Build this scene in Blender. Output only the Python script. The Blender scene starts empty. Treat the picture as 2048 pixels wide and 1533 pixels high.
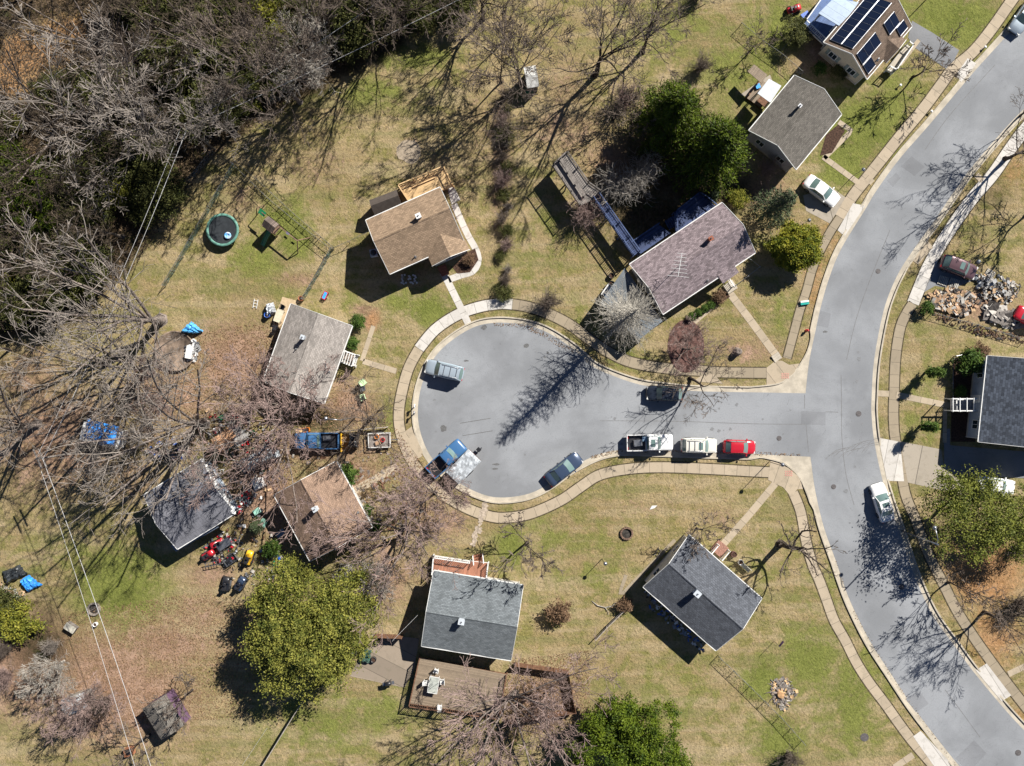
import bpy, math, random
import numpy as np
from mathutils import Vector, Matrix
from mathutils.geometry import tessellate_polygon
scene = bpy.context.scene
# ---------------------------------------------------------------- camera, sky, sun, exposure
S = .06; CH = 95.0                                   # metres per photo pixel on the ground, flying height
cam_d = bpy.data.cameras.new("Camera"); cam = bpy.data.objects.new("Camera", cam_d)
scene.collection.objects.link(cam); scene.camera = cam
cam.location = (0, 0, CH); cam.rotation_euler = (0, 0, 0)
cam_d.sensor_width = 36; cam_d.lens = 18 / (1024 * S / CH); cam_d.clip_end = 3000
SUN_EL = math.radians(39.5); SH = Vector((-.69, -.72, 0)).normalized()     # direction shadows fall
w = bpy.data.worlds.new("World"); scene.world = w; w.use_nodes = True
nt = w.node_tree; bg = nt.nodes['Background']
sky = nt.nodes.new('ShaderNodeTexSky'); sky.sky_type = 'NISHITA'; sky.sun_disc = False
sky.sun_elevation = SUN_EL; sky.sun_rotation = math.atan2(-SH.x, -SH.y)
sky.air_density = .5; sky.dust_density = .05; sky.ozone_density = 4.0
nt.links.new(sky.outputs[0], bg.inputs[0]); bg.inputs[1].default_value = .05
sd = bpy.data.lights.new("Sun", 'SUN'); so = bpy.data.objects.new("Sun", sd); scene.collection.objects.link(so)
sd.energy = 5.0; sd.angle = math.radians(.5); sd.color = (1, .955, .88)
sv = Vector((-SH.x * math.cos(SUN_EL), -SH.y * math.cos(SUN_EL), math.sin(SUN_EL)))
so.rotation_euler = sv.to_track_quat('Z', 'Y').to_euler(); so.location = (60, 60, 90)
scene.view_settings.view_transform = 'Standard'; scene.view_settings.look = 'None'
scene.view_settings.exposure = .76; scene.view_settings.gamma = 1
scene.cycles.max_bounces = 4; scene.cycles.transparent_max_bounces = 12
COL = scene.collection
R = random.Random(7)

# ---------------------------------------------------------------- helpers
def W(px, py, h=0.0):
    """photo position of a point at height h -> its place in the world"""
    k = (CH - h) / CH
    return Vector(((px - 1024) * S * k, (766.5 - py) * S * k, h))
def WL(pts, h=0.0): return [W(p[0], p[1], h) for p in pts]
def tag(o, label=None, cat=None, group=None, kind=None):
    if label: o['label'] = label
    if cat: o['category'] = cat
    if group: o['group'] = group
    if kind: o['kind'] = kind
    return o
def thing(name, label, cat, loc=(0, 0, 0), rot=0.0, group=None):
    o = bpy.data.objects.new(name, None); COL.objects.link(o)
    o.empty_display_size = .3; o.location = loc; o.rotation_euler = (0, 0, rot)
    return tag(o, label, cat, group)
def linkmesh(name, me, mats, parent=None, loc=None):
    o = bpy.data.objects.new(name, me); COL.objects.link(o)
    for m in (mats if isinstance(mats, (list, tuple)) else [mats]): me.materials.append(m)
    if parent: o.parent = parent
    if loc is not None: o.location = loc
    return o
def copy_tree(o, parent=None):
    c = o.copy(); COL.objects.link(c)
    if parent: c.parent = parent
    for ch in list(KIDS.get(o.name, [])):
        k = copy_tree(ch, c)
    return c
KIDS = {}
def fast(name, V, F, smooth=False):
    """V (n,3) array, F (m,k) array with constant k"""
    V = np.asarray(V, dtype=np.float32); F = np.asarray(F, dtype=np.int32)
    me = bpy.data.meshes.new(name)
    me.vertices.add(len(V)); me.vertices.foreach_set('co', V.ravel())
    m, k = F.shape
    me.loops.add(m * k); me.loops.foreach_set('vertex_index', F.ravel())
    me.polygons.add(m); me.polygons.foreach_set('loop_start', np.arange(0, m * k, k, dtype=np.int32))
    if smooth: me.polygons.foreach_set('use_smooth', np.ones(m, dtype=bool))
    me.update(calc_edges=True); return me
class MB:
    def __init__(s): s.v = []; s.f = []; s.mi = []; s.sm = []
    def add(s, vs, fs, mi=0, smooth=False):
        b = len(s.v); s.v += [Vector(v) for v in vs]
        for f in fs: s.f.append([b + i for i in f]); s.mi.append(mi); s.sm.append(smooth)
        return s
    def box(s, c, d, rz=0.0, mi=0, rx=0.0, ry=0.0):
        x, y, z = d[0] / 2, d[1] / 2, d[2] / 2
        M = Matrix.Rotation(rz, 3, 'Z') @ Matrix.Rotation(ry, 3, 'Y') @ Matrix.Rotation(rx, 3, 'X'); c = Vector(c)
        vs = [c + M @ Vector((a * x, b * y, e * z)) for e in (-1, 1) for a, b in ((-1, -1), (1, -1), (1, 1), (-1, 1))]
        return s.add(vs, [(3, 2, 1, 0), (4, 5, 6, 7), (0, 1, 5, 4), (1, 2, 6, 5), (2, 3, 7, 6), (3, 0, 4, 7)], mi)
    def prism(s, poly, z0, z1, mi=0):
        n = len(poly); p = [Vector((q[0], q[1], 0)) for q in poly]
        area = sum(p[i].x * p[(i + 1) % n].y - p[(i + 1) % n].x * p[i].y for i in range(n))
        if area < 0: p.reverse()
        tri = tessellate_polygon([p]); b = len(s.v)
        s.v += [Vector((q.x, q.y, z1)) for q in p] + [Vector((q.x, q.y, z0)) for q in p]
        for t in tri:
            a, bb, c = (p[i] for i in t)
            if (bb - a).cross(c - a).z < 0: t = (t[0], t[2], t[1])
            s.f.append([b + i for i in t]); s.mi.append(mi); s.sm.append(False)
            s.f.append([b + n + i for i in reversed(t)]); s.mi.append(mi); s.sm.append(False)
        for i in range(n):
            j = (i + 1) % n
            s.f.append([b + n + i, b + n + j, b + j, b + i]); s.mi.append(mi); s.sm.append(False)
        return s
    def sheet(s, poly, z, mi=0):
        n = len(poly); p = [Vector((q[0], q[1], 0)) for q in poly]; tri = tessellate_polygon([p]); b = len(s.v)
        s.v += [Vector((q.x, q.y, z)) for q in p]
        for t in tri:
            a, bb, c = (p[i] for i in t)
            if (bb - a).cross(c - a).z < 0: t = (t[0], t[2], t[1])
            s.f.append([b + i for i in t]); s.mi.append(mi); s.sm.append(False)
        return s
    def tube(s, pts, r, n=6, mi=0, cap=True):
        pts = [Vector(p) for p in pts]; rs = r if isinstance(r, (list, tuple)) else [r] * len(pts)
        b = len(s.v)
        for i, p in enumerate(pts):
            d = (pts[min(i + 1, len(pts) - 1)] - pts[max(i - 1, 0)]).normalized()
            ref = Vector((0, 0, 1)) if abs(d.z) < .9 else Vector((1, 0, 0))
            a = d.cross(ref).normalized(); c = d.cross(a)
            for k in range(n):
                t = 2 * math.pi * k / n; s.v.append(p + (a * math.cos(t) + c * math.sin(t)) * rs[i])
        for i in range(len(pts) - 1):
            for k in range(n):
                k2 = (k + 1) % n
                s.f.append([b + i * n + k, b + (i + 1) * n + k, b + (i + 1) * n + k2, b + i * n + k2]); s.mi.append(mi); s.sm.append(n > 5)
        if cap:
            s.f.append([b + k for k in range(n)]); s.mi.append(mi); s.sm.append(False)
            s.f.append([b + (len(pts) - 1) * n + k for k in reversed(range(n))]); s.mi.append(mi); s.sm.append(False)
        return s
    def lathe(s, c, prof, n=16, mi=0, smooth=True):
        c = Vector(c); b = len(s.v)
        for r, z in prof:
            for k in range(n):
                t = 2 * math.pi * k / n; s.v.append(c + Vector((r * math.cos(t), r * math.sin(t), z)))
        for i in range(len(prof) - 1):
            for k in range(n):
                k2 = (k + 1) % n
                s.f.append([b + i * n + k, b + i * n + k2, b + (i + 1) * n + k2, b + (i + 1) * n + k]); s.mi.append(mi); s.sm.append(smooth)
        if prof[-1][0] > 1e-3: s.f.append([b + (len(prof) - 1) * n + k for k in range(n)]); s.mi.append(mi); s.sm.append(False)
        return s
    def bar(s, a, b, wd, ht, mi=0):
        """box beam from a to b"""
        a = Vector(a); b = Vector(b); d = b - a; L = d.length
        if L < 1e-5: return s
        d.normalize(); ref = Vector((0, 0, 1)) if abs(d.z) < .95 else Vector((1, 0, 0))
        y = ref.cross(d).normalized(); z = d.cross(y)
        vs = [p + y * (u * wd / 2) + z * (v * ht / 2) for p in (a, b) for u, v in ((-1, -1), (1, -1), (1, 1), (-1, 1))]
        return s.add(vs, [(0, 1, 2, 3), (7, 6, 5, 4), (0, 4, 5, 1), (1, 5, 6, 2), (2, 6, 7, 3), (3, 7, 4, 0)], mi)
    def build(s, name, mats, parent=None, world=False, origin=None, ruv=None):
        off = Vector((0, 0, 0)); M = None
        if parent is not None and world:
            M = (Matrix.Translation(parent.location) @ parent.rotation_euler.to_matrix().to_4x4()).inverted()
        elif parent is None:
            if origin is None and s.v:
                n = len(s.v); off = Vector((sum(v.x for v in s.v) / n, sum(v.y for v in s.v) / n, min(v.z for v in s.v)))
            elif origin is not None: off = Vector(origin)
        me = bpy.data.meshes.new(name)
        vs = [(M @ v) if M else (v - off) for v in s.v]
        me.from_pydata([tuple(v) for v in vs], [], s.f)
        me.polygons.foreach_set('material_index', s.mi); me.polygons.foreach_set('use_smooth', s.sm)
        me.update()
        o = linkmesh(name, me, mats, parent, off if parent is None else None)
        if parent is not None: KIDS.setdefault(parent.name, []).append(o)
        return o
def catmull(P, n=6, closed=False):
    P = [Vector((p[0], p[1], 0)) for p in P]; out = []
    m = len(P)
    for i in range(m if closed else m - 1):
        g = (lambda k: P[k % m]) if closed else (lambda k: P[max(0, min(m - 1, k))])
        a, b, c, d = g(i - 1), g(i), g(i + 1), g(i + 2)
        for k in range(n):
            t = k / n
            out.append(.5 * ((2 * b) + (c - a) * t + (2 * a - 5 * b + 4 * c - d) * t * t + (3 * b - a - 3 * c + d) * t ** 3))
    if not closed: out.append(P[-1])
    return out
def resample(P, step):
    P = [Vector((p[0], p[1], 0)) for p in P]; out = [P[0].copy()]; acc = 0
    L = sum((P[i + 1] - P[i]).length for i in range(len(P) - 1)); n = max(1, round(L / step)); st = L / n
    need = st
    for i in range(len(P) - 1):
        a, b = P[i], P[i + 1]; l = (b - a).length; t = 0
        while l - t >= need - 1e-6 and len(out) < n:
            t += need; out.append(a.lerp(b, t / max(l, 1e-9))); need = st
        need -= (l - t)
    out.append(P[-1].copy()); return out
def offset(P, d):
    out = []
    for i in range(len(P)):
        t = (P[min(i + 1, len(P) - 1)] - P[max(i - 1, 0)]); t.normalize()
        out.append(Vector((P[i].x - t.y * d, P[i].y + t.x * d, 0)))
    return out

# ---------------------------------------------------------------- materials
MATS = {}
def nodes(m):
    m.use_nodes = True; nt = m.node_tree; return nt, nt.nodes, nt.links, nt.nodes['Principled BSDF']
def N(nt, t, **kw):
    n = nt.nodes.new(t)
    for k, v in kw.items():
        if isinstance(k, str) and hasattr(n, k): setattr(n, k, v)
    return n
def mixc(nt, fac, a, b, mode='MIX'):
    n = nt.nodes.new('ShaderNodeMix'); n.data_type = 'RGBA'; n.blend_type = mode; n.clamp_factor = True
    for sock, v in ((n.inputs[0], fac), (n.inputs[6], a), (n.inputs[7], b)):
        if isinstance(v, (int, float)): sock.default_value = v
        elif isinstance(v, (tuple, list)): sock.default_value = (*v[:3], 1)
        else: nt.links.new(v, sock)
    return n.outputs[2]
def mth(nt, op, a, b=0.0, c=None, clamp=False):
    n = nt.nodes.new('ShaderNodeMath'); n.operation = op; n.use_clamp = clamp
    for i, v in enumerate((a, b, c)):
        if v is None: continue
        if isinstance(v, (int, float)): n.inputs[i].default_value = v
        else: nt.links.new(v, n.inputs[i])
    return n.outputs[0]
def ramp(nt, fac, lo, hi):
    n = nt.nodes.new('ShaderNodeMapRange'); n.interpolation_type = 'SMOOTHSTEP'
    nt.links.new(fac, n.inputs[0]); n.inputs[1].default_value = lo; n.inputs[2].default_value = hi
    return n.outputs[0]
def coords(nt, kind='Object'):
    return nt.nodes.new('ShaderNodeTexCoord').outputs[kind]
def wpos(nt): return nt.nodes.new('ShaderNodeNewGeometry').outputs['Position']
def noise(nt, vec, scale, detail=3, rough=.6, dist=0.0):
    n = nt.nodes.new('ShaderNodeTexNoise'); n.inputs['Scale'].default_value = scale
    n.inputs['Detail'].default_value = detail; n.inputs['Roughness'].default_value = rough
    n.inputs['Distortion'].default_value = dist
    if vec is not None: nt.links.new(vec, n.inputs['Vector'])
    return n.outputs['Fac']
def bump(nt, bs, h, strength, dist):
    b = nt.nodes.new('ShaderNodeBump'); b.inputs['Strength'].default_value = strength; b.inputs['Distance'].default_value = dist
    nt.links.new(h, b.inputs['Height']); nt.links.new(b.outputs[0], bs.inputs['Normal'])
def mat(name, col, rough=.8, var=.25, scale=3.0, fine=25.0, bmp=0.0, metal=0.0, col2=None, spec=.3, coat=0.0):
    """plain surface whose colour wanders a little"""
    if name in MATS: return MATS[name]
    m = bpy.data.materials.new(name); nt, nd, lk, bs = nodes(m)
    c = coords(nt); f1 = noise(nt, c, scale, 4); f2 = noise(nt, c, fine, 2)
    lo = tuple(x * (1 - var) for x in col); hi = col2 or tuple(min(1, x * (1 + var)) for x in col)
    a = mixc(nt, ramp(nt, f1, .35, .65), lo, hi)
    a = mixc(nt, mth(nt, 'MULTIPLY', ramp(nt, f2, .4, .62), .45), a, tuple(x * (1 - var * .8) for x in col))
    lk.new(a, bs.inputs['Base Color']); bs.inputs['Roughness'].default_value = rough
    bs.inputs['Metallic'].default_value = metal; bs.inputs['Specular IOR Level'].default_value = spec
    bs.inputs['Coat Weight'].default_value = coat
    if bmp: bump(nt, bs, f2, bmp, .02)
    MATS[name] = m; return m
def roofmat(name, col, row=.16, var=.24, stain=.35, tint=None):
    m = bpy.data.materials.new(name); nt, nd, lk, bs = nodes(m); c = coords(nt)
    br = nd.new('ShaderNodeTexBrick'); lk.new(c, br.inputs['Vector'])
    br.inputs['Scale'].default_value = 1; br.inputs['Brick Width'].default_value = .34; br.inputs['Row Height'].default_value = row
    br.inputs['Mortar Size'].default_value = .012; br.inputs['Mortar Smooth'].default_value = .3
    br.inputs['Color1'].default_value = (*[x * (1 - var) for x in col], 1); br.inputs['Color2'].default_value = (*[min(1, x * (1 + var)) for x in col], 1)
    br.inputs['Mortar'].default_value = (*[x * .35 for x in col], 1)
    s1 = noise(nt, c, .45, 4, .65, .5); s2 = noise(nt, c, 14, 3)
    a = mixc(nt, mth(nt, 'MULTIPLY', ramp(nt, s1, .42, .7), stain), br.outputs['Color'], tint or tuple(x * .45 for x in col))
    a = mixc(nt, mth(nt, 'MULTIPLY', ramp(nt, s2, .45, .7), .25), a, tuple(min(1, x * 1.4) for x in col))
    lk.new(a, bs.inputs['Base Color']); bs.inputs['Roughness'].default_value = .92; bs.inputs['Specular IOR Level'].default_value = .2
    bump(nt, bs, br.outputs['Fac'], .6, -.02); MATS[name] = m; return m
def stripes(name, col, pitch=.14, var=.3, axis='Y', gap=.12, rough=.8):
    """boards or siding running across the given local axis"""
    m = bpy.data.materials.new(name); nt, nd, lk, bs = nodes(m); c = coords(nt)
    sp = nd.new('ShaderNodeSeparateXYZ'); lk.new(c, sp.inputs[0]); v = mth(nt, 'DIVIDE', sp.outputs[axis], pitch)
    fr = mth(nt, 'FRACT', v); idx = mth(nt, 'FLOOR', v)
    wn = nd.new('ShaderNodeTexWhiteNoise'); wn.noise_dimensions = '1D'; lk.new(idx, wn.inputs['W'])
    a = mixc(nt, wn.outputs['Value'], tuple(x * (1 - var) for x in col), tuple(min(1, x * (1 + var)) for x in col))
    a = mixc(nt, mth(nt, 'MULTIPLY', ramp(nt, noise(nt, c, 2.2, 4), .45, .7), .4), a, tuple(x * .6 for x in col))
    g = mth(nt, 'LESS_THAN', fr, gap)
    a = mixc(nt, mth(nt, 'MULTIPLY', g, .75), a, tuple(x * .2 for x in col))
    lk.new(a, bs.inputs['Base Color']); bs.inputs['Roughness'].default_value = rough; MATS[name] = m; return m
def leafmat(name, dark, light, rough=.55):
    m = bpy.data.materials.new(name); nt, nd, lk, bs = nodes(m)
    g = nd.new('ShaderNodeNewGeometry'); f = g.outputs['Random Per Island']
    c = coords(nt); big = ramp(nt, noise(nt, c, 1.1, 3), .38, .62)
    k = mth(nt, 'ADD', mth(nt, 'MULTIPLY', f, .45), mth(nt, 'MULTIPLY', big, .5))
    a = mixc(nt, k, dark, light); lk.new(a, bs.inputs['Base Color']); bs.inputs['Roughness'].default_value = rough
    bs.inputs['Specular IOR Level'].default_value = .12
    MATS[name] = m; return m
def glassmat(name, col=(.02, .035, .045)):
    m = bpy.data.materials.new(name); nt, nd, lk, bs = nodes(m); bs.inputs['Base Color'].default_value = (*col, 1)
    bs.inputs['Roughness'].default_value = .06; bs.inputs['Specular IOR Level'].default_value = .8; MATS[name] = m; return m
def paint(name, col, rough=.25, metal=0.0):
    m = bpy.data.materials.new(name); nt, nd, lk, bs = nodes(m)
    f = noise(nt, coords(nt), 4, 4); a = mixc(nt, mth(nt, 'MULTIPLY', ramp(nt, f, .5, .75), .25), col, tuple(x * .7 + .05 for x in col))
    lk.new(a, bs.inputs['Base Color']); bs.inputs['Roughness'].default_value = rough; bs.inputs['Metallic'].default_value = metal
    bs.inputs['Coat Weight'].default_value = .5; bs.inputs['Coat Roughness'].default_value = .1; MATS[name] = m; return m
WHITE = mat('white_trim', (.72, .72, .7), .5, .08); GLASS = glassmat('window_glass'); DARK = mat('dark_rubber', (.018, .018, .02), .8)
CONC = mat('pale_concrete', (.46, .41, .335), .9, .12, .8, 12, .3); METAL = mat('grey_metal', (.35, .36, .38), .35, .15, metal=.8)
BRICKR = mat('red_brick', (.28, .1, .06), .9, .3, 6, 30); GREYW = mat('weathered_wood', (.19, .17, .155), .9, .35, 4, 20)
BROWNW = mat('brown_wood', (.17, .09, .055), .85, .35, 4, 20); TANW = mat('new_pine_wood', (.62, .42, .22), .8, .15, 3, 20)
BARK = mat('grey_bark', (.2, .165, .145), .95, .45, 3, 14, .5); BARKD = mat('dark_bark', (.075, .058, .048), .95, .4, 3, 14, .5)
TWIG = mat('grey_twigs', (.27, .235, .205), .95, .35, 1.0, 6); TWIGR = mat('reddish_twigs', (.31, .225, .2), .95, .35, 1.0, 6)
TWIGB = mat('brown_twigs', (.17, .135, .11), .95, .4, 1.0, 6); TWIGP = mat('pale_twigs', (.36, .33, .29), .95, .3, 1.0, 6)
SOIL = mat('mulch', (.07, .04, .028), 1, .5, 5, 30, .6)
REDP = paint('red_plastic', (.5, .02, .03), .4); BLUEP = paint('blue_plastic', (.03, .12, .5), .4); GREENP = paint('green_plastic', (.02, .22, .09), .4)
YELP = paint('yellow_paint', (.75, .42, .02), .4); ORP = paint('orange_paint', (.7, .22, .03), .4); BLACKP = paint('black_plastic', (.02, .02, .023), .4)
WHP = paint('white_plastic', (.75, .75, .74), .45); TERRA = mat('terracotta', (.4, .15, .08), .8, .2)
# ================================================================= THE GROUND AND THE STREET
def gmask():
    fine_x = np.arange(-84, 84.01, .6); fine_y = np.arange(-66, 66.01, .6)
    xs = np.concatenate([[-900, -500, -250, -150, -110], fine_x, [110, 150, 250, 500, 900]])
    ys = np.concatenate([[-900, -500, -250, -150, -90], fine_y, [90, 150, 250, 500, 900]])
    X, Y = np.meshgrid(xs, ys); nx, ny = len(xs), len(ys)
    V = np.stack([X.ravel(), Y.ravel(), np.zeros(nx * ny)], 1)
    i, j = np.meshgrid(np.arange(nx - 1), np.arange(ny - 1)); a = (j * nx + i).ravel()
    F = np.stack([a, a + 1, a + nx + 1, a + nx], 1)
    me = fast('ground', V, F)
    px = X.ravel() / S + 1024; py = 766.5 - Y.ravel() / S
    def blobs(L):
        m = np.zeros_like(px)
        for (x, y, rx, ry, wt) in L:
            wt *= .97
            d = ((px - x) / rx) ** 2 + ((py - y) / ry) ** 2
            m = np.maximum(m, wt * np.exp(-d * .8)) if wt > 0 else m * (1 + wt * np.exp(-d * .8))
        return m
    green = blobs([(560, 440, 60, 60, .9), (590, 480, 50, 50, .9), (520, 520, 90, 80, .7), (560, 560, 60, 40, .7), (650, 430, 90, 80, .25), (860, 620, 60, 35, .95), (820, 600, 80, 40, .7), (930, 590, 40, 30, .7),
        (770, 690, 40, 40, .45), (690, 600, 40, 30, .5), (1500, 150, 120, 110, .75), (1330, 60, 130, 90, .6), (1560, 60, 80, 80, .8), (1450, 200, 60, 80, .6),
        (1730, 250, 100, 90, 1.0), (1680, 330, 60, 60, 1.0), (1780, 200, 90, 80, .75), (1900, 40, 120, 60, 1.0), (1960, 130, 60, 60, .7), (1060, 130, 60, 120, .35), (880, 200, 120, 100, .3), (750, 190, 80, 40, .8), (830, 110, 100, 60, .7),
        (1100, 440, 40, 90, .55), (1080, 520, 50, 80, .5), (1180, 640, 60, 50, .5), (1260, 715, 60, 25, .8), (1700, 1400, 90, 130, .8), (1620, 1320, 80, 80, .85), (1530, 1360, 50, 50, 1.0), (1560, 1480, 80, 60, .9), (1650, 1180, 70, 90, .45),
        (1330, 1400, 160, 90, .5), (1200, 1130, 90, 90, .5), (1100, 1060, 60, 50, .6), (1020, 1090, 40, 60, .9), (1150, 1150, 60, 50, .5), (640, 1450, 120, 70, .75), (760, 1420, 90, 60, .7), (240, 1180, 120, 110, .95), (150, 1100, 90, 70, .55), (70, 1130, 60, 60, .4), (260, 1260, 60, 60, .8),
        (1850, 760, 60, 110, .45), (1960, 680, 90, 60, .35), (1830, 860, 60, 40, .6), (1780, 1010, 20, 60, .6), (1900, 480, 60, 60, .35), (1480, 420, 60, 60, .2), (1560, 640, 40, 60, .6), (1500, 600, 50, 40, .3), (1480, 1150, 60, 60, .3), (775, 840, 25, 60, .6), (690, 790, 50, 40, .25), (400, 930, 20, 20, .9), (1300, 930, 200, 12, .3), (1400, 930, 100, 10, .2), (1540, 1120, 60, 60, .4)])
    dirt = blobs([(470, 720, 100, 90, .9), (350, 790, 160, 80, .7), (700, 810, 60, 50, .9), (740, 640, 20, 25, 1.0), (730, 620, 30, 12, .9), (210, 1340, 160, 110, .8), (430, 1300, 160, 70, .5), (520, 980, 60, 100, 1.0), (640, 900, 160, 30, .8), (700, 960, 80, 60, .8), (560, 1010, 50, 80, .9), (870, 1040, 110, 50, .7), (780, 1150, 80, 80, .7),
        (1080, 1400, 90, 60, .9), (1230, 330, 80, 70, .75), (1130, 260, 120, 60, .6), (1000, 300, 30, 200, .6), (560, 690, 60, 60, .6), (500, 600, 60, 50, .4), (480, 400, 60, 40, .5), (590, 560, 60, 20, .7), (1520, 380, 90, 50, .7), (1500, 700, 90, 40, .6), (1640, 100, 40, 60, .8), (1600, 130, 50, 30, .6), (900, 230, 80, 60, .25), (820, 300, 40, 40, .5),
        (1340, 700, 70, 60, .4), (110, 880, 150, 130, .85), (60, 760, 90, 80, .7), (260, 960, 90, 60, .6), (330, 1290, 120, 60, .8), (560, 1190, 60, 60, .7), (420, 1150, 80, 40, .7), (950, 250, 60, 120, .45), (1440, 200, 60, 50, .3), (60, 1330, 120, 120, .95), (230, 1400, 180, 110, .95), (400, 1230, 120, 60, .6), (1290, 1010, 120, 30, .4), (880, 330, 60, 60, .4), (640, 330, 110, 60, .45), (760, 230, 70, 40, .35), (1440, 1030, 80, 50, .45), (1130, 180, 60, 120, .5), (1850, 480, 60, 60, .4), (1400, 360, 100, 60, .7), (1960, 610, 80, 40, .8), (300, 890, 120, 60, .6), (150, 1380, 150, 60, .6), (1150, 1340, 60, 60, .4)])
    orange = blobs([(60, 110, 100, 50, 1.0), (150, 60, 80, 30, .9), (20, 150, 60, 50, 1.0), (1970, 1150, 90, 70, 1.0), (1990, 1270, 60, 80, .8), (1900, 1190, 40, 80, .4), (1625, 560, 25, 80, .7), (1650, 480, 40, 60, .55), (2030, 330, 40, 60, .5), (2020, 1440, 60, 40, .6), (745, 640, 18, 22, .9)])
    # woods floor: leaf litter under the trees at upper left
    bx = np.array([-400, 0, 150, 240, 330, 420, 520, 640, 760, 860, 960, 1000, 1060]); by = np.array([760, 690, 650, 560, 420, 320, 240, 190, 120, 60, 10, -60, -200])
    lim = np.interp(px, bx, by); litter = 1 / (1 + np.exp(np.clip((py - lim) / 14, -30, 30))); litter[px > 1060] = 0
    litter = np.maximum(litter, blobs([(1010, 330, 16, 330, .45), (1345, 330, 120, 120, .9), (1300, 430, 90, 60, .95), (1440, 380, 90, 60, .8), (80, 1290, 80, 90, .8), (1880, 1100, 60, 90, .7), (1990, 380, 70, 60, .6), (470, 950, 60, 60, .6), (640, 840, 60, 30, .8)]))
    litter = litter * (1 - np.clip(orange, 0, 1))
    for nm, arr in (('green', green), ('dirt', dirt), ('orange', orange), ('litter', litter)):
        at = me.attributes.new(nm, 'FLOAT', 'POINT'); at.data.foreach_set('value', arr.astype(np.float32))
    return me
def ground_material():
    m = bpy.data.materials.new('lawn_and_soil'); nt, nd, lk, bs = nodes(m); p = wpos(nt)
    def att(n): a = nd.new('ShaderNodeAttribute'); a.attribute_name = n; return a.outputs['Fac']
    n1 = noise(nt, p, .09, 5, .6, .4); n2 = noise(nt, p, .45, 5, .65, .5); n3 = noise(nt, p, 2.2, 4, .7); n4 = noise(nt, p, 7.5, 3, .7)
    def mask(a, k=.9):        # push each blob through noise so that its edge is ragged
        s = mth(nt, 'ADD', att(a), mth(nt, 'MULTIPLY', mth(nt, 'SUBTRACT', mth(nt, 'ADD', mth(nt, 'MULTIPLY', n2, .6), mth(nt, 'MULTIPLY', n3, .4)), .5), k * 2.2))
        return ramp(nt, s, .2, .85)
    straw = mixc(nt, ramp(nt, n1, .35, .65), (.27, .205, .105), (.345, .27, .15))
    straw = mixc(nt, ramp(nt, n2, .42, .62), straw, (.2, .18, .065)); straw = mixc(nt, ramp(nt, n3, .55, .75), straw, (.33, .245, .18))
    g = mixc(nt, ramp(nt, n2, .35, .65), (.13, .15, .035), (.185, .2, .055))
    d = mixc(nt, ramp(nt, n2, .35, .68), (.235, .145, .098), (.37, .248, .178))
    o = mixc(nt, ramp(nt, n3, .35, .65), (.3, .165, .075), (.4, .24, .125))
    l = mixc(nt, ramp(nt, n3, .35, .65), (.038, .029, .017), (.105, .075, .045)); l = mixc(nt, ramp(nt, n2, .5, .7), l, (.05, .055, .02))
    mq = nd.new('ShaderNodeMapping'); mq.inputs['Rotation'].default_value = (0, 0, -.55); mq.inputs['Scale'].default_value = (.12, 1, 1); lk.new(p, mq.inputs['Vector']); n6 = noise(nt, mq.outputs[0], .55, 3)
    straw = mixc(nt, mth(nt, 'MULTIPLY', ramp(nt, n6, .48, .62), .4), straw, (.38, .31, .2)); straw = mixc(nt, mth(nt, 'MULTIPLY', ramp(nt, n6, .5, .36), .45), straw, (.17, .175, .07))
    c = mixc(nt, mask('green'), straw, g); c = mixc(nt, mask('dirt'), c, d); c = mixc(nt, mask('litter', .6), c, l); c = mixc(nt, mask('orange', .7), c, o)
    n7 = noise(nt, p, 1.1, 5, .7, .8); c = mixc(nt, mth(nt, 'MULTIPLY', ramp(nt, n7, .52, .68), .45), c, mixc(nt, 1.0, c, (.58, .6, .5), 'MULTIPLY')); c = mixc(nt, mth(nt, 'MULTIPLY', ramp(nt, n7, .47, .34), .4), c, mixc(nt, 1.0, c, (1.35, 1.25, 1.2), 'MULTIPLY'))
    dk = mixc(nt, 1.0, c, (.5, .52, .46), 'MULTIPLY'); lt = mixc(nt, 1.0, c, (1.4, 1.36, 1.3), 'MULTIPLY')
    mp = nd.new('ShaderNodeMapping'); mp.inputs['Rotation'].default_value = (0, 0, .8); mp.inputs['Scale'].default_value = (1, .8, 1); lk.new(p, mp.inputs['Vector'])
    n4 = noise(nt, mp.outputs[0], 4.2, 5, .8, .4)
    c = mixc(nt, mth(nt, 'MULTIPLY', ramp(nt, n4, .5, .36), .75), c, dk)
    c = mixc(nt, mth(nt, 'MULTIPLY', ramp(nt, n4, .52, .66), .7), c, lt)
    lk.new(c, bs.inputs['Base Color']); bs.inputs['Roughness'].default_value = 1; bs.inputs['Specular IOR Level'].default_value = .05
    bump(nt, bs, mth(nt, 'ADD', mth(nt, 'MULTIPLY', n4, .6), mth(nt, 'MULTIPLY', n3, .6)), 1.0, .2)
    return m
tag(linkmesh('ground', gmask(), ground_material()), kind='structure')

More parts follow.
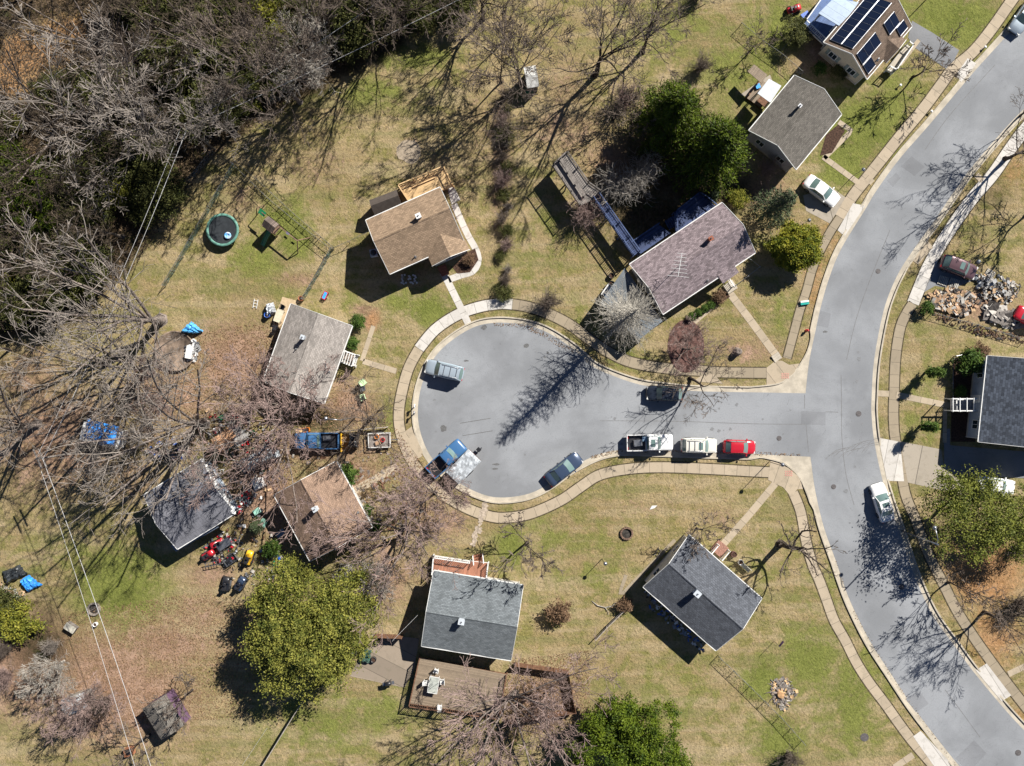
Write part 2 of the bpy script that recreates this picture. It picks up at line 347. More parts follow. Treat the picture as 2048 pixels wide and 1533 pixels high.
def asphalt(name, col, seam=True):
    m = bpy.data.materials.new(name); nt, nd, lk, bs = nodes(m); p = wpos(nt)
    n1 = noise(nt, p, .11, 4, .6, .3); n2 = noise(nt, p, .5, 6, .7, .8); n3 = noise(nt, p, 7, 4, .7); n5 = noise(nt, p, .3, 4, .55, 1.5)
    c = mixc(nt, ramp(nt, n1, .35, .65), tuple(x * .8 for x in col), tuple(x * 1.15 for x in col))
    c = mixc(nt, mth(nt, 'MULTIPLY', ramp(nt, n2, .55, .75), .35), c, tuple(x * .6 for x in col))
    c = mixc(nt, mth(nt, 'MULTIPLY', ramp(nt, n3, .42, .62), .22), c, tuple(x * .65 for x in col))
    cr = mth(nt, 'ABSOLUTE', mth(nt, 'SUBTRACT', n5, .5)); c = mixc(nt, mth(nt, 'MULTIPLY', mth(nt, 'LESS_THAN', cr, .002), .35), c, tuple(x * .4 for x in col))
    lk.new(c, bs.inputs['Base Color']); bs.inputs['Roughness'].default_value = .85; bs.inputs['Specular IOR Level'].default_value = .3
    bump(nt, bs, n3, .15, .02); return m
def slabmat(name, col, step=1.5, var=.1):
    """concrete strip: joints every step metres along u of its UV map"""
    m = bpy.data.materials.new(name); nt, nd, lk, bs = nodes(m); uv = coords(nt, 'UV'); p = wpos(nt)
    sp = nd.new('ShaderNodeSeparateXYZ'); lk.new(uv, sp.inputs[0]); q = mth(nt, 'DIVIDE', sp.outputs[0], step)
    fr = mth(nt, 'FRACT', q); wn = nd.new('ShaderNodeTexWhiteNoise'); wn.noise_dimensions = '1D'; lk.new(mth(nt, 'FLOOR', q), wn.inputs['W'])
    c = mixc(nt, wn.outputs['Value'], tuple(x * (1 - var) for x in col), tuple(x * (1 + var * .6) for x in col))
    n1 = noise(nt, p, 1.1, 5, .65, .6); n2 = noise(nt, p, 12, 3)
    c = mixc(nt, mth(nt, 'MULTIPLY', ramp(nt, n1, .48, .72), .4), c, (.16, .14, .1)); c = mixc(nt, mth(nt, 'MULTIPLY', ramp(nt, n2, .45, .65), .2), c, tuple(x * .6 for x in col))
    c = mixc(nt, mth(nt, 'MULTIPLY', mth(nt, 'LESS_THAN', fr, .035), .65), c, (.07, .06, .045))
    lk.new(c, bs.inputs['Base Color']); bs.inputs['Roughness'].default_value = .9; return m
ASPH = asphalt('aged_asphalt', (.25, .26, .275)); ASPH2 = asphalt('patched_asphalt', (.215, .222, .235)); ASPHD = asphalt('blue_grey_asphalt', (.2, .205, .215))
SLABN = slabmat('new_concrete_slabs', (.56, .53, .49)); SLAB = slabmat('concrete_slabs', (.42, .345, .25)); SLABO = slabmat('old_concrete_slabs', (.31, .255, .18)); DRIVE = slabmat('driveway_concrete', (.36, .315, .255), 3.0)
EDGE = mat('edge_soil_and_shadow', (.075, .06, .035), 1, .5, 2, 9, .5); GUT = mat('gutter_concrete', (.46, .41, .33), .9, .18, .8, 10, .2); KERB = mat('kerb_concrete', (.45, .4, .32), .9, .15, .8, 10)

N_A = [(2110, -50), (2032, 50), (1958.7, 132), (1926, 170), (1859, 249.5), (1800, 317), (1753, 381.6), (1730, 420), (1683, 497), (1659, 555), (1641.7, 614), (1630, 667), (1618, 726), (1611, 787)]
CUL = [(1500, 785), (1400, 783), (1340, 778), (1281, 770), (1223, 751), (1182, 731), (1149, 701), (1110, 674), (1075, 657), (1035, 648), (990, 646), (950, 654), (908, 678), (874, 709), (852, 747), (839, 790), (836, 835), (844, 875), (861, 912), (890, 945), (930, 973), (975, 992), (1015, 995), (1060, 987), (1100, 967), (1140, 938), (1190, 912), (1235, 901), (1290, 901), (1400, 905), (1500, 908)]
S_A = [(1621, 914), (1630, 979), (1647, 1052), (1671, 1120), (1693, 1184), (1714, 1232), (1743, 1288), (1782, 1348), (1823, 1410), (1867, 1468), (1915, 1528), (1970, 1590)]
E_A = [(2110, 165), (2048, 218), (1991, 279), (1930, 352), (1870.6, 439), (1838, 484), (1800, 541), (1774, 599.5), (1759, 658), (1747, 731), (1743, 799), (1743, 830), (1748, 880), (1762, 949), (1780, 1010), (1800, 1067), (1830, 1155), (1865, 1230), (1906, 1288), (1947, 1344), (2005, 1414), (2048, 1461), (2110, 1525)]
def wc(P, n=6): return catmull(WL(P), n)
nA, cul, sA, eA = wc(N_A), wc(CUL), wc(S_A), wc(E_A)
road = MB().sheet(nA + cul + sA + list(reversed(eA)), .014); tag(road.build('road', ASPH), kind='structure')
d = .55                                                       # gutter width; the kerb stands at its back
cA = [v for v in offset(nA, -d)][:62]; cC = offset(cul, -d); cS = offset(sA, -d)[8:]; cE = offset(eA, d)
iC = [v for v in cC if True]
cornN = catmull(WL([(1624, 672), (1617, 700), (1604, 725), (1586, 750), (1560, 768), (1521, 774)]), 5)
cornS = catmull(WL([(1521, 913), (1545, 918), (1570, 927), (1598, 951), (1614, 985), (1621, 1005)]), 5)
def upto(P, cond): return [v for v in P if cond(v)]
cA = upto(offset(nA, -d), lambda v: v.y > W(0, 668).y); cS = upto(offset(sA, -d), lambda v: v.y < W(0, 1010).y)
cC = upto(offset(cul, -d), lambda v: v.x < W(1518, 0).x)
kerbW = cA + cornN + cC + cornS + cS
gut = MB().sheet(kerbW + list(reversed(cE)), .008); tag(gut.build('gutter', GUT), kind='structure')
CUTS = [(1708, 437, 38), (1938, 143, 34), (1719, 381, 0), (1396, 765, 0), (1418, 762, 24), (1766, 925, 46), (1986, 1365, 42), (1868, 1500, 45), (1826, 515, 30), (845, 900, 36), (1587, 752, 20), (1594, 948, 18)]
def kerbrun(P, side, name):
    P = resample(P, .5); O = offset(P, side * .17); mb = MB(); cut = [(W(x, y), r * S) for x, y, r in CUTS]
    hs = []
    for i, p in enumerate(P):
        m = 1.0
        for c, r in cut:
            if r > 0: m = min(m, max(0, ((Vector((p.x, p.y, 0)) - c).length - r * .8) / .8))
        hs.append(.025 + .125 * max(0, min(1, m)))
    for i in range(len(P) - 1):
        a, b, c, e = P[i], P[i + 1], O[i + 1], O[i]
        vs = [(a.x, a.y, 0), (b.x, b.y, 0), (c.x, c.y, 0), (e.x, e.y, 0), (a.x, a.y, hs[i]), (b.x, b.y, hs[i + 1]), (c.x, c.y, hs[i + 1]), (e.x, e.y, hs[i])]
        mb.add(vs, [(4, 5, 6, 7) if side > 0 else (7, 6, 5, 4), (0, 1, 5, 4) if side < 0 else (4, 5, 1, 0), (3, 2, 6, 7) if side > 0 else (7, 6, 2, 3)])
    tag(mb.build(name, KERB), kind='structure')
kerbrun(kerbW, -1, 'kerb'); kerbrun(cE, 1, 'kerb')

def strip(name, P, width, m, z=.02, smooth=True, px=True, kind='structure', wpx=True):
    Q = WL(P) if px else P
    Q = resample(catmull(Q, 6) if smooth else Q, .6); wd = width * S if wpx else width
    L, Rr = offset(Q, wd / 2), offset(Q, -wd / 2); n = len(Q)
    V = []; us = []; acc = 0
    for i in range(n):
        if i: acc += (Q[i] - Q[i - 1]).length
        V += [(L[i].x, L[i].y, z), (Rr[i].x, Rr[i].y, z)]; us += [(acc, 0), (acc, 1)]
    F = [(2 * i, 2 * i + 1, 2 * i + 3, 2 * i + 2) for i in range(n - 1)]
    me = bpy.data.meshes.new(name); me.from_pydata(V, [], F); uv = me.uv_layers.new(name='UVMap')
    for lp in me.loops: uv.data[lp.index].uv = us[lp.vertex_index]
    return tag(linkmesh(name, me, m), kind=kind)
_strip = strip
def strip(name, P, width, m, z=.02, **k):
    if name == 'pavement': _strip('pavement_edge', P, width + 4.5, EDGE, .012)  # dark border: bare soil and the edge's shadow line, painted as one colour
    return _strip(name, P, width, m, z, **k)
def slab(name, P, m, z=.016, px=True):
    Q = WL(P) if px else P; me_b = MB().sheet(Q, z); me = bpy.data.meshes.new(name)
    me.from_pydata([tuple(v) for v in me_b.v], [], me_b.f); uv = me.uv_layers.new(name='UVMap')
    ax = (Q[1] - Q[0]).normalized()
    for lp in me.loops:
        c = me_b.v[lp.vertex_index]; uv.data[lp.index].uv = ((c - Q[0]).dot(ax) + .3, 0)
    return tag(linkmesh(name, me, m), kind='structure')
W_N = [(2075, -70), (2020, 6), (1985, 56), (1947, 103), (1906, 138), (1882, 170), (1847, 217), (1800, 273), (1765, 317), (1730, 361), (1703, 396), (1680, 435)]
W_N2 = [(1680, 435), (1659, 467), (1636, 511), (1624, 541), (1612, 585), (1600, 620), (1589, 661), (1574, 717)]
strip('pavement', W_N, 21, SLAB); strip('pavement', W_N2, 16, SLABO)
LOOPA = [(1533, 746), (1500, 746), (1440, 745), (1400, 742), (1340, 738), (1270, 727), (1223, 708), (1180, 680), (1140, 650), (1095, 627), (1055, 614), (1025, 609)]
LOOPB = [(1025, 609), (1000, 608), (960, 614), (915, 630), (870, 660), (838, 698)]
LOOPC = [(838, 698), (818, 735), (806, 775), (798, 820), (800, 860), (815, 905), (840, 945), (880, 985), (930, 1015), (975, 1032), (1010, 1036), (1060, 1028), (1120, 1002), (1160, 975), (1200, 950), (1260, 938), (1330, 935), (1430, 939), (1500, 943), (1541, 945)]
strip('pavement', LOOPA, 20, SLABO); strip('pavement', LOOPB, 21, SLABN); strip('pavement', LOOPC, 20, SLAB)
strip('pavement', [(1586, 985), (1601, 1023), (1612, 1082), (1624, 1127), (1639, 1162), (1653, 1200), (1668, 1241), (1691, 1282), (1712, 1324), (1738, 1365), (1771, 1409), (1800, 1450), (1829, 1488), (1868, 1533), (1900, 1570)], 19, SLAB)
strip('pavement', [(2110, 190), (2048, 262), (2020, 299), (1985, 350), (1947, 394), (1915, 438), (1882, 488), (1856, 535), (1841, 570), (1826, 607)], 24, SLABN)
strip('pavement', [(1826, 607), (1812, 629), (1800, 658), (1791, 717), (1788, 790), (1787, 832), (1790, 876), (1803, 949), (1812, 993), (1830, 1037), (1841, 1067), (1858, 1111), (1888, 1171), (1915, 1224), (1947, 1274), (1976, 1315), (2006, 1356), (2048, 1410), (2100, 1475)], 19, SLABO)
slab('pavement_ramp', [(1533, 736), (1551, 722), (1564, 722), (1578, 730), (1603, 727), (1586, 748), (1560, 767), (1533, 772)], SLAB, .026)
slab('pavement_ramp', [(1541, 920), (1568, 929), (1595, 952), (1611, 978), (1594, 979), (1582, 994), (1566, 975), (1547, 966), (1536, 960)], SLAB, .026)
for P, m in (([(1606, 391), (1665, 376), (1693, 397), (1659, 447), (1612, 422)], DRIVE), ([(1824, 42), (1865, 66), (1918, 101), (1898, 142), (1830, 96), (1816, 76)], ASPHD),
             ([(1800, 883), (1882, 899), (1888, 935), (1906, 949), (1935, 980), (1925, 990), (1818, 966), (1797, 961)], DRIVE), ([(1888, 858), (1900, 858), (1900, 891), (2100, 908), (2100, 960), (1906, 949), (1888, 935)], ASPHD),
             ([(793, 876), (824, 853), (832, 880), (845, 912), (825, 925), (812, 905)], SLAB), ([(1848, 585), (1872, 530), (1895, 512), (1945, 545), (1950, 560), (1905, 578), (1870, 572)], ASPHD)):
    slab('driveway', P, m, .018)
for P in ([(1706, 407), (1730, 412), (1689, 473), (1675, 461)], [(1935, 117), (1953, 128), (1922, 165), (1912, 150)], [(1757, 876), (1800, 884), (1808, 963), (1774, 962)], [(1951, 1341), (1973, 1327), (2022, 1391), (2003, 1403)],
          [(1826, 1473), (1841, 1462), (1908, 1533), (1880, 1550)], [(1387, 763), (1405, 750), (1428, 749), (1446, 768)], [(1854, 480), (1866, 495), (1836, 530), (1826, 522)], [(814, 880), (829, 868), (846, 905), (832, 917)]):
    slab('driveway_apron', P, SLABN if P[0][0] in (1706, 1935, 1757, 1951, 1826) else SLAB, .03)
for P, wd, m in (([(937, 649), (925, 623), (893, 558), (886, 545)], 14, SLABN), ([(897, 560), (922, 551), (946, 543), (957, 523), (952, 500), (937, 473), (922, 441), (908, 408)], 13, SLABN),
                 ([(793, 743), (726, 723)], 11, SLAB), ([(747, 652), (724, 722)], 9, SLAB), ([(1456, 582), (1500, 640), (1552, 711)], 15, SLAB), ([(1677, 244), (1703, 262), (1648, 317)], 10, SLAB), ([(1646, 314), (1718, 367)], 11, SLAB),
                 ([(1792, 790), (1900, 812)], 12, SLAB), ([(1755, 787), (1778, 788)], 12, SLAB), ([(1890, 815), (1889, 886)], 8, SLAB), ([(2016, 1349), (2060, 1328)], 12, SLAB), ([(1788, 1536), (1826, 1510)], 13, SLAB),
                 ([(1551, 967), (1500, 1028), (1440, 1096)], 14, SLAB), ([(708, 983), (796, 933)], 16, SLAB), ([(1838, 80), (1800, 130)], 8, SLAB), ([(1455, 590), (1440, 600), (1386, 648)], 9, SLAB), ([(1252, 1150), (1240, 1190), (1262, 1170), (1350, 1080)], 7, SLABO), ([(1733, 355), (1745, 366)], 12, SLAB), ([(1952, 350), (1965, 362)], 12, SLAB), ([(775, 1368), (700, 1351)], 0.5, SLAB)):
    strip('path', P, wd, m, .024, smooth=len(P) > 3)
FLAG = mat('flagstones', (.4, .33, .26), .9, .35, 3, 9); mb = MB()
for i in range(34):                                              # crazy paving up to the red porch
    t = i / 33; x = 973 - 26 * t + R.uniform(-5, 5); y = 1005 + 85 * t + R.uniform(-2, 2); c = W(x, y); n = 5; r = R.uniform(.2, .36)
    mb.prism([(c.x + r * math.cos(a), c.y + r * math.sin(a) * .8) for a in [k * 2 * math.pi / n + R.uniform(-.3, .3) for k in range(n)]], 0, .02 + i * .0004)
tag(mb.build('flagstone_path', FLAG), kind='structure')
slab('path', [(895, 378), (908, 374), (921, 400), (903, 409)], SLABN, .032)
slab('patio', [(700, 1353), (744, 1268), (838, 1277), (829, 1338), (809, 1376), (800, 1374)], slabmat('brown_patio_slabs', (.27, .22, .17), 2.0, .2), .02)
slab('patio', [(1512, 168), (1540, 150), (1546, 166), (1512, 200), (1480, 190)], DRIVE, .02)
slab('patio', [(565, 594), (600, 604), (590, 612), (548, 672), (538, 668)], mat('tan_concrete', (.5, .38, .24), .9, .15), .02)
for P in ([(1811, 325), (1849, 311), (1843, 345), (1820, 351)] and [(1802, 333), (1823, 313), (1849, 334), (1829, 352)], [(1774, 362), (1792, 346), (1801, 356), (1786, 374)], [(1641, 622), (1662, 628), (1656, 656), (1634, 652)], [(1602, 822), (1651, 825), (1651, 851), (1602, 849)], [(1811, 1398), (1838, 1381), (1857, 1408), (1832, 1425)], [(1911, 1517), (1948, 1481), (1973, 1507), (1938, 1545)]):
    slab('road_patch', P, ASPH2, .018)
CRK = mat('tar_seam', (.17, .17, .172), .8, .2)
for P in ([(1682, 750), (1683, 820), (1684, 880), (1692, 950), (1708, 1010)], [(1780, 460), (1740, 560), (1712, 640), (1693, 720)], [(1610, 849), (1500, 848), (1350, 843), (1200, 842)], [(1651, 824), (1676, 825)], [(1609, 790), (1609, 818)], [(1612, 850), (1617, 905)], [(1890, 1380), (1920, 1420), (1960, 1475)], [(1990, 130), (1900, 230), (1850, 300)]):
    strip('road_seam', P, 1.1, CRK, .0185)
for k in range(16):                                             # tyre scrub marks where the driveway meets the road
    x, y = 1650 + k * 5.5 + R.uniform(-3, 3), 915 - k * 1.2 + R.uniform(-8, 8); strip('tyre_mark', [(x, y), (x + 14, y - 12), (x + 34, y - 17)], .7, CRK, .0186 + k * .0002)
STAINL = mat('faint_stain', (.195, .2, .208), .7, .2, 8, 30); STAIN = mat('oil_stain', (.13, .13, .13), .7, .4, 8, 30)
for x, y, rx, ry in ((992, 929, 9, 2.2), (990, 938, 8, 2), (887, 857, 8, 9), (1052, 692, 7, 5), (1095, 706, 3, 3), (1650, 664, 5, 2.5), (968, 655, 7, 6), (1090, 715, 3, 1.5), (932, 722, 6, 2)):
    c = W(x, y); n = 14; mb = MB().sheet([(c.x + S * rx * R.uniform(.6, 1.1) * math.cos(a), c.y + S * ry * R.uniform(.6, 1.1) * math.sin(a)) for a in [k * 2 * math.pi / n for k in range(n)]], .022)
    tag(mb.build('oil_stain', STAIN), kind='structure')
for k in range(46):
    x, y = R.choice([(R.uniform(860, 1150), R.uniform(680, 970)), (R.uniform(1180, 1600), R.uniform(800, 890)), (R.uniform(1670, 1730), R.uniform(600, 1050)), (R.uniform(1200, 1500), R.uniform(885, 900))]); c = W(x, y); r = R.uniform(.06, .3); n = 9
    tag(MB().sheet([(c.x + r * R.uniform(.5, 1.2) * math.cos(a), c.y + r * R.uniform(.5, 1.2) * math.sin(a)) for a in [q * 2 * math.pi / n for q in range(n)]], .0225 + k * .0001).build('oil_stain', STAINL), kind='structure')
for a, b in (((920, 847), (981, 837)), ((925, 872), (985, 862))): strip('tyre_mark', [a, b], 1.2, STAIN, .021)
MAN = mat('cast_iron', (.11, .1, .1), .6, .3, 6, 30)
for x, y, wh, r in ((1717, 828, 'east of the junction in the main road', .34), (1558, 877, 'in the side street near the junction', .3), (1667, 974, 'in the main road beside the leaning bare branches', .3), (1756, 543, 'in the upper bend of the main road', .3), (1803, 1174, 'in the road under the evergreen shadow', .33), (2036, 1506, 'at the bottom right corner of the road', .36), (1729, 1475, 'set in the lawn near the lower kerb', .5)):
    c = W(x, y); r0 = r; mb = MB()
    mb.lathe((c.x, c.y, .012), [(r, 0), (r, .018), (r * .86, .018), (r * .84, .01), (r * .8, .01), (r * .78, .019)], 20, smooth=False)
    tag(mb.build('manhole_cover', MAN), 'round iron manhole cover ' + wh, 'manhole cover', 'manhole covers')
for x, y, z in ((1570, 752, .034), (1577, 947, .034)):
    mb = MB(); c = W(x, y)
    for i in range(4):
        for j in range(3): mb.box((c.x - .35 + i * .24, c.y - .25 + j * .24, z), (.17, .17, .02), .5)
    tag(mb.build('tactile_paving', mat('faded_red_paving', (.5, .27, .22), .9, .15)), kind='structure')
# ================================================================= HOUSES
def quad_house(A, B, D, he):
    """eave corners in the photo (A-B one eave, D across from A) -> centre, turn, length, depth"""
    a, b, d_ = W(*A, he), W(*B, he), W(*D, he); a.z = b.z = d_.z = 0
    x = (b - a).normalized(); y = Vector((-x.y, x.x, 0)); dep = (d_ - a).dot(y)
    if dep < 0:
        d_ = d_ + (b - a); a, b = b, a; x = (b - a).normalized(); y = Vector((-x.y, x.x, 0)); dep = (d_ - a).dot(y)
    L = (b - a).length; c = a + x * L / 2 + y * dep / 2
    return c, math.atan2(x.y, x.x), L, dep
def window(root, side, u, z, wd, ht, hx, hy, shut=None, n=2):
    """window on side 'x+','x-','y+','y-' of the walls at offset u"""
    s = 1 if side[1] == '+' else -1
    def P(a, o, zz): return (s * (hx + o), a, zz) if side[0] == 'x' else (a, s * (hy + o), zz)
    def bx(mb, u0, u1, z0, z1, o0, o1):
        c = P((u0 + u1) / 2, (o0 + o1) / 2, (z0 + z1) / 2)
        mb.box(c, (o1 - o0, u1 - u0, z1 - z0) if side[0] == 'x' else (u1 - u0, o1 - o0, z1 - z0))
    f = MB(); t = .07
    bx(f, u - wd / 2, u - wd / 2 + t, z, z + ht, .003, .07); bx(f, u + wd / 2 - t, u + wd / 2, z, z + ht, .003, .07)
    bx(f, u - wd / 2 + t, u + wd / 2 - t, z, z + t, .003, .09); bx(f, u - wd / 2 + t, u + wd / 2 - t, z + ht - t, z + ht, .003, .07)
    for k in range(1, n): bx(f, u - wd / 2 + wd * k / n - .025, u - wd / 2 + wd * k / n + .025, z + t, z + ht - t, .003, .065)
    w_ = f.build('window', WHITE, root)
    g = MB(); bx(g, u - wd / 2 + t, u + wd / 2 - t, z + t, z + ht - t, .004, .03); g.build('pane', GLASS, w_)
    if shut:
        for e in (-1, 1):
            h = MB(); bx(h, u + e * (wd / 2 + .22) - .19, u + e * (wd / 2 + .22) + .19, z, z + ht, .003, .04); h.build('shutter', shut, root)
def door(root, side, u, hx, hy, z0=.2, m=None):
    s = 1 if side[1] == '+' else -1
    def P(a, o, zz): return (s * (hx + o), a, zz) if side[0] == 'x' else (a, s * (hy + o), zz)
    def D3(o, a, zz): return (o, a, zz) if side[0] == 'x' else (a, o, zz)
    q = MB().box(P(u, .03, z0 + 1.0), D3(.055, .9, 2.0)).build('door', m or WHITE, root)
    MB().box(P(u + .36, .08, z0 + 1.0), D3(.05, .08, .08)).build('handle', METAL, q)
def house(name, label, A, B, D, he, hr, rm, wm, frac=.5, chim=None, over=.45, gut=True, wins=None, shut=None, ends=True, vent=None, ridge=None):
    c, rot, L, dep = quad_house(A, B, D, he)
    root = thing(name, label, 'house', c, rot); hx, hy = L / 2 - (over if ends else 0), dep / 2 - over
    yr = -dep / 2 + dep * frac                              # ridge line y
    root['_d'] = 0
    # walls with gables
    zf = lambda y: he + (hr - he) * ((y + dep / 2) / (yr + dep / 2) if y <= yr else (dep / 2 - y) / (dep / 2 - yr))
    mb = MB(); prof = [(-hy, 0), (hy, 0), (hy, zf(hy) - .14), (yr, hr - .14), (-hy, zf(-hy) - .14)]
    vs = [(x, y, z) for x in (-hx, hx) for y, z in prof]
    mb.add(vs, [(4, 3, 2, 1, 0), (5, 6, 7, 8, 9), (0, 1, 6, 5), (1, 2, 7, 6), (2, 3, 8, 7), (3, 4, 9, 8), (4, 0, 5, 9)]); mb.build('wall', wm, root)
    MB().box((0, 0, .14), (2 * hx + .05, 2 * hy + .05, .28)).build('foundation', CONC, root)
    # roof: two slabs with eave thickness
    t = .13; ex = L / 2; mb = MB()
    pf = [(-dep / 2, he), (yr, hr), (dep / 2, he), (dep / 2, he - t), (yr, hr - t), (-dep / 2, he - t)]
    # sampled along x with a slight sag and waver so that the edges are not ruler-straight
    nx = 9; vs = []
    for i in range(nx):
        x = -ex + L * i / (nx - 1); wv = .018 * math.sin(i * 2.1 + L)
        vs += [(x, y + (wv if abs(y) > abs(yr) + .1 else 0), z + wv) for y, z in pf]
    fs = []
    for i in range(nx - 1):
        b = i * 6
        for k in range(6): fs.append((b + k, b + 6 + k, b + 6 + (k + 1) % 6, b + (k + 1) % 6))
    fs.append((5, 4, 1, 0)); fs.append((4, 3, 2, 1)); b = (nx - 1) * 6; fs.append((b, b + 1, b + 4, b + 5)); fs.append((b + 1, b + 2, b + 3, b + 4))
    mb.add(vs, fs); roof = mb.build('roof', rm, root)
    MB().add([(x, yr + s * .13, hr + .022 - .05) for x in (-ex + .05, ex - .05) for s in (-1, 1)] + [(-ex + .05, yr, hr + .045), (ex - .05, yr, hr + .045)], [(0, 4, 5, 2), (4, 1, 3, 5)]).build('ridge_cap', ridge or rm, roof)
    if gut:
        for s in (-1, 1): MB().bar((-ex, s * (dep / 2 + .05), he - .07), (ex, s * (dep / 2 + .05), he - .07), .1, .11).build('gutter', WHITE, root)
        for x in (-hx - .06, hx + .06): MB().bar((x, -hy - .06, he - .2), (x, -hy - .06, .1), .07, .07).build('downspout', WHITE, root)
        for x in (-ex - .03, ex + .03):
            mb = MB(); mb.bar((x, -dep / 2, he - .06), (x, yr, hr - .06), .05, .16); mb.bar((x, yr, hr - .06), (x, dep / 2, he - .06), .05, .16); mb.build('rake_board', WHITE, root)
    if chim:
        for (px, py, sz, ht, mm) in chim:
            p = W(px, py, hr + ht * .5); lp = Matrix.Rotation(-rot, 3, 'Z') @ (p - c); ch = MB(); zb = zf(max(-dep / 2 + .1, min(dep / 2 - .1, lp.y))) - .4
            ch.box((lp.x, lp.y, (zb + hr + ht) / 2), (sz, sz * .9, hr + ht - zb)); ck = ch.build('chimney', mm, roof)
            MB().box((lp.x, lp.y, hr + ht + .035), (sz + .12, sz * .9 + .12, .07)).build('chimney_cap', mm, ck)
            MB().lathe((lp.x, lp.y, hr + ht + .07), [(.08, 0), (.08, .14), (.06, .14), (.06, .05)], 10).build('flue', METAL, ck)
    for (px, py) in (vent or []):
        p = W(px, py, he + (hr - he) * .5); lp = Matrix.Rotation(-rot, 3, 'Z') @ (p - c); z = zf(max(-dep / 2, min(dep / 2, lp.y)))
        MB().lathe((lp.x, lp.y, z - .05), [(.2, 0), (.2, .04), (.07, .1), (.06, .42), (.05, .42)], 10).build('vent_pipe', METAL, roof)
    for s in (wins or ['y+', 'y-', 'x+', 'x-']):
        span = (2 * hx if s[0] == 'y' else 2 * hy); k = 3 if span > 9 else 2
        for i in range(k):
            if s == (wins or ['y-'])[0] and i == 1 and k == 3: door(root, s, 0, hx, hy); continue
            window(root, s, -span / 2 + span * (i + .5) / k, 1.1, 1.1, 1.15, hx, hy, shut)
    root.pop('_d', None) if hasattr(root, 'pop') else None
    if '_d' in root: del root['_d']
    return root, roof, c, rot, L, dep, hx, hy
FLUE = mat('pale_flue_box', (.5, .54, .58), .5, .1)
def siding(name, col): return stripes(name, col, .13, .03, 'Z', .1, .7)
r_tan = roofmat('tan_shingles', (.30, .215, .145)); r_grey = roofmat('pale_grey_shingles', (.33, .3, .275), stain=.45, tint=(.12, .11, .1)); r_slate = roofmat('blue_grey_rolls', (.17, .172, .195), 1.0, .1, .5)
r_brown = roofmat('brown_shingles', (.27, .185, .135), stain=.45); r_green = roofmat('greenish_grey_shingles', (.16, .178, .19), stain=.5, tint=(.08, .09, .095)); r_dark = roofmat('charcoal_shingles', (.1, .108, .125), .22)
r_plum = roofmat('plum_brown_shingles', (.24, .195, .205), var=.42, stain=.3); r_ash = roofmat('ash_grey_shingles', (.155, .142, .125), stain=.25); r_umber = roofmat('umber_shingles', (.17, .125, .095), stain=.2); r_navy = roofmat('navy_grey_shingles', (.07, .082, .105), .25, .45, .2)
s_white = siding('white_siding', (.62, .61, .58)); s_cream = siding('cream_siding', (.6, .53, .4)); s_lav = siding('lavender_siding', (.42, .41, .47)); s_blue = siding('blue_siding', (.34, .4, .48)); s_brick = mat('brick_walls', (.26, .1, .07), .9, .35, 5, 22)

# tan house above the turning circle
HA = house('bungalow', 'bungalow with tan shingle roof, front gable and a new pine deck behind', (731.7, 441), (880, 375), (781.7, 547), 3.4, 5.2, r_tan, s_brick, frac=.45, chim=[(837, 433, .5, .55, WHITE)], vent=[(829, 512)], wins=['y-', 'x+', 'x-'])
root, roof, c, rot, L, dep, hx, hy = HA
rm3 = Matrix.Rotation(rot, 3, 'Z')
# projecting front wing with its own gable, ridge running out from the main slope
def wing(HH, px0, px1, out, he, hr, rm, wm):
    """gabled wing between two photo points of an eave, running out from the main slope"""
    root, roof, c, rot, L, dep, hx, hy = HH; Mi = Matrix.Rotation(-rot, 3, 'Z')
    a_, b_ = Mi @ (W(*px0, he) - c), Mi @ (W(*px1, he) - c); sg = -1 if a_.y < 0 else 1; x0, x1 = sorted((a_.x, b_.x)); xm = (x0 + x1) / 2; yo = dep / 2 + out; yi = dep / 2 - 1.9
    def put(mb, name, m):
        mb.v = [Vector((v.x, sg * v.y, v.z)) for v in mb.v]
        if sg < 0: mb.f = [list(reversed(f)) for f in mb.f]
        mb.build(name, m, root)
    mb = MB(); vs = [(x1 - .3, yo - .35, 0), (x0 + .3, yo - .35, 0), (x0 + .3, yo - .35, he - .1), (xm, yo - .35, hr - .15), (x1 - .3, yo - .35, he - .1)]; vs += [(a, hy - .02, z) for a, b, z in vs]
    mb.add(vs, [(0, 1, 2, 3, 4), (1, 6, 7, 2), (0, 4, 9, 5), (2, 7, 8, 3), (3, 8, 9, 4)]); put(mb, 'wing_wall', wm)
    mb = MB(); t = .12; q = [(x0, yo, he), (xm, yo, hr), (x1, yo, he), (x1, dep / 2 - .05, he + .02), (xm, yi, hr + .02), (x0, dep / 2 - .05, he + .02)]; q += [(x, y, z - t) for x, y, z in q]
    mb.add(q, [(5, 4, 1, 0), (4, 3, 2, 1), (6, 7, 10, 11), (7, 8, 9, 10), (0, 1, 7, 6), (1, 2, 8, 7), (2, 3, 9, 8), (5, 0, 6, 11), (3, 4, 10, 9), (4, 5, 11, 10)])
    mb.f = [list(reversed(f)) for f in mb.f]; put(mb, 'wing_roof', rm)
    mb = MB(); mb.bar((x0, yo + .03, he - .06), (xm, yo + .03, hr - .06), .05, .16); mb.bar((xm, yo + .03, hr - .06), (x1, yo + .03, he - .06), .05, .16); put(mb, 'wing_rake_board', WHITE)
    return x0, x1, sg * yo
x0, x1, yo = wing(HA, (858, 519), (936, 492), 1.15, 3.35, 4.2, r_tan, s_white)
window(root, 'y+', (x0 + x1) / 2, 1.0, 1.5, 1.3, hx, yo - .36)
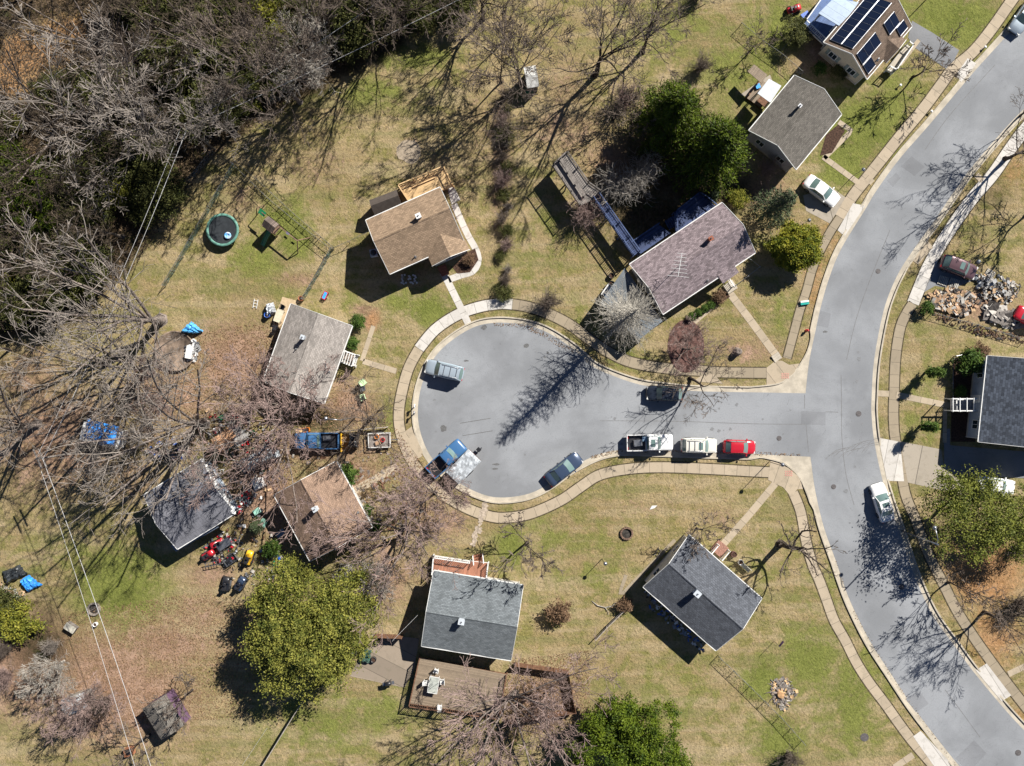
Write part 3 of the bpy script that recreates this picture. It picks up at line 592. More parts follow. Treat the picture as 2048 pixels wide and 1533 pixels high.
# grey house left of the circle
HB = house('ranch_house', 'ranch house with pale grey roof darker on one side, reddish branches over its lower end', (582, 608), (526, 763), (708, 642), 3.0, 4.5, r_grey, s_white, chim=[(606, 675, .4, .6, FLUE)], vent=[(594, 699), (655, 744)], wins=['y+', 'y-', 'x+', 'x-'])
HC = house('rear_house', 'square house with blue-grey rolled roofing and a torn white strip along one edge, lower left', (287.6, 990.6), (403.6, 918.7), (349, 1102), 3.3, 4.5, r_slate, s_blue)
HD = house('brown_house', 'house with brown ridged shingle roof and tall metal chimney, left of the circle', (548, 990.6), (620, 1122.7), (671.5, 921.6), 3.2, 5.0, r_brown, s_white, chim=[(631, 1018, .5, .75, FLUE)], vent=[(713, 1028)])
HE = house('deck_house', 'house with greenish grey roof between a red front deck and a large back deck', (1046.5, 1171), (867.5, 1141.7), (1018.7, 1321), 3.1, 4.6, r_green, s_white, chim=[(923, 1243, .6, .6, FLUE)], vent=[(982, 1180)])
HF = house('corner_house', 'house with charcoal shingle roof and light siding, lower right corner lot', (1378, 1070), (1523.5, 1197.5), (1283, 1171), 3.0, 4.6, r_dark, s_white, chim=[(1394, 1187, .65, .6, FLUE)])
HG = house('long_house', 'long house with plum brown roof, aerial and blue deck behind, attached flat carport', (1325.8, 628.7), (1510.7, 505.5), (1255, 532), 3.2, 4.9, r_plum, s_white, chim=[(1421, 478, .42, .5, BRICKR)], vent=[(1417, 560)])
HH = house('north_house', 'house with plain ash grey roof and lavender gable wall, beside the upper road', (1592, 339), (1683, 229), (1492, 268.6), 3.4, 5.2, r_ash, s_lav, chim=[(1599, 213, .3, .35, METAL)], wins=['y-', 'x-', 'x+'])
HI = house('solar_house', 'cream sided house with umber roof carrying dark solar panels, top right', (1734, 158.5), (1823.7, 53), (1640, 94), 3.3, 5.2, r_umber, s_cream, wins=['y-', 'x-', 'x+'], shut=mat('sage_shutters', (.2, .25, .24), .7), vent=[(1760, 115)])
HJ = house('east_house', 'house with navy grey roof and blue grey walls at the right edge', (1975, 712), (1957, 884), (2170, 726), 3.4, 5.6, r_navy, s_blue, frac=.5)
# solar panels on HI
root, roof, c, rot, L, dep, hx, hy = HI
PAN = glassmat('solar_cells', (.008, .012, .028)); 
def panel(x0, x1, y0, y1, nx=6, ny=2):
    sg = 1 if (y0 + y1) / 2 > 0 else -1; sl = (5.2 - 3.3) / (dep / 2)
    z = lambda y: 5.2 - abs(y) * sl + .12
    P = MB(); vs = [(x0, y0, z(y0)), (x1, y0, z(y0)), (x1, y1, z(y1)), (x0, y1, z(y1))]
    P.add(vs + [(a, b, q - .05) for a, b, q in vs], [(0, 1, 2, 3), (7, 6, 5, 4), (0, 4, 5, 1), (1, 5, 6, 2), (2, 6, 7, 3), (3, 7, 4, 0)])
    p = P.build('solar_panel', PAN, roof); f = MB()
    for i in range(nx + 1):
        x = x0 + (x1 - x0) * i / nx; f.bar((x, y0, z(y0) + .012), (x, y1, z(y1) + .012), .025, .03)
    for j in range(ny + 1):
        y = y0 + (y1 - y0) * j / ny; wd = .14 if 0 < j < ny else .05; f.bar((x0, y, z(y) + .014), (x1, y, z(y) + .014), wd, .032)
    KIDS.setdefault(roof.name, []); f.build('panel_frame', METAL, root)
panel(-L / 2 + .5, L / 2 - .7, .35, dep / 2 - .35, 8, 2)
panel(-L / 2 + .35, -L / 2 + 3.6, -1.75, -.4, 3, 1); panel(-L / 2 + .35, -L / 2 + 1.7, -3.0, -1.85, 1, 1)
panel(L / 2 - 3.0, L / 2 - 1.2, -1.9, -.5, 2, 1); panel(L / 2 - 1.9, L / 2 - .6, -3.0, -2.0, 1, 1)
wing(HI, (1766, 121), (1806, 75), .5, 3.25, 4.0, r_umber, s_cream)
# flat carport joined to the long house, aerial on its ridge
root, roof, c, rot, L, dep, hx, hy = HG
cp = WL([(1250, 536), (1325, 643), (1277, 681), (1200, 606)], 2.6); m_ = mat('grey_membrane', (.15, .17, .19), .8, .3, .7, 10)
MB().prism(cp, 2.5, 2.64).build('carport_roof', m_, root, world=True)
mb = MB()
for p in cp: q = p.lerp(sum(cp, Vector()) / 4, .12); mb.box((q.x, q.y, 1.25), (.14, .14, 2.5))
mb.build('carport_post', WHITE, root, world=True)
mb = MB(); p0 = W(1352, 538, 5.0)
mb.tube([p0, p0 + Vector((0, 0, 2.6))], .04, 5); b0 = p0 + Vector((-.3, -1.2, 2.5)); b1 = p0 + Vector((.1, 1.3, 2.6)); mb.tube([b0, b1], .035, 4)
for k in range(7):
    q = b0.lerp(b1, k / 6); l = .5 + .09 * (6 - k) if k else 1.2; mb.tube([q + Vector((-l, .1 * l, 0)), q + Vector((l, -.1 * l, 0))], .022, 4)
mb.build('aerial', WHITE, roof if False else root, world=True)
# small projecting porch roofs
def lean(root, P, z0, z1, m, name='porch_roof'):
    """sloped slab: P first two corners at z0, last two at z1"""
    q = [W(P[0][0], P[0][1], z0), W(P[1][0], P[1][1], z0), W(P[2][0], P[2][1], z1), W(P[3][0], P[3][1], z1)]
    mb = MB(); mb.add(q + [v - Vector((0, 0, .08)) for v in q], [(0, 1, 2, 3), (7, 6, 5, 4), (0, 4, 5, 1), (1, 5, 6, 2), (2, 6, 7, 3), (3, 7, 4, 0)])
    a = (q[1] - q[0]).cross(q[2] - q[1])
    if a.z < 0: mb.f = [list(reversed(f)) for f in mb.f]
    return mb.build(name, m, root, world=True)
lean(root, [(1446, 568), (1478, 545), (1467, 528), (1436, 552)], 2.9, 3.35, r_plum)
lean(HC[0], [(352, 1104), (437, 1055), (428, 1043), (342, 1092)], 2.7, 3.1, mat('blue_grey_awning', (.16, .2, .26), .6), 'awning')
mb = MB()                                                        # torn white sheeting along the eave
for i in range(22):
    t = i / 22; a = W(404 + 68 * t + R.uniform(-2, 2), 922 + 108 * t, 3.42); mb.box((a.x, a.y, 3.44 + R.uniform(0, .05)), (R.uniform(.3, .62), R.uniform(.3, .55), .03), R.uniform(0, 3), 0, R.uniform(-.2, .2), R.uniform(-.2, .2))
mb.build('torn_edge_sheeting', WHP, HC[0], world=True)
# ladders of steps, porches, decks -----------------------------------------------------------------
def rail(root, pts, z, h, m, name='railing', gap=.2, solid=False):
    """baluster railing along world points, deck at height z"""
    for i in range(len(pts) - 1):
        a, b = pts[i].copy(), pts[i + 1].copy(); a.z = b.z = z; mb = MB(); d_ = b - a; n = max(2, int(d_.length / gap)); up = Vector((0, 0, 1))
        mb.bar(a + up * h, b + up * h, .12, .05); mb.bar(a + up * .12, b + up * .12, .06, .05)
        for k in range(1, n): q = a + d_ * (k / n); mb.bar(q + up * .14, q + up * (h - .02), .04, .04)
        np_ = max(1, int(d_.length / 1.8))
        for k in range(np_ + 1): q = a + d_ * (k / np_); mb.bar(q - up * min(z, .3), q + up * (h + .1), .1, .1)
        mb.build(name, m, root, world=True)
def deck(name, label, cat, P, z, bm, rm, rails, z_h=.95, axis_edge=0, parent=None, posts=True, gap=.22):
    q = WL(P, z); n = len(q); cen = sum(q, Vector()) / n; e = (q[(axis_edge + 1) % n] - q[axis_edge]); rot = math.atan2(e.y, e.x)
    if parent is None: root = thing(name, label, cat, (cen.x, cen.y, 0), rot)
    else: root = parent
    MB().prism(q, z - .06, z).build('decking', bm, root, world=True)
    mb = MB()
    for i in range(n):
        a, b = q[i], q[(i + 1) % n]; mb.bar((a.x, a.y, z - .19), (b.x, b.y, z - .19), .06, .24)
        k = max(1, int((b - a).length / 2.2))
        if posts:
            for j in range(k): p = a.lerp(b, j / k); mb.bar((p.x, p.y, 0), (p.x, p.y, z - .07), .13, .13)
    mb.build('deck_frame', rm, root, world=True)
    for i0, i1 in rails:
        idx = list(range(i0, i1 + 1)); rail(root, [q[i % n].lerp(cen, .02) for i in idx], z, z_h, rm, gap=gap)
    return root, q
def steps(root, a, b, wd, z, n, m, rm=None, name='steps'):
    """flight from photo point a (at height z) down to b (ground)"""
    A, B = W(*a, z), W(*b, 0); d_ = Vector((B.x - A.x, B.y - A.y, 0)); L = d_.length; d_.normalize(); s = Vector((-d_.y, d_.x, 0)); mb = MB(); ang = math.atan2(d_.y, d_.x)
    for i in range(n):
        h = z * (1 - (i + 1) / (n + 1)); p = A + d_ * (L * (i + .5) / n); mb.box((p.x, p.y, h - .03), (L / n * .92, wd, .06), ang); mb.box((p.x - d_.x * L / n * .4, p.y - d_.y * L / n * .4, h / 2), (.03, wd, h * .96), ang)
    mb.build(name, m, root, world=True)
    if rm:
        for e in (-1, 1):
            p = A + s * e * wd / 2; q = Vector((B.x, B.y, 0)) + s * e * wd / 2; p.z = z; mb = MB(); mb.bar(p + Vector((0, 0, .9)), q + Vector((0, 0, .9)), .09, .05)
            for k in range(7): u = p.lerp(q, k / 6); mb.bar(u, u + Vector((0, 0, .9)), .05, .05)
            mb.build('handrail', rm, root, world=True)
D_PINE = stripes('pine_boards', (.62, .42, .21), .16, .12, 'Y'); D_GREY = stripes('grey_boards', (.25, .225, .205), .16, .35, 'Y', .16); D_BROWN = stripes('brown_boards', (.24, .185, .13), .15, .2, 'Y', .14)
D_RED = stripes('red_brown_boards', (.33, .145, .09), .15, .18, 'X', .14); D_BLUE = stripes('blue_stained_boards', (.05, .075, .17), .15, .3, 'Y', .16); BLUEST = mat('blue_stain', (.07, .1, .2), .8, .25)
deck('pine_deck', 'new pale pine deck behind the tan roofed bungalow', 'deck', [(797, 374), (889, 336), (907, 372), (818, 406)][0:4], .9, D_PINE, TANW, [(0, 1), (1, 2), (3, 4)], gap=.45)
mb = MB()
for k, (x, y) in enumerate(((843, 352), (845, 357), (848, 360))): a, b = W(x - 22, y + 14, 1.0 + .05 * k), W(x + 24, y - 6, 1.0 + .05 * k); mb.bar(a, b, .14, .045)
tag(mb.build('spare_boards', TANW), 'loose pale boards lying on the new pine deck', 'boards')
deck('blue_deck', 'blue stained raised deck with angled end behind the long house', 'deck', [(1349, 425), (1396, 388), (1411, 396), (1432, 414), (1372, 458), (1352, 466)], 1.5, D_BLUE, BLUEST, [(0, 1), (1, 2), (2, 3), (5, 6)])
rt, q = deck('lower_blue_deck', 'lower blue stained deck beside the steps of the raised deck', 'deck', [(1254, 491), (1316, 449), (1341, 466), (1278, 510)], 1.0, D_BLUE, BLUEST, [(0, 1), (3, 4)])
steps(rt, (1352, 440), (1333, 452), 1.2, 1.4, 5, BLUEST)
rt, q = deck('catwalk', 'narrow raised blue walkway joining the grey platform to the lower blue deck', 'walkway', [(1185, 396), (1197, 389), (1279, 505), (1266, 512)], 2.0, D_BLUE, BLUEST, [(1, 2), (3, 4)])
rt, q = deck('grey_platform', 'long grey weathered raised platform with slatted rails, above its ladder-like shadow', 'platform', [(1105, 331), (1133, 306), (1176, 368), (1200, 385), (1186, 400), (1160, 412)], 2.6, D_GREY, GREYW, [(0, 1), (1, 3), (5, 6)], axis_edge=1)
mb = MB()                                                        # bench wall down the middle of the platform
a, b = W(1121, 320, 2.6), W(1168, 393, 2.6); mb.bar(a + Vector((0, 0, .45)), b + Vector((0, 0, .45)), .4, .05)
for k in range(4): p = a.lerp(b, k / 3); mb.bar(p, p + Vector((0, 0, .44)), .3, .1)
mb.build('bench', GREYW, rt, world=True)
rt, q = deck('front_deck', 'red brown front deck with white railing on the greenish roofed house', 'deck', [(867, 1112), (940, 1123), (977, 1127), (973, 1162), (864, 1146)], .8, D_RED, WHITE, [(0, 1), (2, 3), (4, 5)])
steps(rt, (958, 1126), (956, 1108), 1.2, .8, 3, mat('red_brown_steps', (.3, .13, .08)), WHITE)
rt, q = deck('back_deck', 'large brown back deck under bare branches behind the greenish roofed house', 'deck', [(838, 1316), (1014, 1350), (1000, 1434), (818, 1408)], .9, D_BROWN, BROWNW, [(1, 2), (2, 3), (3, 4)])
rt, q = deck('side_porch', 'small white railed porch with steps on the pale grey roofed house', 'porch', [(690, 702), (716, 711), (709, 734), (683, 724)], .9, stripes('worn_porch_boards', (.3, .24, .2), .16, .3), WHITE, [(0, 1), (1, 2), (2, 3)])
mb = MB()
for k in range(5): a, b = W(690 + k * 5, 703 + k * 1.8, 2.4), W(684 + k * 5, 724 + k * 1.8, 2.4); mb.bar(a, b, .08, .1)
for x, y in ((690, 703), (714, 710), (684, 722), (708, 731)): p = W(x, y, 2.4); mb.bar((p.x, p.y, .9), (p.x, p.y, 2.4), .09, .09)
mb.build('pergola', WHITE, rt, world=True)
rt, q = deck('white_pergola_porch', 'white railed entrance porch with open beams on the navy roofed house', 'porch', [(1904, 799), (1944, 799), (1944, 822), (1904, 822)], .8, stripes('pale_porch_boards', (.3, .32, .36), .16, .2), WHITE, [(0, 1), (2, 3), (3, 4)])
mb = MB()
for y in (798, 822): mb.bar(W(1903, y, 2.6), W(1955, y, 2.6), .12, .16)
for k in range(4): mb.bar(W(1906 + k * 14, 796, 2.68), W(1906 + k * 14, 824, 2.68), .08, .1)
for x, y in ((1905, 798), (1905, 822)): p = W(x, y, 2.6); mb.bar((p.x, p.y, .8), (p.x, p.y, 2.6), .1, .1)
mb.build('pergola', WHITE, rt, world=True)
rt, q = deck('solar_porch', 'white front porch railing on the street side of the solar panelled house', 'porch', [(1773, 140), (1812, 90), (1820, 96), (1786, 146)], .7, CONC, WHITE, [(1, 2), (2, 3), (3, 4)])
rt, q = deck('awning_deck', 'white railed back deck under a blue metal canopy, behind the solar panelled house', 'deck', [(1606, 48), (1640, 0), (1716, -30), (1700, 20), (1650, 90)], 1.2, stripes('blue_painted_boards', (.1, .16, .32), .16, .2), WHITE, [(0, 1), (4, 5)])
lean(rt, [(1637, 27), (1668, -4), (1722, 6), (1678, 52)], 3.2, 3.4, stripes('blue_metal_sheets', (.33, .43, .56), .9, .1, 'X', .04, .4), 'canopy')
mb = MB()
for x, y in ((1640, 28), (1668, 0), (1672, 50)): p = W(x, y, 3.1); mb.bar((p.x, p.y, 1.2), (p.x, p.y, 3.1), .1, .1)
mb.build('canopy_post', WHITE, rt, world=True)
rt, q = deck('canopy_patio', 'small timber deck under a white translucent canopy behind the ash grey roof', 'deck', [(1493, 196), (1520, 160), (1556, 176), (1522, 216)], .3, D_BROWN, BROWNW, [(0, 1)])
lean(rt, [(1515, 187), (1538, 158), (1563, 172), (1541, 206)], 2.6, 2.9, mat('white_canopy_sheet', (.62, .65, .68), .35, .1, 1, 6), 'canopy')
mb = MB()
for x, y in ((1516, 187), (1538, 160), (1541, 203)): p = W(x, y, 2.6); mb.bar((p.x, p.y, .3), (p.x, p.y, 2.58), .09, .09)
mb.build('canopy_post', WHITE, rt, world=True)
lean(rt, [(1495, 143), (1508, 129), (1535, 150), (1523, 167)], 2.1, 2.3, D_BROWN, 'lean_to_roof')
# brick stoop and porch bits
mb = MB(); a = W(1440, 1098, .3); mb.box((a.x, a.y, .15), (1.6, 1.5, .3), math.radians(-41)); mb.build('brick_stoop', mat('stoop_brick', (.3, .16, .12), .9, .3, 6, 30), HF[0], world=True)
rail(HF[0], WL([(1434, 1088), (1419, 1106)], .3) , .3, .9, WHITE); rail(HF[0], WL([(1456, 1100), (1441, 1118)], .3), .3, .9, WHITE)
mb = MB(); a = W(887, 541, .3); mb.box((a.x, a.y, .18), (1.0, 1.2, .36), math.radians(24)); mb.build('brick_stoop', BRICKR, HA[0], world=True)
a = W(1461, 574, .3); MB().box((a.x, a.y, .15), (1.3, 1.2, .3), math.radians(34)).build('stoop', CONC, HG[0], world=True); rail(HG[0], WL([(1455, 560), (1464, 575)], .3), .3, .9, WHITE)
# round topped window on the east house
root, roof, c, rot, L, dep, hx, hy = HJ
# ---------------------------------------------------------------- sheds and shelters
def shed(name, label, A, B, D, he, hr, rm, wm, frac=.5, doorside='y-'):
    c, rot, L, dep = quad_house(A, B, D, he); root = thing(name, label, 'shed', c, rot); hx, hy = L / 2 - .1, dep / 2 - .12; yr = -dep / 2 + dep * frac
    prof = [(-hy, 0), (hy, 0), (hy, he - .05), (yr, hr - .08), (-hy, he - .05)]
    MB().add([(x, y, z) for x in (-hx, hx) for y, z in prof], [(4, 3, 2, 1, 0), (5, 6, 7, 8, 9), (0, 1, 6, 5), (1, 2, 7, 6), (2, 3, 8, 7), (3, 4, 9, 8), (4, 0, 5, 9)]).build('wall', wm, root)
    t = .07; pf = [(-dep / 2, he), (yr, hr), (dep / 2, he), (dep / 2, he - t), (yr, hr - t), (-dep / 2, he - t)]
    MB().add([(x, y, z) for x in (-L / 2, L / 2) for y, z in pf], [(k, 6 + k, 6 + (k + 1) % 6, (k + 1) % 6) for k in range(6)] + [(5, 4, 1, 0), (4, 3, 2, 1), (6, 7, 10, 11), (7, 8, 9, 10)]).build('roof', rm, root)
    door(root, doorside, 0, hx, hy, .05, m=mat('shed_door', (.3, .25, .2))); return root
shed('garden_shed', 'dark brown gabled shed against the tan roofed bungalow', (738, 401), (793, 380), (749, 430), 2.1, 2.9, mat('dark_brown_roof', (.085, .07, .06), .8, .15), mat('brown_shed_wall', (.2, .14, .1)))
shed('tool_shed', 'grey shingled shed under the wires near the bottom left corner', (284, 1418), (322, 1480), (335, 1395), 2.2, 2.8, r_ash, mat('plum_shed_wall', (.12, .07, .12)))
shed('small_shed', 'small white topped shed with green base in the middle of the top lawn', (1047, 135), (1071, 131), (1049, 178), 2.0, 2.5, mat('dirty_white_sheet', (.5, .5, .48), .8, .35), GREYW)
shed('lean_shed', 'low shed with a silver patched roof beside the shrubs, bottom left', (122, 1400), (168, 1385), (134, 1432), 1.8, 2.2, mat('silver_patched_sheet', (.36, .37, .38), .5, .5, 2, 8), GREYW)
shed('tan_shed', 'open shed with tan plywood and grey panel roof among the clutter', (422, 880), (460, 852), (443, 908), 2.0, 2.5, mat('tan_plywood', (.5, .29, .17), .85, .2), WHP)
lean(thing('grey_lean_to', 'grey topped white shelter beside the tan plywood shed', 'shelter', W(480, 868)), [(457, 857), (477, 848), (500, 880), (474, 895)], 2.2, 2.4, mat('grey_top_sheet', (.3, .29, .28), .8, .3), 'roof')
def tarp(name, label, P, z, m, cat='tarp', amp=.18, n=12, over=None, group=None, drop=.25):
    """crumpled sheet spread over something: P are the four photo corners at height z"""
    q = WL(P, z); vs = []; cen = sum(q, Vector()) / 4; r = random.Random(int(P[0][0] * 7 + P[0][1]))
    ph = [r.uniform(0, 6) for _ in range(6)]
    for i in range(n + 1):
        for j in range(n + 1):
            u, v = i / n, j / n; p = q[0].lerp(q[1], u).lerp(q[3].lerp(q[2], u), v); e = min(u, 1 - u, v, 1 - v)
            h = z * min(1, drop + e * 7) + amp * (math.sin(u * 17 + ph[0] + 4 * v) * .5 + math.sin(v * 21 + ph[1] + 3 * u) * .4 + r.uniform(-.5, .5)) * min(1, .3 + e * 3)
            vs.append((p.x + r.uniform(-.08, .08), p.y + r.uniform(-.08, .08), max(.03, h)))
    fs = []
    for i in range(n):
        for j in range(n): a = i * (n + 1) + j; fs.append((a, a + n + 1, a + n + 2, a + 1))
    mb = MB().add(vs, fs); a_ = (q[1] - q[0]).cross(q[2] - q[1])
    if a_.z < 0: mb.f = [list(reversed(f)) for f in mb.f]
    o = mb.build(name, m); return tag(o, label, cat, group)
TB = mat('blue_tarpaulin', (.04, .28, .85), .45, .35, 3, 8); TS = mat('silver_tarpaulin', (.42, .45, .48), .3, .35, 2.5, 8); TK = mat('black_sheeting', (.035, .04, .045), .4, .4, 3, 8)
shed('tarp_shed', 'low white shed beneath the square blue tarp, left yard', (168, 843), (247, 862), (158, 880), 1.6, 1.75, WHP, WHP)
tarp('blue_tarp', 'square bright blue tarp laid over a low white shed, left yard', [(172, 838), (236, 855), (226, 893), (168, 876)], 2.0, TB, amp=.1, drop=.88)
tarp('blue_tarp', 'crumpled sky blue tarp at the edge of the brown gazebo pool', [(356, 665), (378, 642), (402, 662), (392, 666)], .9, mat('pale_blue_tarpaulin', (.1, .4, .75), .45, .3, 3, 8))
tarp('blue_tarp', 'bright blue tarp bundle beside black sheeting at the left edge', [(36, 1163), (52, 1153), (80, 1172), (52, 1186)], .7, TB)
tarp('black_sheet', 'black plastic sheeting over a heap at the left edge', [(0, 1145), (34, 1132), (50, 1150), (8, 1172)], .7, TK)
tarp('silver_tarp', 'large silver tarp canopy between the two lower left houses', [(460, 930), (535, 885), (556, 915), (478, 950)], 2.2, TS, amp=.28, n=16)
tarp('white_sheet', 'rumpled white sheet heap beside the path behind the silver canopy', [(498, 958), (522, 955), (530, 972), (508, 985)], .6, WHP)
tarp('grey_tarp', 'rumpled grey and white cover beside the blue bin on the lawn', [(529, 608), (544, 604), (549, 626), (532, 633)], .9, TS)
# round covered pool or gazebo patch in the left yard
c = W(352, 703); mb = MB(); mb.lathe((c.x, c.y, 0), [(2.4, 0), (2.4, .35), (2.45, .4), (2.3, .4), (2.25, .3), (0, .28)], 28); tag(mb.build('round_pool', mat('brown_pool_cover', (.22, .165, .125), .9, .5, 1.2, 8)), 'round brown covered pool under bare branches, left yard', 'pool')
# ================================================================= VEHICLES
def loft(mb, st, mi=0, nose=True):
    """stations (x, halfwidth, z0, ztop, crown) -> smooth closed shell"""
    b = len(mb.v); k = 13
    for (x, hw, z0, zt, cr) in st:
        sec = [(-hw * .9, z0), (-hw, z0 + .12), (-hw * 1.0, z0 + (zt - z0) * .55), (-hw * .975, zt - .1), (-hw * .9, zt - .02), (-hw * .6, zt + cr * .6), (0, zt + cr)]
        sec = sec + [(-y, z) for y, z in reversed(sec[:-1])]
        mb.v += [Vector((x, y, z)) for y, z in sec]
    n = len(st)
    for i in range(n - 1):
        for j in range(k):
            j2 = (j + 1) % k; mb.f.append([b + i * k + j, b + i * k + j2, b + (i + 1) * k + j2, b + (i + 1) * k + j]); mb.mi.append(mi); mb.sm.append(True)
    mb.f.append([b + j for j in reversed(range(k))]); mb.mi.append(mi); mb.sm.append(False)
    mb.f.append([b + (n - 1) * k + j for j in range(k)]); mb.mi.append(mi); mb.sm.append(False)
    mb.f = [list(reversed(f)) if t >= len(mb.f) - (n - 1) * k - 2 else f for t, f in enumerate(mb.f)]
    return mb
LAMP = mat('headlight_glass', (.7, .7, .68), .15, .05, spec=.8); TAIL = mat('taillight_red', (.4, .01, .01), .3, .1); CAR_GLASS = glassmat('car_glass', (.13, .2, .19)); CAR_GLASS.node_tree.nodes['Principled BSDF'].inputs['Roughness'].default_value = .18  # pale teal base colour of the car glass stands in for its reflections
def vehicle(name, label, px, py, deg, L, wd, kind, pm, cat='car', group='cars parked along the kerbs', roofm=None, sunroof=False, rack=False):
    root = thing(name, label, cat, W(px, py, .7) - Vector((0, 0, .7)), math.radians(deg), group); h = L / 2; w2 = wd / 2
    belt = {'sedan': .93, 'suv': 1.08, 'hatch': .98, 'pickup': 1.12, 'van': 1.15, 'wagon': 1.02}[kind]; top = {'sedan': 1.44, 'suv': 1.74, 'hatch': 1.52, 'pickup': 1.83, 'van': 2.0, 'wagon': 1.65}[kind]; z0 = .2 if kind in ('sedan', 'hatch', 'wagon') else .3
    hood = belt - (.1 if kind != 'pickup' else .02)
    if kind == 'pickup': st = [(h, w2 * .82, .42, hood - .22, .0), (h - .08, w2 * .93, .35, hood - .06, .02), (h - .35, w2 * .98, z0, hood, .04), (h * .5, w2, z0, belt, .05), (h * .42, w2, z0, belt, .02), (-h * .12, w2, z0, belt, .02), (-h * .14, w2, z0, belt - .02, 0)]
    else: st = [(h, w2 * .62, .4, .62, .0), (h - .07, w2 * .82, .32, hood - .2, .02), (h - .28, w2 * .93, z0, hood - .07, .05), (h - .7, w2 * .98, z0, hood, .06), (h * .4, w2, z0, belt, .05), (0, w2, z0, belt, .0), (-h * .45, w2, z0, belt + .02, .02),
                (-h + .5, w2 * .97, z0, belt + .03, .04), (-h + .15, w2 * .9, .3, belt - .05, .03), (-h + .03, w2 * .78, .38, belt - .2, .0), (-h, w2 * .66, .42, .62, .0)]
    loft(MB(), st).build('body', pm, root)
    # cabin: front glass base/top x, rear top/base x
    xf0, xf1, xr1, xr0 = {'sedan': (h * .43, h * .14, -h * .38, -h * .66), 'suv': (h * .45, h * .22, -h * .8, -h * .93), 'hatch': (h * .45, h * .12, -h * .62, -h * .88), 'pickup': (h * .44, h * .27, -h * .08, -h * .135), 'van': (h * .7, h * .5, -h * .9, -h * .96), 'wagon': (h * .43, h * .18, -h * .7, -h * .92)}[kind]
    b0, b1 = w2 * .9, w2 * (.7 if kind in ('sedan', 'hatch') else .76); zb = belt - .02
    A = [(xf0, -b0 * .93, zb), (xf0, b0 * .93, zb), (xf1, b1, top - .04), (xf1, -b1, top - .04)]
    def pane(name, q, bulge, mm, n=5):
        q = [Vector(v) for v in q]; nr = (q[1] - q[0]).cross(q[2] - q[1]).normalized(); vs = []
        for i in range(n + 1):
            for j in range(n + 1):
                u, v = i / n, j / n; p = q[0].lerp(q[1], u).lerp(q[3].lerp(q[2], u), v); p = p + nr * bulge * 4 * u * (1 - u); vs.append(p)
        fs = [(i * (n + 1) + j, (i + 1) * (n + 1) + j, (i + 1) * (n + 1) + j + 1, i * (n + 1) + j + 1) for i in range(n) for j in range(n)]
        return MB().add(vs, fs, 0, True).build(name, mm, root)
    pane('windshield', A, .1, CAR_GLASS)
    Bq = [(xr0, b0 * .9, zb), (xr0, -b0 * .9, zb), (xr1, -b1, top - .04), (xr1, b1, top - .04)]; pane('rear_window', Bq, .06, CAR_GLASS)
    for s in (-1, 1):
        q = [(xr0, s * b0 * .92, zb), (xf0, s * b0 * .95, zb), (xf1, s * b1, top - .05), (xr1, s * b1, top - .05)]
        if s > 0: q = [q[1], q[0], q[3], q[2]]
        pane('side_window', q, .02, CAR_GLASS)
    # roof panel with rounded edge, pillars as part of it
    mb = MB(); n = 6; m = 6; vs = []
    for i in range(n + 1):
        for j in range(m + 1):
            u, v = i / n, j / m; x = xr1 - .03 + (xf1 - xr1 + .06) * u; y = (-1 + 2 * v) * b1 * 1.02; e = (1 - (2 * v - 1) ** 4) * .07 + (1 - (2 * u - 1) ** 6) * .03; vs.append((x, y, top - .06 + e))
    mb.add(vs, [(i * (m + 1) + j, (i + 1) * (m + 1) + j, (i + 1) * (m + 1) + j + 1, i * (m + 1) + j + 1) for i in range(n) for j in range(m)], 0, True)
    for s in (-1, 1):
        mb.bar((xf0, s * b0 * .94, zb), (xf1, s * b1, top - .03), .07, .05); mb.bar((xr0, s * b0 * .92, zb), (xr1, s * b1, top - .03), .12 if kind != 'pickup' else .09, .05); mb.bar((xf1, s * b1, top - .03), (xr1, s * b1, top - .03), .07, .06)
        xm = (xf1 + xr1) / 2; mb.bar((xm, s * b0 * .96, zb), (xm, s * b1 * 1.0, top - .03), .07, .04)
        if kind in ('suv', 'van', 'wagon'): xm = xr1 * .6; mb.bar((xm, s * b0 * .96, zb), (xm, s * b1 * 1.0, top - .03), .09, .04)
    mb.build('roof', roofm or pm, root)
    if sunroof: MB().box((xf1 - .5, 0, top + .045), (.5, b1 * 1.2, .012)).build('sunroof', CAR_GLASS, root)
    if rack:
        for s in (-1, 1): MB().tube([(xf1 - .15, s * b1 * .86, top + .02), (xf1 - .25, s * b1 * .86, top + .09), (xr1 + .2, s * b1 * .86, top + .09), (xr1 + .1, s * b1 * .86, top + .02)], .028, 6).build('roof_rail', METAL, root)
        for k in range(3): x = xr1 + .35 + (xf1 - xr1 - .9) * k / 2; MB().bar((x, -b1 * .86, top + .09), (x, b1 * .86, top + .09), .06, .03).build('roof_bar', METAL, root)
    for s in (-1, 1):
        MB().box((xf0 - .12, s * (w2 + .1), belt + .03), (.14, .2, .13)).build('mirror', pm, root)
        MB().box((h - .2, s * w2 * .68, hood - .2), (.24, w2 * .36, .13), -s * .3).build('headlight', LAMP, root)
        MB().box((-h + .1, s * w2 * .68, belt - .22), (.14, w2 * .3, .16), s * .2).build('taillight', TAIL, root)
    MB().box((h - .02, 0, .48), (.1, wd * .6, .14)).build('bumper', BLACKP, root)
    rr = .33 if kind in ('sedan', 'hatch', 'wagon') else .39
    for x in (h * .64, -h * .6):
        for s in (-1, 1):
            mb = MB(); mb.tube([(x, s * (w2 - .2), rr), (x, s * (w2 + .012), rr)], rr, 18); wh = mb.build('wheel', DARK, root); mb = MB(); mb.tube([(x, s * (w2 + .013), rr), (x, s * (w2 + .02), rr)], rr * .6, 12); mb.build('rim', METAL, wh)
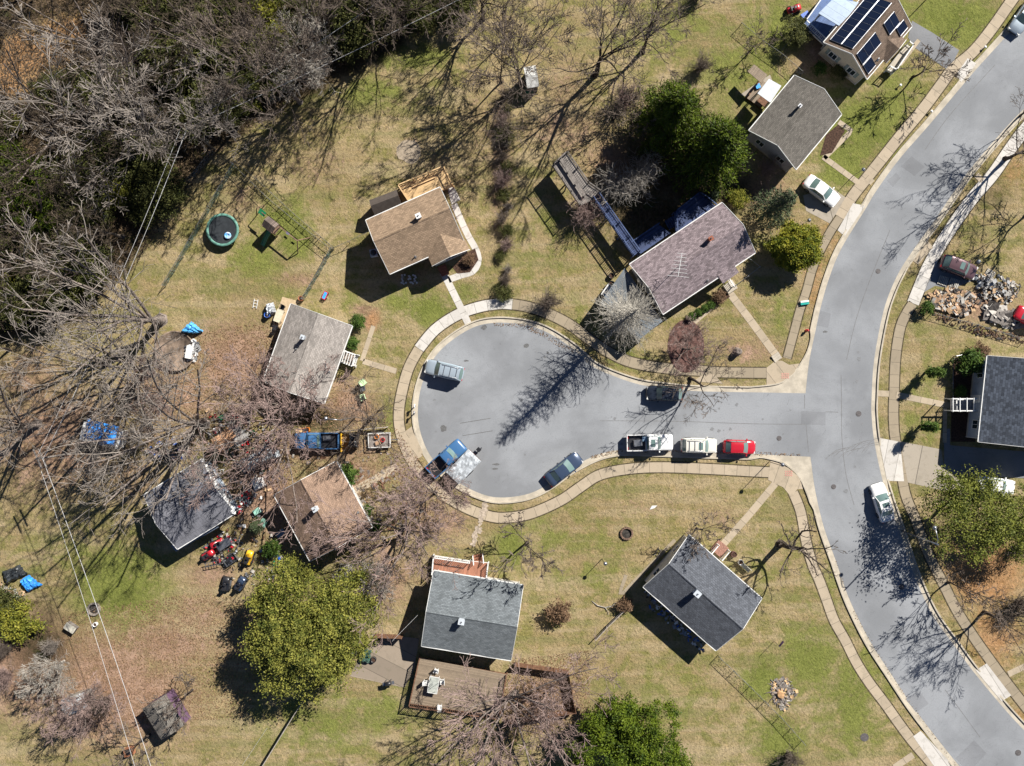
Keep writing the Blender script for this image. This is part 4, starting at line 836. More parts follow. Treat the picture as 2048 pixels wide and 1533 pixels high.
    if kind == 'pickup':
        zt = belt + .0; xb0, xb1 = -h, -h * .15; mb = MB()
        mb.box(((xb0 + xb1) / 2, 0, .62), (xb1 - xb0, wd * .93, .12)); t = .09
        for s in (-1, 1): mb.box(((xb0 + xb1) / 2, s * (w2 - t / 2), (z0 + .15 + zt) / 2), (xb1 - xb0, t, zt - z0 - .15))
        mb.box((xb0 + t / 2, 0, (.5 + zt) / 2), (t, wd - 2 * t, zt - .5)); mb.box((xb1 - t / 2, 0, (.5 + zt) / 2), (t, wd - 2 * t, zt - .5)); mb.build('truck_bed', pm, root)
        MB().box(((xb0 + xb1) / 2, 0, .69), (xb1 - xb0 - .2, wd - .22, .02)).build('bed_liner', BLACKP, root)
    return root
P_SIL = paint('silver_blue_paint', (.4, .47, .53), .3, .3); P_BLK = paint('black_paint', (.02, .026, .04), .2); P_WHT = paint('white_paint', (.78, .78, .77), .3); P_RED = paint('red_paint', (.45, .015, .03), .25); P_NAVY = paint('navy_paint', (.05, .075, .13), .22, .2)
P_MAR = paint('maroon_paint', (.13, .075, .085), .25, .3); P_BLUE = paint('blue_paint', (.05, .14, .3), .35); P_CRM = paint('cream_paint', (.66, .64, .57), .35)
vehicle('parked_car', 'silver blue suv with ribbed roof parked at the left side of the turning circle', 889, 741, 167, 4.7, 1.85, 'suv', P_SIL, rack=True)
vehicle('parked_car', 'black crossover parked against the upper kerb of the side street', 1328.5, 787, 179, 4.3, 1.8, 'wagon', P_BLK)
pk = vehicle('parked_truck', 'white pickup truck with crates in its open bed, parked on the side street', 1299, 885.5, 1, 5.5, 1.95, 'pickup', P_WHT, 'pickup truck', sunroof=True)
vehicle('parked_car', 'cream suv with roof rack between the white pickup and the red car', 1398, 891.5, -1, 4.3, 1.8, 'suv', P_CRM, rack=True, sunroof=True)
vehicle('parked_car', 'small bright red hatchback last in the row by the corner', 1479, 894.5, -2, 3.85, 1.7, 'hatch', P_RED)
vehicle('parked_car', 'dark navy sedan parked slantwise on the lower curve of the circle', 1127.5, 939, 38, 4.9, 1.85, 'sedan', P_NAVY)
vehicle('parked_car', 'white sedan with sunroof parked on the main road beside the right kerb', 1765, 1005.5, 107, 4.75, 1.8, 'sedan', P_WHT, sunroof=True)
vehicle('parked_car', 'white sedan on the driveway below the ash grey roofed house', 1643.5, 382, -37, 4.7, 1.8, 'sedan', P_WHT)
vehicle('parked_car', 'maroon suv with dark glass roof beside the rubble pile', 1918, 535, -21, 4.4, 1.85, 'wagon', P_MAR, sunroof=True)
vehicle('parked_car', 'pale blue car cut off by the top right corner of the street', 2049, 33, 235, 4.6, 1.8, 'sedan', P_SIL)
vehicle('parked_car', 'white car almost hidden beneath the olive tree by the right driveway', 1992, 971, -8, 4.6, 1.8, 'sedan', P_WHT)
vehicle('parked_car', 'dark red car at the right edge beyond the timber scraps', 2066, 640, -28, 4.6, 1.8, 'sedan', P_RED)
vehicle('old_truck', 'blue pickup with open tool bed parked in the dirt drive', 634, 882, 180, 5.3, 1.95, 'pickup', P_BLUE, 'pickup truck', 'trucks of the left yards')
vehicle('old_truck', 'blue pickup at the left kerb of the circle, beside the silver covered trailer', 893, 917, 42, 5.2, 1.9, 'pickup', P_BLUE, 'pickup truck', 'trucks of the left yards')
# silver covered trailer at the kerb
t = thing('covered_trailer', 'box trailer with crumpled silver cover beside the blue pickup at the circle', 'trailer', W(929, 931), math.radians(46))
n = 10; vs = []; r = random.Random(5)
for i in range(n + 1):
    for j in range(n + 1): e = min(i, j, n - i, n - j); vs.append((-1.9 + 3.8 * i / n, -1.05 + 2.1 * j / n, (1.75 if e else 1.6) + r.uniform(-.05, .05)))
MB().add(vs, [(i * (n + 1) + j, (i + 1) * (n + 1) + j, (i + 1) * (n + 1) + j + 1, i * (n + 1) + j + 1) for i in range(n) for j in range(n)]).build('cover', TS, t)
MB().box((0, 0, 1.0), (3.7, 2.0, 1.1)).build('body', mat('rusty_brown_box', (.12, .06, .045), .8, .4), t); MB().bar((1.85, 0, .5), (3.0, 0, .45), .12, .1).build('tow_bar', BLACKP, t); MB().box((2.6, .1, .75), (.45, .5, .4)).build('toolbox', BLACKP, t)
for s in (-1, 1): MB().tube([(0, s * 1.02, .35), (0, s * 1.2, .35)], .35, 14).build('wheel', DARK, t)
# flat trailer in the drive
t = thing('flatbed_trailer', 'white framed open trailer holding orange and red things at the head of the dirt drive', 'trailer', W(761, 880), math.radians(2))
MB().box((0, 0, .5), (2.6, 1.7, .1)).build('trailer_bed', mat('greyed_bed', (.25, .22, .2), .8, .3), t); mb = MB()
for s in (-1, 1): mb.bar((-1.3, s * .85, .85), (1.3, s * .85, .85), .07, .07); mb.bar((s * 1.3, -.85, .85), (s * 1.3, .85, .85), .07, .07)
for x in (-1.3, -.43, .43, 1.3):
    for s in (-1, 1): mb.bar((x, s * .85, .5), (x, s * .85, .85), .06, .06)
mb.build('side_rail', WHITE, t)
for s in (-1, 1): MB().tube([(0, s * .88, .3), (0, s * 1.05, .3)], .3, 14).build('wheel', DARK, t)
MB().bar((1.3, 0, .45), (2.2, 0, .4), .09, .09).build('tow_bar', METAL, t)
# snow plough blade
t = thing('plough_blade', 'tall yellow plough blade standing behind the blue pickup in the dirt drive', 'plough', W(684, 885), 0)
MB().box((0, 0, .45), (.1, 2.2, .75), 0, 0, 0, .2).build('blade', YELP, t); mb = MB()
for k in range(5): mb.box((.12, -1.0 + k * .5, .45), (.16, .05, .6))
mb.build('rib', YELP, t)
# ================================================================= TREES AND SHRUBS
def segmesh(name, segs, n=3, smooth=False):
    A = np.array(segs, dtype=np.float64); P0, P1, r0, r1 = A[:, 0:3], A[:, 3:6], A[:, 6], A[:, 7]
    d = P1 - P0; d /= np.maximum(np.linalg.norm(d, axis=1, keepdims=True), 1e-6)
    ref = np.where(np.abs(d[:, 2:3]) < .9, np.array([[0, 0, 1.]]), np.array([[1., 0, 0]]))
    a = np.cross(d, ref); a /= np.linalg.norm(a, axis=1, keepdims=True); b = np.cross(d, a); V = []
    for P, r in ((P0, r0), (P1, r1)):
        for k in range(n): t = 2 * math.pi * k / n; V.append(P + (a * math.cos(t) + b * math.sin(t)) * r[:, None])
    m = len(segs); V = np.stack(V, 1).reshape(-1, 3); base = (np.arange(m) * 2 * n)[:, None]; F = []
    for k in range(n): k2 = (k + 1) % n; F.append(base + np.array([[k, n + k, n + k2, k2]]))
    return fast(name, V, np.concatenate(F, 0), smooth)
def perp(r, d):
    v = Vector((r.gauss(0, 1), r.gauss(0, 1), r.gauss(0, 1))); v -= d * v.dot(d); return v.normalized()
def bare(seed, h, fork=.3, spread=.75, nl=6, nb=(7, 6, 5), lens=(.52, .5, .5), r0=.28, up=.12, twig=.022, crook=.16, cutoff=None, lean=None):
    """a leafless broadleaf tree: returns (thick wood, fine wood) segment lists; origin at its base"""
    r = random.Random(seed); thick, fine = [], []
    def grow(p, d, L, rad, lev, n):
        pts = [p.copy()]; q = p.copy(); dd = d.copy(); rs = [rad]
        for i in range(n):
            dd = (dd + perp(r, dd) * crook * r.uniform(.4, 1.4) + Vector((0, 0, up * (.5 if lev > 1 else 1)))).normalized()
            q2 = q + dd * (L / n); ra = max(twig, rs[-1] * (1 - .75 / n)); (thick if lev < 2 else fine).append((*q, *q2, rs[-1], ra)); q = q2; pts.append(q.copy()); rs.append(ra)
        return pts, rs, dd
    th = h * fork; d0 = Vector((r.uniform(-.06, .06), r.uniform(-.06, .06), 1)); 
    if lean: d0 += Vector(lean)
    pts, rs, dd = grow(Vector((0, 0, -.2)), d0.normalized(), th + .2, r0, 0, 4)
    thick.append((0, 0, -.3, 0, 0, .25, r0 * 1.6, r0))
    a0 = r.uniform(0, 6.28); stems = []
    for k in range(nl):
        ang = a0 + k * 2 * math.pi / nl + r.uniform(-.4, .4); tilt = spread * r.uniform(.45, 1.2) if k else spread * .15
        d1 = Vector((math.cos(ang) * math.sin(tilt), math.sin(ang) * math.sin(tilt), math.cos(tilt))); b = pts[-1] if k % 2 == 0 else pts[-2]
        stems.append((b, d1, (h - th) * r.uniform(.7, 1.0) * (1.1 if k == 0 else 1), rs[-1] * r.uniform(.5, .75), 1))
    while stems:
        b, d1, L, rad, lev = stems.pop(); n = {1: 6, 2: 4, 3: 3, 4: 2}[lev]
        P, Q, de = grow(b, d1, L, rad, lev, n)
        if lev - 1 < len(nb):
            m = nb[lev - 1]; m = max(2, int(m * r.uniform(.8, 1.25)))
            for j in range(m):
                t = r.uniform(.22, 1) if lev > 1 else .2 + .8 * (j + r.random()) / m; f = t * n; i = min(n - 1, int(f)); p = P[i].lerp(P[i + 1], f - i)
                dl = (P[i + 1] - P[i]).normalized(); ang = r.uniform(.45, 1.0); dc = (dl * math.cos(ang) + perp(r, dl) * math.sin(ang)).normalized()
                stems.append((p, dc, L * lens[lev - 1] * r.uniform(.6, 1.2) * (1.15 - .5 * t), max(twig, Q[i] * .55), lev + 1))
    return thick, fine
def larch(seed, h):
    r = random.Random(seed); thick, fine = [], []; n = 14; P = []
    for i in range(n + 1): P.append(Vector((.25 * math.sin(i * .4), .2 * math.sin(i * .3 + 1), h * i / n)))
    for i in range(n): thick.append((*P[i], *P[i + 1], .26 * (1 - i / n) + .03, .26 * (1 - (i + 1) / n) + .03))
    for k in range(230):
        z = h * (.12 + .87 * (k + r.random()) / 230); i = min(n - 1, int(z / h * n)); p = P[i].lerp(P[i + 1], z / h * n - i); L = (1 - z / h) ** .8 * h * .29 + .4; L *= r.uniform(.75, 1.15); ang = k * 2.4 + r.uniform(-.3, .3)
        d = Vector((math.cos(ang), math.sin(ang), r.uniform(-.05, .25))).normalized(); q = p.copy(); m = 6
        for j in range(m):
            d = (d + perp(r, d) * .12 + Vector((0, 0, .05))).normalized(); q2 = q + d * (L / m); fine.append((*q, *q2, .034 * (1 - j / m) + .014, .034 * (1 - (j + 1) / m) + .012))
            for s in range(3):
                e = (d * .7 + perp(r, d) * .8).normalized(); l = L * .28 * r.uniform(.5, 1.1) * (1.1 - j / m * .5); a = q.lerp(q2, r.random()); b = a + e * l * .5; c = b + (e + Vector((0, 0, .3))).normalized() * l * .5
                fine.append((*a, *b, .016, .013)); fine.append((*b, *c, .013, .01))
            q = q2
    return thick, fine
def brush(seed, h, rad, n=60):
    """many-stemmed leafless shrub"""
    r = random.Random(seed); fine = []
    for k in range(n):
        a = r.uniform(0, 6.28); t = abs(r.gauss(0, .5)); p = Vector((r.gauss(0, .15), r.gauss(0, .15), 0)); d = Vector((math.cos(a) * t * rad / h, math.sin(a) * t * rad / h, 1)).normalized(); L = h * r.uniform(.6, 1.05)
        for j in range(5):
            d = (d + perp(r, d) * .22).normalized(); q = p + d * L / 5; fine.append((*p, *q, .026 - j * .003, .023 - j * .003))
            for s in range(3): e = (d + perp(r, d) * .9).normalized(); l = L * .22 * r.uniform(.4, 1.2); b = q + e * l; fine.append((*q, *b, .014, .01)); e2 = (e + perp(r, e) * .7).normalized(); c = b + e2 * l * .5; fine.append((*b, *c, .012, .009))
            p = q
    return [(0, 0, -.1, 0, 0, .3, .12, .06)] + [f for f in fine if f[6] > .022], [f for f in fine if f[6] <= .022]
def tree_thing(name, label, cat, gen, mt, mc, loc=(0, 0, 0), rot=0, scale=1, group=None, sides=6):
    thick, fine = gen; t = thing(name, label, cat, loc, rot, group); t.scale = (scale,) * 3
    a = linkmesh('trunk', segmesh('trunk', thick, sides, True), mt, t); b = linkmesh('crown', segmesh('crown', fine, 3), mc, t)
    KIDS[t.name] = [a, b]; return t
USED = {}
def place(proto, name, label, px, py, scale=1.0, rot=None, group=None, cat='tree', zs=1.0, mats=None):
    if proto not in USED: o = PRO[proto]; USED[proto] = o
    else: o = copy_tree(USED[proto])
    o.name = name; o.location = W(px, py); o.rotation_euler = (0, 0, R.uniform(0, 6.28) if rot is None else rot); o.scale = (scale, scale, scale * zs)
    o['label'] = label; o['category'] = cat
    if group: o['group'] = group
    elif 'group' in o: del o['group']
    if proto not in KIDSP: KIDSP[proto] = KIDS.get(PROKEY[proto], [])
    return o
def copy_tree(o, parent=None):
    c = o.copy(); COL.objects.link(c)
    for ch in KID2[o.data.name if o.data else o['pk']]: 
        k = ch.copy(); COL.objects.link(k); k.parent = c
    return c
BARKW = mat('woodland_bark', (.13, .105, .085), .95, .45, 3, 14); TWIGW = mat('woodland_twigs', (.12, .092, .066), .95, .5, .6, 4)
PRO, PROKEY, KIDSP, KID2 = {}, {}, {}, {}
def proto(key, gen, mt, mc, sides=6, leaf=None):
    t = thing('tree', 'tree', 'tree'); t['pk'] = key
    thick, fine = gen
    kids = [linkmesh('trunk', segmesh('trunk', thick, sides, True), mt, t)]
    if fine: kids.append(linkmesh('crown', segmesh('crown', fine, 3), mc, t))
    if leaf: kids.append(linkmesh('foliage', leaf[0], leaf[1], t))
    KID2[key] = kids; PRO[key] = t; PROKEY[key] = t.name
# ---- leafy crowns: thousands of small leaf faces gathered in clumps round the crown's surface
def leaves(seed, lobes, clumps=160, per=60, size=.2, cr=.45, flat=.5, inner=.25, gap=0.0, rag=0):
    rs = np.random.RandomState(seed); V = []; lobes = list(lobes)
    for _ in range(rag):             # extra boughs sticking out of the main masses make the outline uneven
        L = lobes[rs.randint(0, 2 + (len(lobes) > 3))]; a = rs.uniform(0, 6.28); e = rs.uniform(.75, 1.05); s = rs.uniform(.22, .42); lobes.append((L[0] + math.cos(a) * L[3] * e, L[1] + math.sin(a) * L[3] * e, L[2] + rs.uniform(-.3, .6) * L[4], L[3] * s, L[4] * s))
    vol = np.array([a[3] * a[4] for a in lobes], float); vol /= vol.sum()
    cs = []
    for _ in range(clumps):
        L = lobes[rs.choice(len(lobes), p=vol)]; u = rs.normal(size=3); u /= np.linalg.norm(u)
        if u[2] < -.25: u[2] *= -.6
        rad = 1 - abs(rs.normal(0, .16)) if rs.rand() > inner else rs.uniform(.3, .85); wob = 1 + .14 * math.sin(5 * math.atan2(u[1], u[0]) + seed) + .1 * rs.normal()
        cs.append(np.array([L[0] + u[0] * L[3] * rad * wob, L[1] + u[1] * L[3] * rad * wob, L[2] + u[2] * L[4] * rad]))
    for c in cs:
        k = max(6, int(per * rs.uniform(.5, 1.4))); g = cr * rs.uniform(.6, 1.3)
        ctr = c + rs.normal(size=(k, 3)) * np.array([g, g, g * flat]); nrm = rs.normal(size=(k, 3)); nrm[:, 2] = np.abs(nrm[:, 2]) + .6; nrm /= np.linalg.norm(nrm, axis=1, keepdims=True)
        t = np.cross(nrm, rs.normal(size=(k, 3))); t /= np.linalg.norm(t, axis=1, keepdims=True); b = np.cross(nrm, t); s = size * rs.uniform(.6, 1.3, size=(k, 1)); w_ = s * .45
        V.append(np.stack([ctr - t * s, ctr - b * w_, ctr + t * s, ctr + b * w_], 1))
    V = np.concatenate(V, 0); V[:, :, 2] = np.maximum(V[:, :, 2], .02); m = len(V); return fast('foliage', V.reshape(-1, 3), np.arange(m * 4).reshape(m, 4))
def sprays(seed, h, rad, n=120, droop=-.15, leafn=26, size=.16):
    """conifer with whorled, needled boughs"""
    r = random.Random(seed); thick = [(0, 0, -.2, 0, 0, h * .5, .2, .13), (0, 0, h * .5, 0, 0, h, .13, .03)]; fine = []; rs = np.random.RandomState(seed); V = []
    for k in range(n):
        z = h * (.12 + .86 * (k + .5) / n); L = rad * (1 - z / h) ** .75 * r.uniform(.7, 1.15) + .3; a = k * 2.4 + r.uniform(-.4, .4); d = Vector((math.cos(a), math.sin(a), droop + r.uniform(-.1, .1))); p = Vector((0, 0, z)); e = p + d * L; fine.append((*p, *e, .04, .012))
        m = int(leafn * L / rad * 2) + 6; t = rs.rand(m) ** .7; ctr = np.array(p)[None] + np.array(d)[None] * L * t[:, None] + rs.normal(size=(m, 3)) * .16 * (.5 + L / rad); dr = np.array(d)[None] + rs.normal(size=(m, 3)) * .6; dr /= np.linalg.norm(dr, axis=1, keepdims=True)
        bt = np.cross(dr, rs.normal(size=(m, 3))); bt /= np.linalg.norm(bt, axis=1, keepdims=True); s = size * rs.uniform(.7, 1.5, (m, 1)); V.append(np.stack([ctr - dr * s, ctr - bt * s * .3, ctr + dr * s, ctr + bt * s * .3], 1))
    V = np.concatenate(V, 0); m = len(V); return (thick, fine), fast('foliage', V.reshape(-1, 3), np.arange(m * 4).reshape(m, 4))
LF_D = leafmat('dark_green_leaves', (.016, .038, .006), (.145, .19, .016)); LF_M = leafmat('mid_olive_leaves', (.03, .05, .01), (.24, .25, .045)); LF_O = leafmat('olive_leaves', (.04, .062, .012), (.31, .295, .06)); LF_Y = leafmat('yellow_green_leaves', (.07, .09, .012), (.28, .26, .04)); LF_G = leafmat('fresh_green_leaves', (.025, .06, .012), (.13, .19, .035)); LF_B = leafmat('brushy_green_leaves', (.03, .04, .012), (.13, .13, .04)); LF_N = leafmat('conifer_needles', (.03, .05, .025), (.13, .16, .08)); LF_GO = leafmat('golden_green_leaves', (.04, .075, .01), (.33, .3, .03)); LF_BR = leafmat('rusty_dry_leaves', (.1, .06, .035), (.28, .18, .11))
proto('oakA', bare(11, 17.5, .24, .9, 8, (8, 7, 6), r0=.36, twig=.027), BARK, TWIG); proto('oakB', bare(12, 17.5, .28, .85, 8, (8, 7, 6), r0=.34, twig=.027), BARK, TWIGB); proto('oakC', bare(13, 15, .3, .75, 7, (7, 7, 6), twig=.025), BARKD, TWIG)
proto('mapA', bare(21, 14, .22, .95, 8, (9, 8, 6), r0=.3, crook=.22, twig=.025), BARK, TWIGR); proto('mapB', bare(22, 12, .22, 1.05, 8, (9, 8, 6), r0=.28, crook=.25, twig=.025), BARK, TWIGR); proto('dark', bare(31, 15, .28, .75, 7, (7, 6, 5), r0=.36), BARKD, TWIGB)
proto('thin', bare(41, 12, .35, .5, 5, (6, 5, 4), r0=.13), BARKD, TWIGB); proto('pale', bare(51, 9, .15, .95, 9, (7, 7, 6), r0=.16), TWIGP, TWIGP); proto('small', bare(61, 6, .3, .8, 5, (6, 5, 4), r0=.12), BARKD, TWIGB)
proto('prune', bare(71, 11, .4, 1.2, 8, (5, 4, 3), (.45, .4, .4), r0=.45, crook=.28, twig=.024), BARKD, TWIGB); proto('larch', larch(5, 15.5), BARKD, mat('larch_twigs', (.42, .39, .335), .95, .3, 1, 6))
proto('giant', bare(14, 22, .16, .68, 9, (8, 5, 4), (.45, .5, .5), r0=.7, crook=.11, twig=.024, up=.06), BARK, TWIG); proto('giantR', bare(15, 16, .18, .95, 9, (9, 6, 6), (.48, .5, .5), r0=.45, crook=.16, twig=.024, up=.04), BARK, TWIGR); proto('woodG', bare(18, 21, .2, .7, 8, (7, 5, 4), (.45, .5, .5), r0=.6, crook=.12, twig=.02, up=.06), BARK, TWIGW); proto('woodA', bare(16, 18, .25, .75, 7, (6, 5, 5), r0=.38, twig=.02), BARKW, TWIGW); proto('woodB', bare(17, 15, .35, .8, 6, (6, 5, 5), r0=.26, twig=.02), BARKD, TWIGW); proto('lean', bare(91, 12, .3, .8, 4, (6, 6, 5), r0=.26, lean=(.75, -.25, 0)), BARKD, TWIGB); proto('brushA', brush(81, 2.6, 2.2, 70), TWIGB, TWIGB); proto('brushB', brush(82, 2.0, 1.8, 60), TWIG, TWIG); proto('brushR', brush(83, 2.6, 2.4, 80), TWIGR, TWIGR); proto('brushP', brush(84, 3.4, 3.0, 90), TWIGP, TWIGP)
def leafy(key, lobes, lm, h, seed, **kw):
    th = [(0, 0, -.1, 0, 0, h * .6, .1 + h * .018, .05 + h * .01)]; r = random.Random(seed)
    for L in lobes:
        for k in range(4): q = Vector((L[0], L[1], L[2])) + Vector((r.uniform(-.7, .7) * L[3], r.uniform(-.7, .7) * L[3], r.uniform(0, .6) * L[4])); th.append((0, 0, h * .25, *q, .05 + h * .008, .02))
    proto(key, (th, []), BARKD, None, leaf=(leaves(seed, lobes, **kw), lm))
leafy('holly', [(-1.5, 1, 4.2, 4.2, 3.4), (2.5, 2, 4.4, 3.2, 3.4), (-1.2, -2.6, 3.6, 3.8, 3.0), (1.0, -.5, 4.6, 3.6, 3.6)], LF_O, 8, 102, clumps=640, per=120, size=.105, cr=.36, rag=14)
leafy('cedar', [(-1, 0, 3.6, 3.8, 3.6), (2, -1, 3.4, 3.6, 3.2), (1, 1.6, 2.8, 2.6, 2.8)], LF_D, 7, 103, clumps=540, per=110, size=.105, cr=.3, rag=14)
leafy('pineround', [(0, 0, 5.4, 4.4, 2.6), (-2.2, 1.6, 5, 2.6, 2), (2.6, -.6, 5.2, 2.8, 2)], LF_M, 8, 104, clumps=230, per=70, size=.13, cr=.5, rag=10)
leafy('globe', [(0, 0, 1.9, 2.2, 1.9), (.5, -.3, 2.1, 1.8, 1.7)], LF_GO, 3, 105, clumps=900, per=60, size=.1, cr=.2, inner=.1)
leafy('ball', [(0, 0, .7, .72, .7)], LF_G, 1, 106, clumps=90, per=34, size=.07, cr=.12, inner=.1)
leafy('column', [(0, 0, 1.0, .5, 1.0), (0, 0, 2.5, .4, 1.2), (.25, 0, 3.1, .2, .6)], LF_G, 3, 107, clumps=120, per=34, size=.08, cr=.12, inner=.1)
leafy('scrub', [(0, 0, 1.3, 1.9, 1.3), (1.2, .6, 1.0, 1.3, 1.0)], LF_B, 2.5, 108, clumps=110, per=40, size=.12, cr=.35); leafy('scrubY', [(0, 0, 1.0, 1.7, 1.1), (-1.0, .6, .8, 1.2, .9)], LF_Y, 2, 109, clumps=110, per=42, size=.12, cr=.3)
leafy('scrubD', [(0, 0, 2.2, 2.6, 2.2), (1.8, -.8, 1.6, 1.8, 1.6)], LF_B, 4, 110, clumps=170, per=48, size=.13, cr=.3, rag=8); leafy('dry', [(0, 0, .8, .9, .8)], LF_BR, 1.4, 111, clumps=60, per=34, size=.09, cr=.2)
g, f = sprays(130, 9.5, 4.1, 330, .1, 85, .12); proto('cypress', g, BARKD, TWIGB, leaf=(f, LF_D)); g, f = sprays(120, 10, 3.0); proto('spruce', g, BARKD, TWIGB, leaf=(f, LF_N)); g, f = sprays(121, 5, 1.7, 70); proto('fir', g, BARKD, TWIGB, leaf=(f, LF_N))
# ---------------------------------------------------------------- the woods, upper left
WG = 'bare trees of the woods'; wl = 'leafless tree massed with others in the woods at upper left'
pts = []; tries = 0; bx = [-120, 0, 150, 240, 330, 420, 520, 640, 760, 860, 960, 1010]; by = [700, 640, 610, 500, 360, 255, 190, 150, 80, 20, -20, -60]
while len(pts) < 36 and tries < 9000:
    tries += 1; x, y = R.uniform(-110, 960), R.uniform(-110, 680); lim = np.interp(x, bx, by)
    if y > lim - 12: continue
    if ((x - 90) / 200) ** 2 + ((y - 130) / 105) ** 2 < 1: continue
    if any((x - a) ** 2 + (y - b) ** 2 < 78 ** 2 for a, b in pts): continue
    pts.append((x, y))
for i, (x, y) in enumerate(pts):
    place(['woodA', 'woodB', 'woodA', 'dark', 'thin', 'woodB'][i % 6], 'woodland_tree', wl, x, y, R.uniform(.75, 1.05), group=WG)
for x, y, s_, l in ((150, 300, .85, 'tall pale limbed tree deep in the left woods'), (235, 120, .8, 'tall pale limbed tree below the orange clearing'), (455, 130, .75, 'tall pale limbed tree in the upper middle of the woods'), (110, 480, .8, 'tall pale limbed tree in the lower left woods')): place('woodG', 'woodland_tree', l, x, y, s_)
pts2 = []; tries = 0
while len(pts2) < 120 and tries < 9000:
    tries += 1; x, y = R.uniform(-60, 1000), R.uniform(-50, 640); lim = np.interp(x, bx, by)
    if y > lim + 4 or y < lim - 420: continue
    if ((x - 60) / 150) ** 2 + ((y - 105) / 60) ** 2 < 1: continue
    if any((x - a) ** 2 + (y - b) ** 2 < 26 ** 2 for a, b in pts2): continue
    pts2.append((x, y))
for i, (x, y) in enumerate(pts2):
    k = ['brushA', 'scrubY', 'scrub', 'dry', 'scrubD', 'scrub', 'brushA', 'scrubD'][i % 8]
    if k.startswith('brush'): place(k, 'woodland_shrub', 'leafless twiggy shrub in the undergrowth of the woods at upper left', x, y, R.uniform(.9, 1.7), group='bare undergrowth of the woods', cat='shrub')
    else: place(k, 'woodland_shrub', 'evergreen shrub in the undergrowth of the woods at upper left', x, y, R.uniform(.7, 1.3), group='evergreen undergrowth of the woods', cat='shrub')
for x, y, s, k, l in ((45, 400, 1.25, 'cedar', 'broad dark evergreen at the left edge of the woods'), (500, 205, .8, 'scrubY', 'yellow green evergreen bush under the wires in the woods'), (470, 235, .7, 'scrubD', 'dark evergreen bush at the wood edge below the wires'), (240, 385, 1.0, 'scrubY', 'yellowish evergreen bush deep in the lower woods'), (330, 400, 1.0, 'scrubD', 'dark evergreen bush where the woods meet the lawn corner'), (300, 430, .8, 'scrub', 'dull evergreen bush at the lawn corner of the woods'), (560, 120, 1.0, 'scrubD', 'dark evergreen bush between the parallel wires'), (570, 60, .9, 'scrubY', 'yellow green bush near the top of the woods'), (760, 60, .8, 'scrubD', 'dark evergreen bush casting long shadows at the top of the lawn'), (850, 40, .9, 'scrubD', 'dark evergreen bush at the top edge of the lawn'), (110, 210, .8, 'scrub', 'dull green bush beside the orange soil clearing'), (110, 540, .8, 'scrub', 'dull green bush in the lower left part of the woods')):
    place(k, 'evergreen_bush', l, x, y, s, cat='bush')
